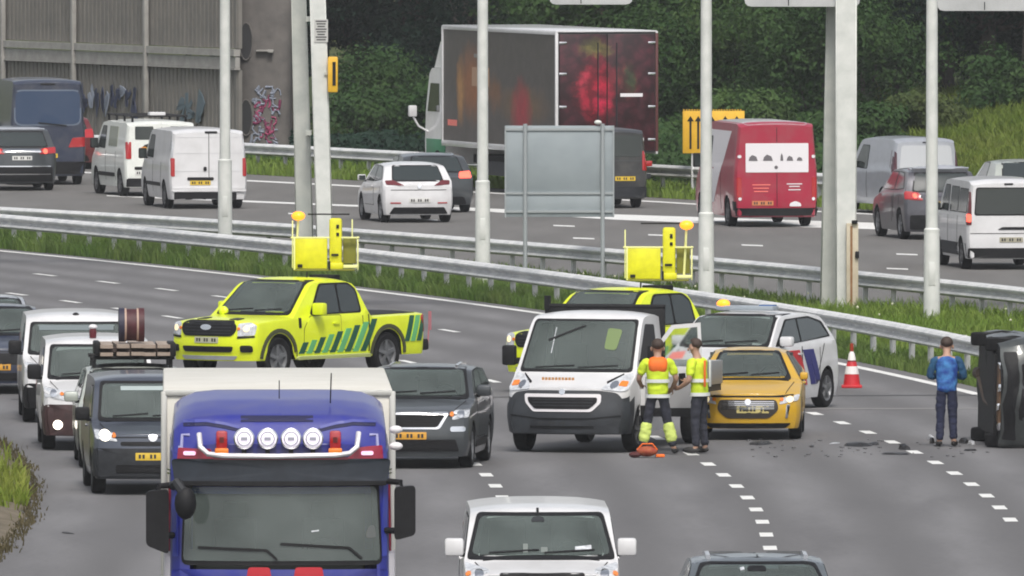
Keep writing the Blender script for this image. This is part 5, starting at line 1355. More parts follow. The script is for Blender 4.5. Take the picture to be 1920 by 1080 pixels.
# the open door, hinged at the A-pillar
hx, hy = .98, .98
ang = R(72)       # swing from closed
def dpt(u, v, w_=0): # u along the door, v height, w thickness
    dx, dyv = math.sin(ang), math.cos(ang)
    return (hx + dx * u + dyv * w_, hy + dyv * u - dx * w_, v)
def dprism(name, poly, w0, w1, m, parent=None, label=None):
    n = len(poly); V = [dpt(u, v, w0) for u, v in poly] + [dpt(u, v, w1) for u, v in poly]
    return c.add(name, MB().add(V, [tuple(range(n)), tuple(range(2 * n - 1, n - 1, -1))] + [(i, i + n, (i + 1) % n + n, (i + 1) % n) for i in range(n)]), m, parent, label=label)
dr = dprism('door', [(0, .58), (1.0, .58), (1.02, 1.32), (0, 1.32)], -.05, .05, WHITEP, label='open driver door')
dprism('door_trim', [(.10, .70), (.94, .70), (.94, 1.20), (.10, 1.20)], .05, .07, mat('door_card', (.30, .30, .31), .6), dr); dprism('door_cladding', [(.02, .56), (1.0, .56), (1.0, .74), (.02, .74)], -.06, .06, BLACK, dr)
OUT = [(0, 1.32), (.52, 2.02), (.98, 2.06), (1.02, 1.32)]; INN = [(.10, 1.36), (.56, 1.96), (.93, 1.99), (.96, 1.36)]
for i in range(4):
    j = (i + 1) % 4; dprism('window_frame', [OUT[i], OUT[j], INN[j], INN[i]], -.04, .04, WHITEP, dr)
dgl = mat('clear_door_glass', (.75, .80, .78), .03, trans=1.0); dprism('door_window', INN, -.006, .006, dgl, dr); dprism('door_handle', [(.75, 1.10), (.95, 1.10), (.95, 1.15), (.75, 1.15)], -.09, -.05, BLACK, dr)
mrr = c.add('wing_mirror', MB().box((hx + .26, hy + .02, 1.52), (.24, .17, .36), b=.05), BLACK); c.add('mirror_arm', MB().box((hx + .08, hy + .05, 1.42), (.26, .07, .08)), BLACK, mrr)
mrr = c.add('wing_mirror', MB().box((-hx - .20, hy + .02, 1.52), (.22, .15, .32), b=.05), BLACK); c.add('mirror_arm', MB().box((-hx - .05, hy + .05, 1.42), (.22, .07, .08)), BLACK, mrr)
# chassis and flatbed
for s_ in (1, -1): c.add('chassis_rail', MB().box((s_ * .45, 3.9, .62), (.09, 3.6, .16)), UNDER)
fb = c.add('flatbed', MB().box((0, 4.0, .88), (2.05, 3.3, .12), b=.01), DARKGREY); c.add('headboard', MB().box((0, 2.42, 1.59), (2.0, .06, 1.30), b=.01), BLACK, fb); c.add('ladder_bar', MB().tube([(-1.0, 2.42, 2.27), (1.0, 2.42, 2.27)], .035, 8).box((-.96, 2.42, 2.32), (.08, .12, .22)), BLACK, fb)
for s_ in (1, -1): c.add('side_board', MB().box((s_ * 1.03, 4.0, 1.12), (.04, 3.3, .38), b=.008), mat('board_grey', (.33, .34, .35), .5, .4), fb)
c.add('tail_board', MB().box((0, 5.66, 1.12), (2.05, .04, .38), b=.008), mat('board_grey', (.33, .34, .35), .5, .4), fb)
for s_ in (1, -1): c.wheel(s_ * .90, 4.35, .35, .22, STEELRIM); c.add('mudguard', MB().box((s_ * .92, 4.35, .76), (.26, .9, .04)), BLACK)
c.place(1055, 850, -16.5)

# police-like white car with slanted red and blue stripes
c = hatch('patrol_car', 'white patrol car with slanted red and blue stripes, behind the mustard car', 'car', 'vehicles around the accident', WHITEP, L=4.36, W=1.80, H=1.68, hood=(1.0, 1.10), nose=.84, roof0=1.75, roof1=3.55, tail=(4.2, 1.15), axles=(.9, 3.62), wr=.33, belt_r=1.15, tumble=.22)
c.windscreen(c.hood, 1.75, wb=.86, wtp=.74); lights_front(c, [(.52, .74), (.86, .78), (.88, .94), (.62, .88)]); c.panel('grille', 'F', [(-.42, .60), (.42, .60), (.5, .78), (-.5, .78)], BLACK, off=.014); c.plate('F', 0, .5); c.panel('lower_intake', 'F', rect(-.6, .26, .6, .40), BLACK, off=.014)
for sd in ('S+', 'S-'):
    c.panel('side_window_seal', sd, [(1.28, 1.10), (1.95, 1.55), (3.0, 1.58), (3.55, 1.48), (3.80, 1.21)], BLACK, off=.004, r=.06)
    c.panel('side_window', sd, [(1.42, 1.14), (1.98, 1.52), (2.40, 1.54), (2.40, 1.16)], GLASS, off=.01); c.panel('side_window', sd, [(2.48, 1.16), (2.48, 1.54), (3.0, 1.54), (3.45, 1.45), (3.68, 1.23)], GLASS, off=.01)
    for k, (y0, m) in enumerate(((1.58, REFPINK), (1.82, REFR), (2.05, REFR), (2.44, REFB), (2.68, REFB))):
        c.panel('reflective_stripe', sd, [(y0 + .42, .42), (y0 + .62, .42), (y0 + .26, 1.02), (y0 + .02, 1.02)], m, off=.011, r=0, th=.004)
    c.door(sd, [(1.32, .36), (2.42, .36), (2.42, 1.06), (1.32, 1.04)], None, (2.28, .96)) if sd == 'S-' else c.strip('seam', sd, [(2.44, .36), (2.44, 1.08)], .014, GAP)
    c.panel('door_handle', sd, rect(2.22, .94, 2.38, .97), WHITEP, off=.03); c.strip('seam', sd, [(3.15, .6), (3.45, 1.1)], .012, GAP)
for s_ in (1, -1): c.panel('reflective_stripe', 'T', [(s_ * .45, .35), (s_ * .75, .35), (s_ * .80, .75), (s_ * .55, .75)][::s_], REFPINK, off=.01, r=0)
c.mirror(1.5, 1.16, WHITEP, (.22, .16, .17)); rearm = c.rearglass(1.18, 1.42, .72, .6); c.both('tail_lamp', 'B', rect(.6, .95, .84, 1.12), TLRED, off=.014); c.plate('B', 0, .6)
lb_ = c.add('light_bar', MB().box((0, 2.15, 1.73), (1.05, .26, .08), b=.02), mat('light_bar_grey', (.30, .34, .38), .3)); c.add('blue_lamp', MB().box((.38, 2.15, 1.765), (.26, .2, .05), b=.015), mat('blue_lens', (.05, .12, .3), .2), lb_); c.add('beacon', MB().ball((-.42, 2.1, 1.80), (.12, .10, .075)), AMBER, lb_)
c.place(1311, 776, -23)

# mustard hatchback
c = hatch('hatchback', 'mustard yellow hatchback with headlights on, stopped right of the workers', 'car', 'vehicles around the accident', MUST, L=4.05, W=1.745, H=1.44, hood=(1.05, .95), nose=.74, roof0=1.9, tumble=.56)
c.windscreen(c.hood, 1.9, wb=.72, wtp=.52); c.panel('grille', 'F', [(-.34, .36), (.34, .36), (.50, .50), (.46, .66), (-.46, .66), (-.50, .50)], mat('dark_grille', (.03, .025, .02), .5), off=.014, r=.06); grille_bars(c, -.42, .50, .42, .64, 5, CHROME, off=.024)
lights_front(c, [(.50, .58), (.80, .64), (.84, .74), (.56, .69)], lit='soft'); c.both('daylight_lamp', 'F', [(.60, .36), (.64, .36), (.68, .58), (.62, .58)], CHROME, off=.016, r=.01); c.plate('F', .08, .50, mat('plate_pale_yellow', (.55, .47, .18), .5)); c.panel('emblem', 'F', disc(0, .62, .05), CHROME, off=.03, r=0, rings=(1,)); c.panel('lower_lip', 'F', [(-.6, .20), (.6, .20), (.7, .28), (-.7, .28)], BLACK, off=.014); c.strip('bonnet_edge', 'F', [(-.74, .73), (-.4, .715), (.4, .715), (.74, .73)], .02, GAP, .008)
side_glass(c, [[(1.5, 1.0), (2.05, 1.34), (2.5, 1.35), (2.5, 1.0)], [(2.58, 1.0), (2.58, 1.35), (3.1, 1.32), (3.4, 1.06)]]); c.mirror(1.5, .97, MUST, (.13, .12, .12), .0); c.rearglass(1.04, 1.34); rear_common(c, [(.5, .85), (.82, .87), (.82, 1.0), (.56, 1.0)], (0, .6))
for sd in ('S+', 'S-'): c.door(sd, rect(1.4, .4, 2.52, .96), None, (2.38, .86))
c.place(1402, 826, -2)

# dark crossover behind the truck
c = hatch('crossover', 'dark grey crossover with a pale grille frame, right of the blue truck', 'car', QUE, GRAPH, L=4.4, W=1.84, H=1.56, hood=(1.15, 1.06), nose=.86, roof0=1.98, roof1=3.7, tail=(4.22, 1.15), axles=(.88, 3.52), wr=.34, belt_r=1.10)
c.windscreen(c.hood, 1.98, wb=.82, wtp=.70); c.panel('grille_frame', 'F', [(-.46, .62), (.46, .62), (.60, .88), (-.60, .88)], CHROME, off=.014, r=.05); c.panel('grille', 'F', [(-.42, .65), (.42, .65), (.54, .845), (-.54, .845)], BLACK, off=.024, r=.04); grille_bars(c, -.44, .66, .44, .84, 4, GAP, off=.03)
lights_front(c, [(.64, .76), (.88, .80), (.89, .92), (.66, .90)]); c.both('fog_lamp', 'F', rect(.62, .58, .84, .66), CHROME, off=.014); c.plate('F', 0, .52, mat('plate_orange', (.60, .30, .03), .5)); c.panel('lower_intake', 'F', [(-.75, .28), (.75, .28), (.70, .46), (-.70, .46)], BLACK, off=.014)
side_glass(c, [[(1.62, 1.13), (2.15, 1.45), (2.7, 1.47), (2.7, 1.12)], [(2.78, 1.12), (2.78, 1.47), (3.3, 1.43), (3.75, 1.18)]]); c.both('wheel_arch_trim', 'S', rect(1.35, .30, 3.05, .42), BLACK, off=.012); c.mirror(1.65, 1.14, GRAPH, (.22, .16, .17))
for sd in ('S+', 'S-'): c.door(sd, rect(1.5, .46, 2.72, 1.06), None, (2.58, .98)); c.strip('roof_rail', 'T', [((.52 if sd == 'S+' else -.52), 2.1), ((.52 if sd == 'S+' else -.52), 3.5)], .04, CHROME, .04)
c.rearglass(1.16, 1.43); rear_common(c, [(.5, .95), (.86, .97), (.86, 1.1), (.56, 1.1)], (0, .75)); c.place(768, 880, -5.5)

# ---- queue on the left -------------------------------------------------------------------
c = box_van('delivery_van', 'dark slate blue small van with one bright headlight, directly left of the blue truck', 'van', QUE, CADP, L=4.4, W=1.80, H=1.75, hood=(.92, 1.08), roof0=1.55, nose=.90, axles=(.88, 3.56), wr=.32, tumble=.11, rim=ALU)
c.windscreen(c.hood, 1.55, wb=.82, wtp=.76, z1=.14); c.strip('windscreen_sticker', 'F', [(-.42, 1.54), (.35, 1.54)], .06, mat('sun_strip_pale', (.32, .38, .38), .5), .026); lights_front(c, [(.52, .80), (.84, .84), (.86, .98), (.60, .94)], lit=True); c.panel('grille', 'F', rect(-.48, .74, .48, .80), BLACK, off=.012); c.panel('emblem', 'F', disc(0, .87, .07), CHROME, off=.02, r=0); c.panel('front_bumper', 'F', [(-.80, .28), (.80, .28), (.85, .70), (-.85, .70)], DARKGREY, off=.012); wrap(c, .28, .70, .60, 'dark_grey_plastic')
c.panel('lower_intake', 'F', rect(-.55, .34, .55, .46), BLACK, off=.02); c.plate('F', 0, .58, PLATEY); c.mirror(1.25, 1.15, BLACK, (.22, .16, .2)); side_glass(c, [[(1.3, 1.14), (1.7, 1.57), (2.2, 1.57), (2.2, 1.12)]]); c.both('rear_window', 'B', rect(.1, 1.1, .7, 1.6), GLASS, off=.01); rear_common(c, rect(.76, .8, .88, 1.4), (0, .7))
for sd in ('S+', 'S-'): c.door(sd, rect(1.25, .40, 2.25, 1.06), None, (2.1, .98))
c.place(287, 929, 4)
# pale estate behind it, with rack
c = hatch('estate_car', 'pale silver green estate car with a dark roof rack, squeezed behind the slate blue van', 'car', QUE, PALEG, L=4.5, W=1.78, H=1.55, hood=(1.1, .98), nose=.74, roof0=1.9, roof1=3.9, tail=(4.35, 1.05), axles=(.85, 3.5), wr=.32)
c.windscreen(c.hood, 1.9); lights_front(c, [(.52, .66), (.84, .68), (.86, .80), (.60, .78)], lit=True); c.panel('grille', 'F', rect(-.45, .55, .45, .66), BLACK, off=.014); c.panel('lower_intake', 'F', rect(-.6, .24, .6, .40), BLACK, off=.014); c.plate('F', 0, .46); c.mirror(1.5, 1.05, PALEG, (.22, .16, .16)); c.panel('roof_skin', 'T', rect(-.56, 2.1, .56, 4.0), BLACK, off=.008, r=.1)
side_glass(c, [[(1.5, 1.04), (2.05, 1.42), (2.6, 1.43), (2.6, 1.03)], [(2.68, 1.03), (2.68, 1.43), (3.3, 1.42), (3.3, 1.03)]]); rear_common(c, [(.5, .85), (.82, .87), (.82, 1.0), (.56, 1.0)], (0, .6))
mb = MB()
for y in (2.2, 3.4): mb.tube([(-.66, y, 1.66), (.66, y, 1.66)], .03, 8).box((-.6, y, 1.58), (.06, .08, .16)).box((.6, y, 1.58), (.06, .08, .16))
c.add('roof_rack', mb, BLACK); c.place(256, 880, 3)
def on_roof(c, x, y, z): 
    return c.root.matrix_basis @ Vector((x, y - c.L / 2, z))
pal = empty('wooden_pallet', on_roof(c, .02, 2.8, 1.69), R(3), label='flat load of weathered planks lying on the dark roof rack', cat='planks')
PLANK = mat('weathered_plank', (.26, .20, .16), .8, rgb2=(.38, .32, .27), vscale=3)
pmsh = MB().box((0, 0, 0), (.20, 1.7, .055)); pme = mesh('plank', pmsh.v, pmsh.f, PLANK)
for z in (.03, .15):
    for k in range(5):
        o = link('plank', pme, pal); o.location = (-.42 + .22 * k + .015 * ((k * 7) % 3), .03 * (k % 2), z + .004 * (k % 3)); o.rotation_euler = (0, 0, .01 * ((k * 3) % 4 - 1))
for y in (-.6, .6): MB().box((0, y, .10), (1.1, .10, .075)).build('bearer', mat('dark_bearer', (.07, .05, .045), .9), pal)
MB().box((-.57, -.3, .12), (.10, .9, .20), b=.03).build('strap_roll', BLACK, pal); MB().box((.60, -.3, .10), (.12, 1.0, .22), b=.04).build('strap_roll', BLACK, pal)
reel = empty('cable_reel', on_roof(c, .0, 2.5, 1.90), R(3), label='dark red reel with pale bands standing on the planks above the estate car', cat='reel')
REDD = mat('reel_dark_red', (.055, .010, .014), .6, var=.3, vscale=5); NAVYD = mat('reel_dark_blue', (.02, .018, .04), .6); PBAND = mat('reel_pale_band', (.40, .28, .22), .6)
MB().lathe([(.001, -.10), (.25, -.10), (.25, .10), (.001, .10)], 28, 'x', (0, 0, .265)).build('drum', REDD, reel)
for x, m in ((-.16, NAVYD), (.15, REDD)): MB().lathe([(.001, x - .045), (.265, x - .045), (.265, x + .045), (.001, x + .045)], 28, 'x', (0, 0, .265)).build('flange', m, reel)
for x in (-.10, .09): MB().lathe([(.20, x - .015), (.262, x - .015), (.262, x + .015), (.20, x + .015)], 28, 'x', (0, 0, .265)).build('band', PBAND, reel)
# white van with dark bumper
c = box_van('delivery_van', 'small white van with a dark front bumper and a red and white roof beacon', 'van', QUE, WHITEP, L=4.4, W=1.83, H=1.77, hood=(.9, 1.12), roof0=1.5, nose=.95, axles=(.86, 3.6), wr=.32, tumble=.10)
c.windscreen(c.hood, 1.5, wb=.84, wtp=.78, z1=.16); c.panel('front_bumper', 'F', [(-.86, .26), (.86, .26), (.88, .74), (-.88, .74)], mat('red_lit_bumper', (.045, .022, .022), .5, var=.3), off=.016, r=.08); wrap(c, .26, .74, .60, 'red_lit_bumper'); lights_front(c, [(.54, .80), (.86, .86), (.88, 1.02), (.62, .96)]); c.both('daylight_lamp', 'F', disc(.66, .42, .075), HLLIT, off=.026, r=0, rings=(1, .5)); c.panel('grille', 'F', rect(-.45, .78, .45, .88), BLACK, off=.014); c.plate('F', 0, .52)  # dark bumper, red light on the low front put into its colour
c.mirror(1.2, 1.2, BLACK, (.22, .16, .24)); side_glass(c, [[(1.28, 1.18), (1.7, 1.58), (2.2, 1.58), (2.2, 1.15)]]); rear_common(c, rect(.78, .8, .9, 1.4), (0, .7)); c.add('beacon', MB().lathe([(.055, 1.75), (.06, 1.85), (.05, 1.92), (.001, 1.93)], 14, c=(-.06, 1.75, 0)), mat('dark_red_beacon', (.10, .012, .02), .3)); c.add('beacon_cap', MB().ball((-.06, 1.75, 1.93), (.07, .07, .04)), WHT)
for sd in ('S+', 'S-'): c.door(sd, rect(1.22, .40, 2.22, 1.10), None, (2.1, 1.0))
c.place(187, 846, 3)
# second white van
c = box_van('delivery_van', 'taller plain white van in the left queue, behind the one with the dark bumper', 'van', QUE, WHITEP, L=4.5, W=1.85, H=1.80, hood=(.9, 1.12), roof0=1.5, nose=.95, axles=(.86, 3.6), wr=.33, tumble=.10)
c.windscreen(c.hood, 1.5, wb=.84, wtp=.78, z1=.20); c.strip('sun_strip', 'F', [(-.62, 1.54), (.62, 1.54)], .08, mat('sun_strip_dark', (.14, .17, .18), .3), .026); c.panel('front_bumper', 'F', [(-.86, .26), (.86, .26), (.88, .66), (-.88, .66)], BLACK, off=.016, r=.08); wrap(c, .26, .66, .58, 'black_plastic'); lights_front(c, [(.54, .80), (.86, .86), (.88, 1.02), (.62, .96)]); c.both('fog_lamp', 'F', disc(.70, .82, .08), mat('red_reflecting_lens', (.30, .04, .03), .2), off=.03, r=0); c.plate('F', 0, .52)
c.add('camera', MB().ball((0, 1.62, 1.73), (.07, .06, .07)), BLACK); c.mirror(1.2, 1.2, BLACK, (.22, .16, .24)); side_glass(c, [[(1.28, 1.18), (1.7, 1.60), (2.2, 1.60), (2.2, 1.15)]]); rear_common(c, rect(.78, .8, .9, 1.4), (0, .7)); c.place(147, 794, 3)
# navy car cut by the left edge
c = hatch('saloon_car', 'navy car with a lit headlight cut by the left edge, in the queue', 'car', QUE, NAVY, L=4.4, W=1.82, H=1.52, hood=(1.05, 1.0), nose=.78)
c.windscreen(c.hood, 1.85); lights_front(c, [(.50, .68), (.82, .72), (.84, .84), (.56, .80)], lit=True); c.panel('grille', 'F', rect(-.42, .52, .42, .72), BLACK, off=.014); c.panel('lower_intake', 'F', rect(-.6, .25, .6, .38), BLACK, off=.014); c.plate('F', 0, .48, mat('plate_orange', (.60, .30, .03), .5)); c.mirror(1.5, 1.05, NAVY); side_glass(c, [[(1.5, 1.04), (2.0, 1.40), (2.6, 1.41), (2.6, 1.03)]]); rear_common(c, [(.5, .85), (.82, .87), (.82, 1.0), (.56, 1.0)], (0, .6)); c.place(-8, 740, 3)
c = hatch('saloon_car', 'light grey car whose roof shows behind the navy car at the left edge', 'car', QUE, SILV, L=4.4, W=1.80, H=1.46)
c.windscreen(c.hood, 1.85); lights_front(c, [(.50, .66), (.82, .70), (.84, .80), (.56, .78)]); c.panel('grille', 'F', rect(-.42, .5, .42, .66), BLACK, off=.014); c.plate('F', 0, .46); rear_common(c, [(.5, .85), (.82, .87), (.82, 1.0), (.56, 1.0)], (0, .6)); side_glass(c, [[(1.5, 1.0), (2.0, 1.36), (2.6, 1.37), (2.6, 1.0)]]); c.place(-25, 712, 4)

# white van at the bottom and dark car roof beside it
c = box_van('passenger_van', 'white van at the bottom edge, between the blue truck and the dark car', 'van', QUE, WHITEP, L=4.8, W=1.94, H=1.73, hood=(.80, 1.10), roof0=1.55, nose=.95, axles=(.92, 3.95), wr=.34, tumble=.13, rim=ALU)
c.windscreen(c.hood, 1.55, wb=.88, wtp=.76, z0=.04, z1=.14, frame=.05); lights_front(c, [(.55, .84), (.92, .88), (.94, 1.06), (.66, 1.0)]); c.panel('grille', 'F', rect(-.52, .80, .52, .96), BLACK, off=.014); c.panel('lower_intake', 'F', rect(-.7, .34, .7, .56), BLACK, off=.014); c.plate('F', 0, .62); c.mirror(1.22, 1.20, WHITEP, (.24, .17, .22), .02)
c.strip('aerial', 'F', [(-.03, 1.59), (-.03, 1.69)], .03, BLACK, .03); c.panel('mirror_pod', 'F', [(-.12, 1.52), (.06, 1.52), (.03, 1.58), (-.09, 1.58)], DARKGREY, off=.024, r=.03); side_glass(c, [[(1.25, 1.20), (1.7, 1.56), (2.3, 1.56), (2.3, 1.16)], rect(2.45, 1.18, 3.5, 1.56)]); c.strip('dashboard_paper', 'F', [(.42, 1.20), (.62, 1.22)], .05, HLGLASS, .026); c.strip('dashboard_item', 'F', [(-.22, 1.21), (-.16, 1.21)], .10, mat('seen_dash_item', (.16, .18, .17), .5), .026); c.strip('dashboard_item', 'F', [(.0, 1.19), (.08, 1.19)], .06, mat('seen_dash_item', (.16, .18, .17), .5), .026)
rear_common(c, rect(.80, .9, .92, 1.4), (0, .7)); c.rearglass(1.15, 1.5)
for sd in ('S+', 'S-'): c.door(sd, rect(1.3, .42, 2.38, 1.16), None, (2.2, 1.05))
c.place(1017, 1222, 1.0)
c = hatch('hatchback', 'dark car at the bottom edge with only its roof and windscreen in view', 'car', QUE, mat('steel_blue_paint', (.12, .14, .155), .35, .3, coat=.6, var=.1), L=4.4, W=1.82, H=1.40, hood=(1.05, 1.0), nose=.78)
c.windscreen(c.hood, 1.85, wb=.84, wtp=.72, z1=.12); c.panel('mirror_pod', 'F', [(-.14, 1.21), (.10, 1.21), (.08, 1.27), (-.12, 1.27)], BLACK, off=.024, r=.03); c.strip('toll_tag', 'F', [(-.22, 1.23), (-.17, 1.24)], .03, HLGLASS, .028); lights_front(c, [(.50, .68), (.82, .72), (.84, .84), (.56, .80)]); c.panel('grille', 'F', rect(-.42, .52, .42, .72), BLACK, off=.014); c.plate('F', 0, .46)
for s_ in (1, -1): c.strip('roof_rail', 'T', [(s_ * .58, 2.0), (s_ * .58, 3.5)], .05, SILV, .05)
c.mirror(1.5, 1.05, GRAPH); side_glass(c, [[(1.5, 1.04), (2.0, 1.40), (2.6, 1.41), (2.6, 1.03)]]); rear_common(c, [(.5, .85), (.82, .87), (.82, 1.0), (.56, 1.0)], (0, .6)); c.place(1432, 1276, 1.5)

# ---- the blue truck ------------------------------------------------------------------------
L, W, H = 2.3, 2.42, 3.95
c = Car('box_truck', 'blue lorry with four round roof lamps and a cream box body, largest vehicle, bottom left', 'truck', QUE, BLUEP, L, W, H,
        [(0, 3.42), (.10, 3.50), (.22, 3.60), (.34, 3.72), (1.2, 3.88), (2.0, H), (L, H)], [(0, 3.30), (.3, 3.36), (L, 3.45)], zb=.35, tumble=.10, crown=.16, crownp=8, axles=(1.35,), wr=.50, wt=.30, rim=ALU, fbow=.20, rbow=0, smooth_w=.06,
        fshear=[(0, .06), (.5, 0), (2.0, .02), (2.6, .10), (3.1, .16), (3.4, .18), (5, .2)], plan_r=0, roll=.99, lower=.02)
P_ = lambda px, py: ((px - 525) / 172.0, (1423 - py) / 172.0)
def pp(*pts): return [P_(*q) for q in pts]
c.open_cabin(pp((350, 1048), (707, 1048), (701, 918), (356, 918)), (.30, 2.16), .40, 3.10)
c.panel('windscreen_seal', 'F', pp((340, 1060), (717, 1060), (711, 902), (345, 902)), BLACK, off=.006, r=.08, maxe=.06, rings=(1, .97, .92), hole=True)
c.panel('windscreen', 'F', pp((344, 1052), (713, 1052), (706, 914), (350, 914)), SEEGLASS, off=.014, r=.05, rings=(1, .8, .6, .4, .2))
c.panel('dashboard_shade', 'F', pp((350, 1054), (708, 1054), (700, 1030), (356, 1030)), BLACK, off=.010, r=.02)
vis = c.panel('sun_visor', 'F', pp((338, 906), (716, 906), (722, 862), (332, 862)), mat('visor_smoked', (.020, .025, .034), .35, spec=.3, coat=.15, var=.15), off=.10, th=.14, r=.05, rings=(1, .8, .6, .4, .2)); c.strip('visor_edge', 'F', [P_(340, 908), P_(714, 908)], .05, BLACK, .105, vis)
c.panel('roof_slot', 'F', pp((452, 793), (588, 793), (588, 782), (452, 782)), mat('slot_navy', (.006, .007, .05), .7), off=.006, r=0)
for s_ in (1, -1):
    c.strip('fairing_highlight', 'F', [(s_ * 1.05, 3.66), (s_ * .80, 3.67), (s_ * .60, 3.64), (s_ * .44, 3.60)], .03, mat('crease_shine', (.05, .06, .28), .3, coat=.6), .012)  # highlight along the fairing, put into the strip's colour
    c.strip('fairing_shade_line', 'F', [(s_ * 1.05, 3.63), (s_ * .80, 3.64), (s_ * .60, 3.61), (s_ * .42, 3.57)], .035, mat('slot_navy', (.006, .007, .05), .7), .006)  # shade just below the highlight, painted as a dark strip
# lamp bar
def fr(x, z, o=.0): h, nn = c.proj('F', x, z); return h + Vector((0, -o, 0))
barp = pp((374, 814), (376, 838), (390, 851), (420, 854), (520, 855), (630, 853), (656, 850), (670, 838), (673, 812))
c.add('lamp_bar', MB().tube([fr(x, z, .16) for x, z in barp], .030, 10), mat('polished_white_bar', (.85, .82, .84), .2, .5))
for px in (458, 502, 546, 587):
    x, z = P_(px, 822); q = fr(x, z, .17)
    sl_ = c.add('spot_lamp', MB().lathe([(.001, .10), (.09, .08), (.115, 0), (.115, -.03), (.10, -.04)], 24, 'y', (q.x, q.y, q.z)), CHROME)
    c.add('lens', MB().lathe([(.10, -.036), (.06, -.05), (.001, -.055)], 24, 'y', (q.x, q.y, q.z)), mat('lit_spot_glass', (.86, .80, .90), .15, spec=.8, coat=.8, emit=.35), sl_); c.add('lens_ring', MB().tube([(q.x + .075 * math.cos(k * .5236), q.y - .052, q.z + .075 * math.sin(k * .5236)) for k in range(13)], .006, 5, False), mat('lens_print', (.35, .35, .42), .4), sl_)
    c.add('lens_mark', MB().box((q.x, q.y - .058, q.z), (.07, .008, .035)), mat('lens_print', (.35, .35, .42), .4), sl_); c.add('bracket', MB().box((q.x, q.y + .03, q.z - .14), (.05, .06, .12)), BLACK, sl_)
for px in (416, 629):
    x, z = P_(px, 828); q = fr(x, z, .13); b_ = c.add('roof_beacon', MB().box((q.x, q.y, q.z + .02), (.13, .13, .20), b=.03), TLRED); c.add('beacon_base', MB().box((q.x, q.y - .01, q.z - .10), (.15, .14, .06), b=.015), ORANGELAMP, b_); c.add('beacon_core', MB().box((q.x, q.y - .066, q.z + .02), (.05, .01, .06)), mat('beacon_dark', (.10, .01, .01), .4), b_)
PINKL = mat('lit_pink_marker', (.9, .50, .74), .3, emit=.55); REDL = mat('red_glow_trim', (.26, .006, .03), .35, coat=.5)
for px in (357, 688):
    x, z = P_(px, 851); c.panel('marker_lamp', 'F', [(x - .065, z - .022), (x + .065, z - .022), (x + .065, z + .022), (x - .065, z + .022)], PINKL, off=.035, th=.03, r=.02)
c.panel('red_glow_trim', 'F', pp((334, 868), (404, 868), (396, 842), (336, 842)), REDL, off=.02, r=.02); c.panel('red_glow_trim', 'F', pp((650, 868), (718, 868), (716, 838), (660, 842)), REDL, off=.02, r=.02); c.strip('red_glow_trim', 'F', [P_(404, 861), P_(650, 861)], .03, REDL, .12)  # red glow around the marker lamps, put into the colour of these pieces
for s_ in (1, -1):
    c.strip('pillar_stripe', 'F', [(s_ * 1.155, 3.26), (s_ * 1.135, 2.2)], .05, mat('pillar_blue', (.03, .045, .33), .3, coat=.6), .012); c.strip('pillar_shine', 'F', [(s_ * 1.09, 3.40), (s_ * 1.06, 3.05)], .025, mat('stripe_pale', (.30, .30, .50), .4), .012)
    c.strip('shoulder_trim', 'F', [(s_ * .98, 3.52), (s_ * 1.06, 3.52), (s_ * 1.07, 3.36)], .025, mat('stripe_pale', (.30, .30, .50), .4), .014)
    for z in (3.14, 3.10): c.strip('grab_rail', 'S+' if s_ > 0 else 'S-', [(.40, z), (.70, z)], .02, CHROME, .03)
for z in (3.58, 3.40): c.add('side_lamp', MB().ball((1.27, .34, z), (.075, .05, .045)), WHT)
# wipers
for pts in (((430, 1052), (520, 1050), (500, 1032), (372, 1027)), ((565, 1052), (678, 1048), (654, 1028), (526, 1020))): c.strip('wiper', 'F', [P_(*q) for q in pts[1:]], .028, BLACK, .03)
pap = c.strip('windscreen_paper', 'F', [P_(584, 997), P_(598, 995)], .016, HLGLASS, .018); c.panel('driver_sleeve', 'F', pp((684, 1010), (706, 1010), (702, 985), (690, 988)), mat('seen_sleeve', (.10, .11, .11), .7), off=.017, r=.05)
# lower front
c.panel('front_panel', 'F', pp((330, 1200), (720, 1200), (726, 1068), (324, 1068)), BLUEP, off=.02, r=.04); 
for x0, x1 in ((452, 520), (540, 618)): c.panel('red_logo', 'F', [P_(x0, 1150), P_(x1, 1150), P_(x1 - 14, 1064), P_(x0 + 14, 1064)], mat('logo_red', (.42, .008, .02), .4), off=.03, r=.03)
c.panel('grille', 'F', pp((380, 1330), (670, 1330), (680, 1215), (370, 1215)), BLACK, off=.014, r=.05); grille_bars(c, -.8, .58, .8, 1.18, 5, DARKGREY, off=.03); lights_front(c, [(.80, .72), (1.15, .76), (1.15, 1.0), (.82, .96)], lit=True); c.panel('front_bumper', 'F', rect(-1.18, .36, 1.18, .54), BLUEP, off=.06, th=.08); c.plate('F', 0, .45)
for sd in ('S+', 'S-'):
    c.panel('side_window', sd, [(.66, 2.15), (.66, 2.9), (1.5, 2.9), (1.5, 2.15)], GLASS, off=.01); c.door(sd, rect(.64, 1.0, 1.6, 2.08), None, (1.35, 1.9)); c.panel('sky_reflection_panel', sd, [(.42, 1.6), (.62, 1.6), (.62, 2.25), (.42, 2.25)], WHT, off=.06, th=.07, r=.05); c.strip('red_stripe', sd, [(.50, 2.25), (.50, 3.0)], .10, REDL, .02); c.strip('white_stripe', sd, [(.60, 2.3), (.60, 2.95)], .04, WHT, .022)  # sky reflected in the cab side, put into white panel and stripe
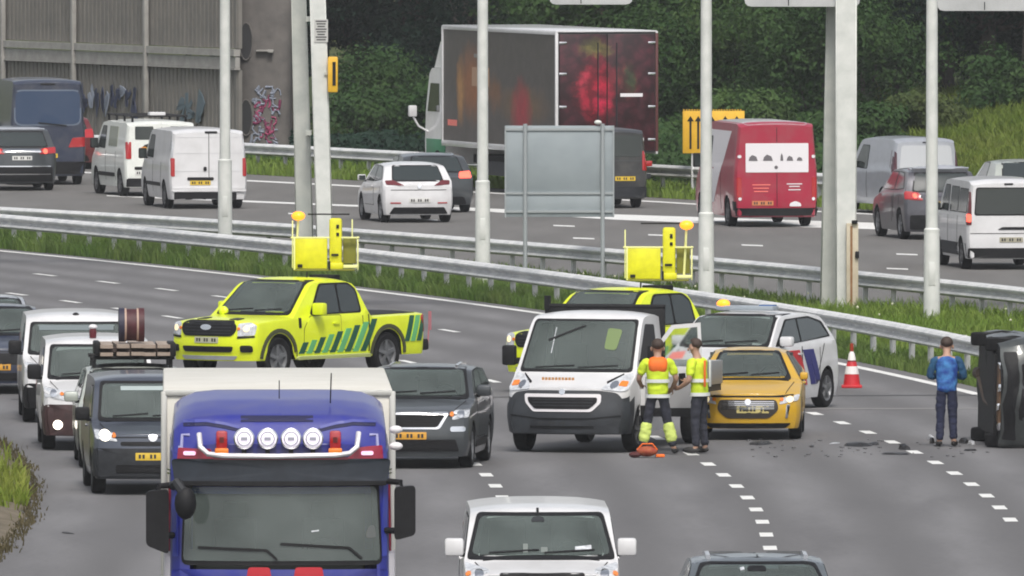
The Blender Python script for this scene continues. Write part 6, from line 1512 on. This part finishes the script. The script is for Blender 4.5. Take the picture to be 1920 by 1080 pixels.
# mirrors
def tmir(s_, z0, z1, x0, x1):
    m_ = c.add('wing_mirror', MB().prism([tuple(q) for q in rounded([(x0, z0), (x1, z0 + s_ * (-.0) - .10 * (1 if s_ < 0 else -.6)), (x1, z1), (x0, z1 - .02)], .05, .5)], .05, .27), BLACK); c.add('mirror_glass', MB().box(((x0 + x1) / 2, .275, (z0 + z1) / 2), (abs(x1 - x0) * .8, .01, (z1 - z0) * .8)), GLASS, m_); c.add('mirror_arm', MB().tube([(s_ * 1.15, .3, z1 + .04), (s_ * 1.32, .2, z1 + .03), (s_ * 1.36, .18, z1 - .1)], .035, 8), BLACK, m_); c.add('mirror_arm', MB().tube([(s_ * 1.15, .3, z0 + .1), (s_ * 1.34, .2, z0 + .1)], .035, 8), BLACK, m_)
tmir(-1, 2.33, 2.94, -1.46, -1.21); tmir(1, 2.38, 2.98, 1.25, 1.48)
fm_ = c.add('front_mirror', MB().ball((-1.03, -.16, 2.80), (.12, .10, .18)), BLACK); c.add('mirror_arm', MB().tube([(-1.16, .1, 2.98), (-1.12, -.10, 3.02), (-1.06, -.16, 2.92)], .055, 8), DARKGREY, fm_)
c.add('aerial', MB().tube([(.56, .9, 3.85), (.57, .85, 4.18)], .008, 5), BLACK); c.add('aerial', MB().tube([(0, .9, 3.9), (0, .9, 4.10)], .006, 5), BLACK)
# box body
by = L + .25; BL = 7.4
bx = c.add('box_body', MB().box((0, by + BL / 2, 2.46), (2.55, BL, 2.92), b=.03), CREAM); c.add('corner_post', MB().box((1.262, by + .01, 2.46), (.07, .07, 2.92), b=.015), mat('alu_trim', (.5, .5, .47), .45, .4), bx); c.add('corner_post', MB().box((-1.262, by + .01, 2.46), (.07, .07, 2.92), b=.015), mat('alu_trim', (.5, .5, .47), .45, .4), bx); c.add('top_rail', MB().box((0, by + .0, 3.90), (2.50, .06, .06), b=.01), mat('alu_trim', (.5, .5, .47), .45, .4), bx)
for s_ in (1, -1): c.add('rear_door', MB().box((s_ * .63, by + BL + .01, 2.4), (1.2, .05, 2.7)), CREAM, bx); c.add('chassis_rail', MB().box((s_ * .42, 5.2, .95), (.10, 8.4, .22)), UNDER); c.add('side_guard', MB().box((s_ * 1.18, 5.0, .75), (.04, 3.0, .35)), DARKGREY); c.add('rear_mudguard', MB().box((s_ * 1.05, 7.2, 1.02), (.4, 1.2, .04)), BLACK); c.wheel(s_ * 1.0, 7.2, .50, .45, ALU)
c.place(525, 1423, 1.2)

# ---- overturned car at the right edge ----------------------------------------------------
c = hatch('overturned_car', 'wrecked dark car lying on its side at the right edge', 'car', 'vehicles around the accident', mat('wreck_black_green', (.050, .056, .056), .4, .2, coat=.4, var=.3, vscale=3), L=4.2, W=1.78, H=1.52, nose=.76)
c.windscreen(c.hood, 1.85, gl=mat('cracked_glass', (.20, .22, .21), .35, rgb2=(.40, .42, .40), vscale=4)); c.panel('grille', 'F', rect(-.45, .5, .45, .68), BLACK, off=.014); lights_front(c, [(.50, .62), (.82, .66), (.84, .80), (.56, .76)]); c.panel('lower_intake', 'F', rect(-.7, .24, .7, .44), BLACK, off=.02)
side_glass(c, [[(1.5, 1.0), (2.0, 1.36), (2.6, 1.37), (2.6, 1.0)], [(2.68, 1.0), (2.68, 1.37), (3.2, 1.34), (3.5, 1.06)]]); c.rearglass(1.04, 1.36, m=mat('cracked_glass', (.20, .22, .21), .35)); rear_common(c, [(.5, .85), (.82, .87), (.82, 1.0), (.56, 1.0)], (0, .6)); c.mirror(1.45, 1.02, BLACK, sides=(1,))
BRN = mat('rusty_brown_part', (.22, .13, .07), .7, rgb2=(.12, .07, .04), vscale=9)
ub = c.add('underbody_plate', MB().box((0, 2.1, .17), (1.3, 3.2, .05)), UNDER)
c.add('axle', MB().tube([(-.75, .82, .30), (.75, .82, .30)], .05, 10), UNDER, ub); c.add('exhaust', MB().tube([(.25, .9, .17), (.22, 2.5, .16), (-.1, 3.3, .16), (-.2, 4.0, .18)], .04, 10).tube([(-.2, 3.5, .17), (-.2, 3.9, .17)], .09, 12), mat('rusty_dark_part', (.06, .042, .03), .8), ub); c.add('engine_tray', MB().box((0, .45, .20), (.9, .5, .10), b=.03), BRN, ub)
for k, z in enumerate((-.45, -.12, .2, .5)): c.add('bracket', MB().box((z, .20, .17), (.12, .10, .06), b=.02), CHROME, ub)
for ch in list(c.root.children_recursive):      # dents: every piece of the wreck is pushed by the same field
    if ch.name.split('.')[0] in ('wheel', 'rim'): continue
    for v in ch.data.vertices:
        p_ = v.co; q_ = 1.0 if p_.y < 0 else .6
        v.co = p_ + q_ * (.10 * mnoise.noise_vector(p_ * 1.7) + .035 * mnoise.noise_vector(p_ * 5.0 + Vector((9, 3, 1))))
gl_ = G(1904, 842); c.root.rotation_mode = 'XYZ'
# lay it over: local +x side goes down, underside faces image left
c.root.matrix_basis = Matrix.Translation((gl_.x, gl_.y + 2.1, .885)) @ Matrix.Rotation(R(3.5), 4, 'Z') @ Matrix.Rotation(R(90), 4, 'Y') @ Matrix.Translation((0, 0, -.55))

# ------------------------------------------------------------------ people
SKIN = mat('skin', (.40, .24, .17), .6); HAIR = mat('dark_brown_hair', (.045, .028, .02), .7); NAVYT = mat('navy_trousers', (.020, .022, .034), .85, var=.3, vscale=5); SHOE = mat('black_shoes', (.015, .014, .014), .6)
HVY = mat('hi_vis_yellow_cloth', (.58, .74, .03), .75, var=.14, vscale=6); HVO = mat('hi_vis_orange_cloth', (.85, .16, .015), .75, var=.12, vscale=6); TAPE = mat('reflective_tape', (.66, .68, .66), .4); HVG = mat('hi_vis_pale_cloth', (.55, .66, .16), .75, var=.12, vscale=6)
SHIRT = mat('blue_shirt_cloth', (.008, .045, .24), .8, rgb2=(.05, .20, .46), vscale=7, detail=2); SHIRTL = mat('shirt_pale_print', (.22, .42, .55), .8); SHIRTD = mat('shirt_dark_sleeve', (.008, .050, .13), .8, rgb2=(.015, .09, .17), vscale=6)
def skinmesh(name, chains, m, parent=None, sub=3):
    """one continuous surface grown round chains of joints: [(point, radius[, branch index])]"""
    V = []; E_ = []; Rr = []; key = {}
    def vid(p, r):
        k = tuple(round(q, 4) for q in p)
        if k not in key: key[k] = len(V); V.append(p); Rr.append(r)
        return key[k]
    for ch in chains:
        ids = [vid(p, r) for p, r in ch]
        for a, b in zip(ids, ids[1:]):
            if a != b: E_.append((a, b))
    me = bpy.data.meshes.new(name + '_skeleton'); me.from_pydata(V, E_, []); o = bpy.data.objects.new(name, me); COL.objects.link(o)
    sk = o.modifiers.new('Skin', 'SKIN'); sk.use_smooth_shade = True; sk.branch_smoothing = .6
    for i, r in enumerate(Rr):
        d_ = me.skin_vertices[0].data[i]; d_.radius = r if isinstance(r, tuple) else (r, r); d_.use_root = (i == 0)
    ss = o.modifiers.new('Sub', 'SUBSURF'); ss.levels = ss.render_levels = sub
    dg = bpy.context.evaluated_depsgraph_get(); ev = o.evaluated_get(dg); nm = bpy.data.meshes.new_from_object(ev); nm.name = name
    bpy.data.objects.remove(o); bpy.data.meshes.remove(me)
    nm.materials.clear(); nm.materials.append(m)
    if name in ('trousers', 'jacket', 'sleeve', 'gaiter'):      # folds in the cloth
        for v in nm.vertices:
            q = Vector((v.co.x * 9, v.co.y * 9, v.co.z * 14)); v.co += v.normal * (.013 * mnoise.noise(q) + .008 * mnoise.noise(q * 2.3))
    return nm
def joinmesh(a, mbs):
    bm = bmesh.new(); bm.from_mesh(a)
    for mb in mbs:
        t = mesh('tmp', mb.v, mb.f, [], smooth=60); bm.from_mesh(t); bpy.data.meshes.remove(t)
    bm.to_mesh(a); bm.free(); return a
def person(label, loc, rz, J, top, sleeves, trouser, long_sleeves=False, hair=HAIR, extra=None, h=1.0):
    """J: joints by name; front of the body is -y"""
    g_ = {k: Vector(v) * h for k, v in J.items()}
    t = lambda k: tuple(g_[k])
    ch = [[(t('pelvis'), (.135, .105)), (t('waist'), (.125, .095)), (t('chest'), (.160, .110)), (t('neckb'), .066), (t('neck'), .060), (t('chin'), .072), (t('head'), .098), (t('crown'), .082)]]
    for s_ in 'lr':
        ch.append([(t('chest'), (.160, .110)), (t('sh' + s_), .062), (t('el' + s_), .046), (t('wr' + s_), .033), (t('pa' + s_), (.040, .022))])
        ch.append([(t('pelvis'), (.135, .105)), (t('hip' + s_), .085), (t('kn' + s_), .060), (t('an' + s_), .043), (t('to' + s_), .040)])
    body = skinmesh('person', ch, SKIN)
    face = []
    hd = g_['head']; fw = (g_['nose'] - hd).normalized(); sd = fw.cross(Vector((0, 0, 1))).normalized()
    face.append(MB().ball(g_['nose'] + Vector((0, 0, -.01)), (.016, .02, .028), 8, 6)); face.append(MB().ball(hd + sd * .098 + Vector((0, 0, -.02)), (.018, .028, .036), 8, 6)); face.append(MB().ball(hd - sd * .098 + Vector((0, 0, -.02)), (.018, .028, .036), 8, 6))
    for s_ in 'lr':      # five fingers rooted in each palm, slightly curled
        pa, wr = g_['pa' + s_], g_['wr' + s_]; u = (pa - wr).normalized(); v = u.cross(fw)
        v = (v if v.length > .2 else u.cross(Vector((0, 0, 1)))).normalized(); cu = u.cross(v).normalized()
        for q, ln in zip((-1.5, -.5, .5, 1.5), (.062, .078, .074, .058)):
            b0 = pa + v * q * .018; face.append(MB().tube([b0 - u * .02, b0 + u * ln * .55, b0 + u * ln + cu * .018, b0 + u * ln * 1.25 + cu * .045], [.010, .0095, .009, .006], 7))
        face.append(MB().tube([pa - u * .05 + v * .03, pa - u * .015 + v * .062 + cu * .01, pa + u * .02 + v * .07 + cu * .03], [.012, .011, .007], 7))
    joinmesh(body, face)
    o = link('person', body); o.location = loc; o.rotation_euler = (0, 0, rz); finish(o, label, 'person')
    for s_ in (1, -1): MB().ball(hd + fw * .088 + sd * .034 * s_ + Vector((0, 0, .012)), (.012, .010, .009), 8, 6).build('eye', HAIR, o)
    MB().ball(hd + fw * .090 + Vector((0, 0, -.062)), (.026, .008, .007), 8, 4).build('mouth', mat('lips', (.30, .12, .10), .6), o)
    hc = hd - fw * .018 + Vector((0, 0, .040)); hm = MB().ball(hc, (.103, .112, .102), 16, 12); hm.v = [(v - hc if isinstance(v, Vector) else Vector(v) - hc) for v in hm.v]
    vv = []
    for v in hm.v:
        f = v.dot(fw); 
        if f > .03 and v.z < .045: v = v - fw * (f - .02) * .8 ; v = v * .9
        if v.z < -.05: v = Vector((v.x * .86, v.y * .86, v.z * .9))
        vv.append(v + hc)
    hm.v = vv; hm.build('hair', hair, o, 70)
    tr = [[(t('waist'), (.140, .112)), (t('pelvis'), (.150, .122))]]
    for s_ in 'lr':
        k2 = g_['kn' + s_]; a2 = g_['an' + s_]; tr.append([(t('pelvis'), (.150, .122)), (t('hip' + s_), .102), (t('kn' + s_), .078), (tuple(k2.lerp(a2, .5)), .070), (tuple(k2.lerp(a2, .95)), .066)])
    link('trousers', skinmesh('trousers', tr, trouser), o)
    jk = [[(tuple(g_['pelvis'] + Vector((0, 0, -.09))), (.178, .140)), (t('pelvis'), (.180, .142)), (t('waist'), (.176, .136)), (t('chest'), (.215, .145)), (tuple(g_['chest'].lerp(g_['neckb'], .55)), (.200, .125)), (tuple(g_['neckb'] + Vector((0, 0, -.02))), .082)]]
    link('jacket', skinmesh('jacket', jk, top), o)
    for s_ in 'lr':
        e2 = g_['el' + s_]; w2 = g_['wr' + s_]; end = w2 if long_sleeves else g_['sh' + s_].lerp(e2, .82)
        c_ = g_['chest'] + (g_['sh' + s_] - g_['chest']) * .55
        pts = [(tuple(c_), .095), (t('sh' + s_), .088)] + ([(t('el' + s_), .066), (tuple(end), .052)] if long_sleeves else [(tuple(end), .072)])
        link('sleeve', skinmesh('sleeve', [pts], sleeves), o)
        an, to = g_['an' + s_], g_['to' + s_]; sm = MB().ball((an + to) / 2 + Vector((0, 0, -.005)), (.052, .145, .052), 12, 8)
        dv = (to - an); ang_ = math.atan2(dv.x, -dv.y); mz = Matrix.Rotation(ang_, 4, 'Z'); cc = (an + to) / 2
        sm.v = [mz @ (Vector(v) - cc) + cc for v in sm.v]; sm.v = [Vector((v.x, v.y, max(v.z, .012))) for v in sm.v]; sm.build('shoe', SHOE, o, 60)
    if extra: extra(o, g_)
    return o
def stand(spread=.12, twist=0, arms=None, head_down=.0, lean=.0, sc=1.0):
    J = dict(pelvis=(0, 0, .97), waist=(0, -lean * .3, 1.12), chest=(0, -lean * .7, 1.36), neckb=(0, -lean * .95, 1.50), neck=(0, -lean - head_down * .2, 1.535), chin=(0, -lean - .025 - head_down * .5, 1.58), head=(0, -lean - .012 - head_down, 1.65), crown=(0, -lean - .002 - head_down * 1.2, 1.71), nose=(0, -lean - .118 - head_down, 1.63 - head_down * .4))
    for s_, q in (('l', 1), ('r', -1)):
        J.update({'sh' + s_: (q * .195, -lean * .85, 1.43), 'hip' + s_: (q * .09, 0, .90), 'kn' + s_: (q * (.09 + spread * .4), -.02, .50), 'an' + s_: (q * (.09 + spread), .02, .085), 'to' + s_: (q * (.11 + spread * 1.15), -.13, .05)})
        J.update({'el' + s_: (q * .27, .03 - lean * .8, 1.14), 'wr' + s_: (q * .25, -.08 - lean * .8, .90), 'pa' + s_: (q * .245, -.11 - lean * .8, .83)})
    if arms: J.update(arms)
    return J
def tapes(zs, r=(.196, .156), m=TAPE, cy=0.0):
    def f(o, g_):
        for z in zs:
            mb = MB(); n = 24; V = []; F = []
            for i in range(n):
                a = 2 * math.pi * i / n
                for dz in (-.028, .028): V.append((r[0] * math.cos(a), cy + r[1] * math.sin(a), z + dz))
            for i in range(n): F.append((2 * i, 2 * ((i + 1) % n), 2 * ((i + 1) % n) + 1, 2 * i + 1))
            mb.add(V, F).build('reflective_band', m, o, 80)
    return f
def worker1(o, g_):
    # orange yoke over the shoulders, pale band at the hem, hi-vis lower legs
    link('yoke', skinmesh('yoke', [[((-.17, 0, 1.40), (.135, .125)), ((-.06, 0, 1.41), (.175, .165)), ((.06, 0, 1.41), (.175, .165)), ((.17, 0, 1.40), (.135, .125))]], HVO), o)
    tapes((1.17, .93), (.198, .158))(o, g_)
    for s_ in 'lr':
        k2, a2 = g_['kn' + s_], g_['an' + s_]; link('gaiter', skinmesh('gaiter', [[(tuple(k2.lerp(a2, -.05)), .092), (tuple(k2.lerp(a2, .5)), .098), (tuple(k2.lerp(a2, .80)), .096)]], HVG), o)
p1 = G(1233, 852); J1 = stand(.16, arms={'elr': (-.29, -.02, 1.16), 'wrr': (-.24, -.20, 1.02), 'par': (-.21, -.26, .98), 'ell': (.29, -.06, 1.16), 'wrl': (.24, -.24, 1.06), 'pal': (.23, -.31, 1.05)})
person('worker seen from behind in a yellow hi-vis jacket with orange yoke and yellow gaiters', (p1.x, p1.y, 0), R(183), J1, HVY, HVY, NAVYT, False, extra=worker1, h=1.03)
def worker2(o, g_):
    tapes((.95, 1.17), (.198, .158))(o, g_)
    for x in (-.09, .09): MB().box((x, .138, 1.28), (.05, .02, .42), b=.006).build('brace', HVO if x > 0 else TAPE, o)
    MB().box((-.20, -.42, 1.16), (.16, .05, .22), b=.01).build('radio', BLACK, o)
p2_ = G(1312, 851); J2 = stand(.07, head_down=.03, lean=.05, arms={'elr': (-.27, -.10, 1.16), 'wrr': (-.20, -.32, 1.12), 'par': (-.19, -.39, 1.13), 'ell': (.27, -.05, 1.13), 'wrl': (.18, -.26, 1.02), 'pal': (.16, -.33, 1.01)})
person('worker in a yellow hi-vis vest and navy trousers, facing left beside the mustard hatchback', (p2_.x, p2_.y, 0), R(-118), J2, HVY, HVY, NAVYT, False, extra=worker2, h=1.03)
p3_ = G(1775, 838); J3 = stand(.025, head_down=.06, lean=.03, arms={'elr': (-.29, -.02, 1.14), 'wrr': (-.12, -.26, 1.16), 'par': (-.07, -.31, 1.18), 'ell': (.29, -.02, 1.14), 'wrl': (.12, -.26, 1.16), 'pal': (.07, -.31, 1.18)})
person('person in a bright blue shirt and dark trousers standing with back turned near the wreck', (p3_.x, p3_.y, 0), R(178), J3, SHIRT, SHIRTD, mat('dark_blue_trousers', (.012, .016, .045), .85, var=.3, vscale=5), True, h=.985)

# ------------------------------------------------------------------ cone, bag, debris
pc_ = G(1597, 727)
cn = empty('traffic_cone', (pc_.x, pc_.y, 0), label='red and white traffic cone behind the patrol car', cat='traffic cone')
CONER = mat('cone_red', (.50, .012, .02), .5, var=.1); CONEW = mat('cone_white', (.72, .68, .66), .45)
MB().box((0, 0, .025), (.36, .36, .05), b=.02).build('base', CONER, cn); MB().lathe([(.15, .05), (.125, .24)], 20).build('body', CONER, cn); MB().lathe([(.125, .24), (.128, .245), (.103, .38), (.10, .38)], 20).build('sleeve', CONEW, cn); MB().lathe([(.10, .38), (.072, .48)], 20).build('body', CONER, cn); MB().lathe([(.075, .48), (.052, .60), (.03, .64), (.001, .645)], 20).build('sleeve', CONEW, cn)
MB().lathe([(.06, .455), (.078, .455), (.075, .485), (.06, .485)], 20).build('collar', mat('cone_dark_red', (.16, .01, .015), .5), cn)
MB().lathe([(.03, .64), (.034, .70), (.03, .78), (.001, .79)], 14).build('lamp', mat('cone_lamp_red', (.30, .03, .01), .3), cn)
bgp = G(1213, 858)
bag = empty('tool_bag', (bgp.x, bgp.y, 0), R(8), label='red and orange tool bag lying on the asphalt at the feet of the gaitered worker', cat='bag')
mb = MB().ball((0, 0, .10), (.17, .16, .085), 14, 10); mb.v = [Vector((v[0] + .02 * math.sin(v[1] * 40), v[1], max(v[2], .01))) for v in mb.v]; mb.build('bag', mat('bag_red', (.26, .03, .02), .8, rgb2=(.34, .09, .03), vscale=12), bag)
MB().tube([(-.16, -.02, .12), (-.08, -.05, .22), (.08, -.05, .22), (.16, -.02, .12)], .014, 6).build('strap', HVO, bag); MB().ball((-.20, -.06, .05), (.10, .07, .05), 10, 6).build('pocket', mat('bag_dark', (.07, .012, .012), .8), bag); MB().box((.21, .0, .03), (.14, .10, .045), b=.015).build('side_pouch', HVO, bag)
DEB = 'broken car parts scattered on the asphalt'
def shard(px, py, sx, sy, sz, m, label, seed, nm='debris', grp=DEB):
    rg = random.Random(seed); p_ = G(px, py); n = 9; out = [(math.cos(2 * math.pi * k / n) * sx / 2 * rg.uniform(.6, 1), math.sin(2 * math.pi * k / n) * sy / 2 * rg.uniform(.6, 1)) for k in range(n)]
    V = [(x, y, .006) for x, y in out] + [(x * .8, y * .8, sz * rg.uniform(.4, 1)) for x, y in out] + [(0, 0, sz)]
    F = [tuple(range(n))[::-1]] + [(i, (i + 1) % n, n + (i + 1) % n, n + i) for i in range(n)] + [(n + i, n + (i + 1) % n, 2 * n) for i in range(n)]
    o = link(nm, mesh(nm, V, F, m)); o.location = (p_.x, p_.y, 0); o.rotation_euler = (0, 0, rg.uniform(-.4, .4)); return finish(o, label, 'debris', grp)
DBK = mat('broken_black_plastic', (.020, .020, .022), .5); DGL = mat('broken_pale_part', (.45, .46, .48), .3)
shard(1428, 833, .42, 1.0, .06, DBK, 'flat black plastic scrap in front of the mustard hatchback', 1)
shard(1607, 836, .52, .8, .07, DBK, 'long black bumper scrap left of the lane dashes, halfway to the blue-shirted person', 2)
shard(1640, 834, .22, .6, .05, DBK, 'small black scrap right of the long bumper scrap', 3)
shard(1680, 852, .55, .5, .035, DBK, 'thin black strip lying just left of a lane dash', 4)
shard(1697, 843, .18, .6, .10, DBK, 'upright black shard behind the thin strip', 5)
shard(1747, 831, .10, .4, .10, DBK, 'small black lump left of the feet of the blue-shirted person', 6)
shard(1745, 824, .09, .4, .08, DGL, 'small pale fragment behind the black lump left of the blue-shirted person', 7)
shard(1808, 831, .22, .7, .09, DBK, 'dark scrap between the blue-shirted person and the wreck', 8)
shard(1822, 834, .14, .5, .07, DGL, 'pale broken fragment beside the wreck', 9)
shard(1819, 845, .24, .5, .03, DBK, 'flat dark scrap on the asphalt in front of the wreck', 10)
shard(1522, 838, .10, .5, .03, DBK, 'tiny dark scrap right of the mustard hatchback', 11)
shard(1565, 832, .16, .6, .02, DGL, 'flat pale fragment left of the long bumper scrap', 12)
shard(127, 1000, .16, .8, .02, mat('drain_iron', (.04, .04, .042), .7), 'dark flat scrap on the left lane beside the blue truck mirror', 13)
rgd = random.Random(77); sm_ = MB()
for _ in range(70):
    p_ = G(rgd.uniform(1400, 1860), rgd.uniform(824, 858)); q = rgd.uniform(.012, .035); sm_.box((p_.x, p_.y, q * .3 + .004), (q * 1.6, q * 1.6, q * .6), Matrix.Rotation(rgd.uniform(0, 3), 4, 'Z'))
sm_.build('broken_glass', mat('glass_crumbs', (.12, .12, .125), .3), kind='stuff')

# ------------------------------------------------------------------ thin summer haze between the camera and the trees
hz = bpy.data.materials.new('haze'); hz.use_nodes = True; hn = hz.node_tree.nodes; hl = hz.node_tree.links
hn.remove(hn['Principled BSDF']); pv_ = hn.new('ShaderNodeVolumePrincipled'); pv_.inputs['Color'].default_value = (.93, .96, 1, 1); pv_.inputs['Density'].default_value = HAZE
hl.new(pv_.outputs[0], hn['Material Output'].inputs['Volume'])
MB().box((0, 2350, 7.5), (5200, 5500, 17.2)).build('haze', hz, kind='stuff')
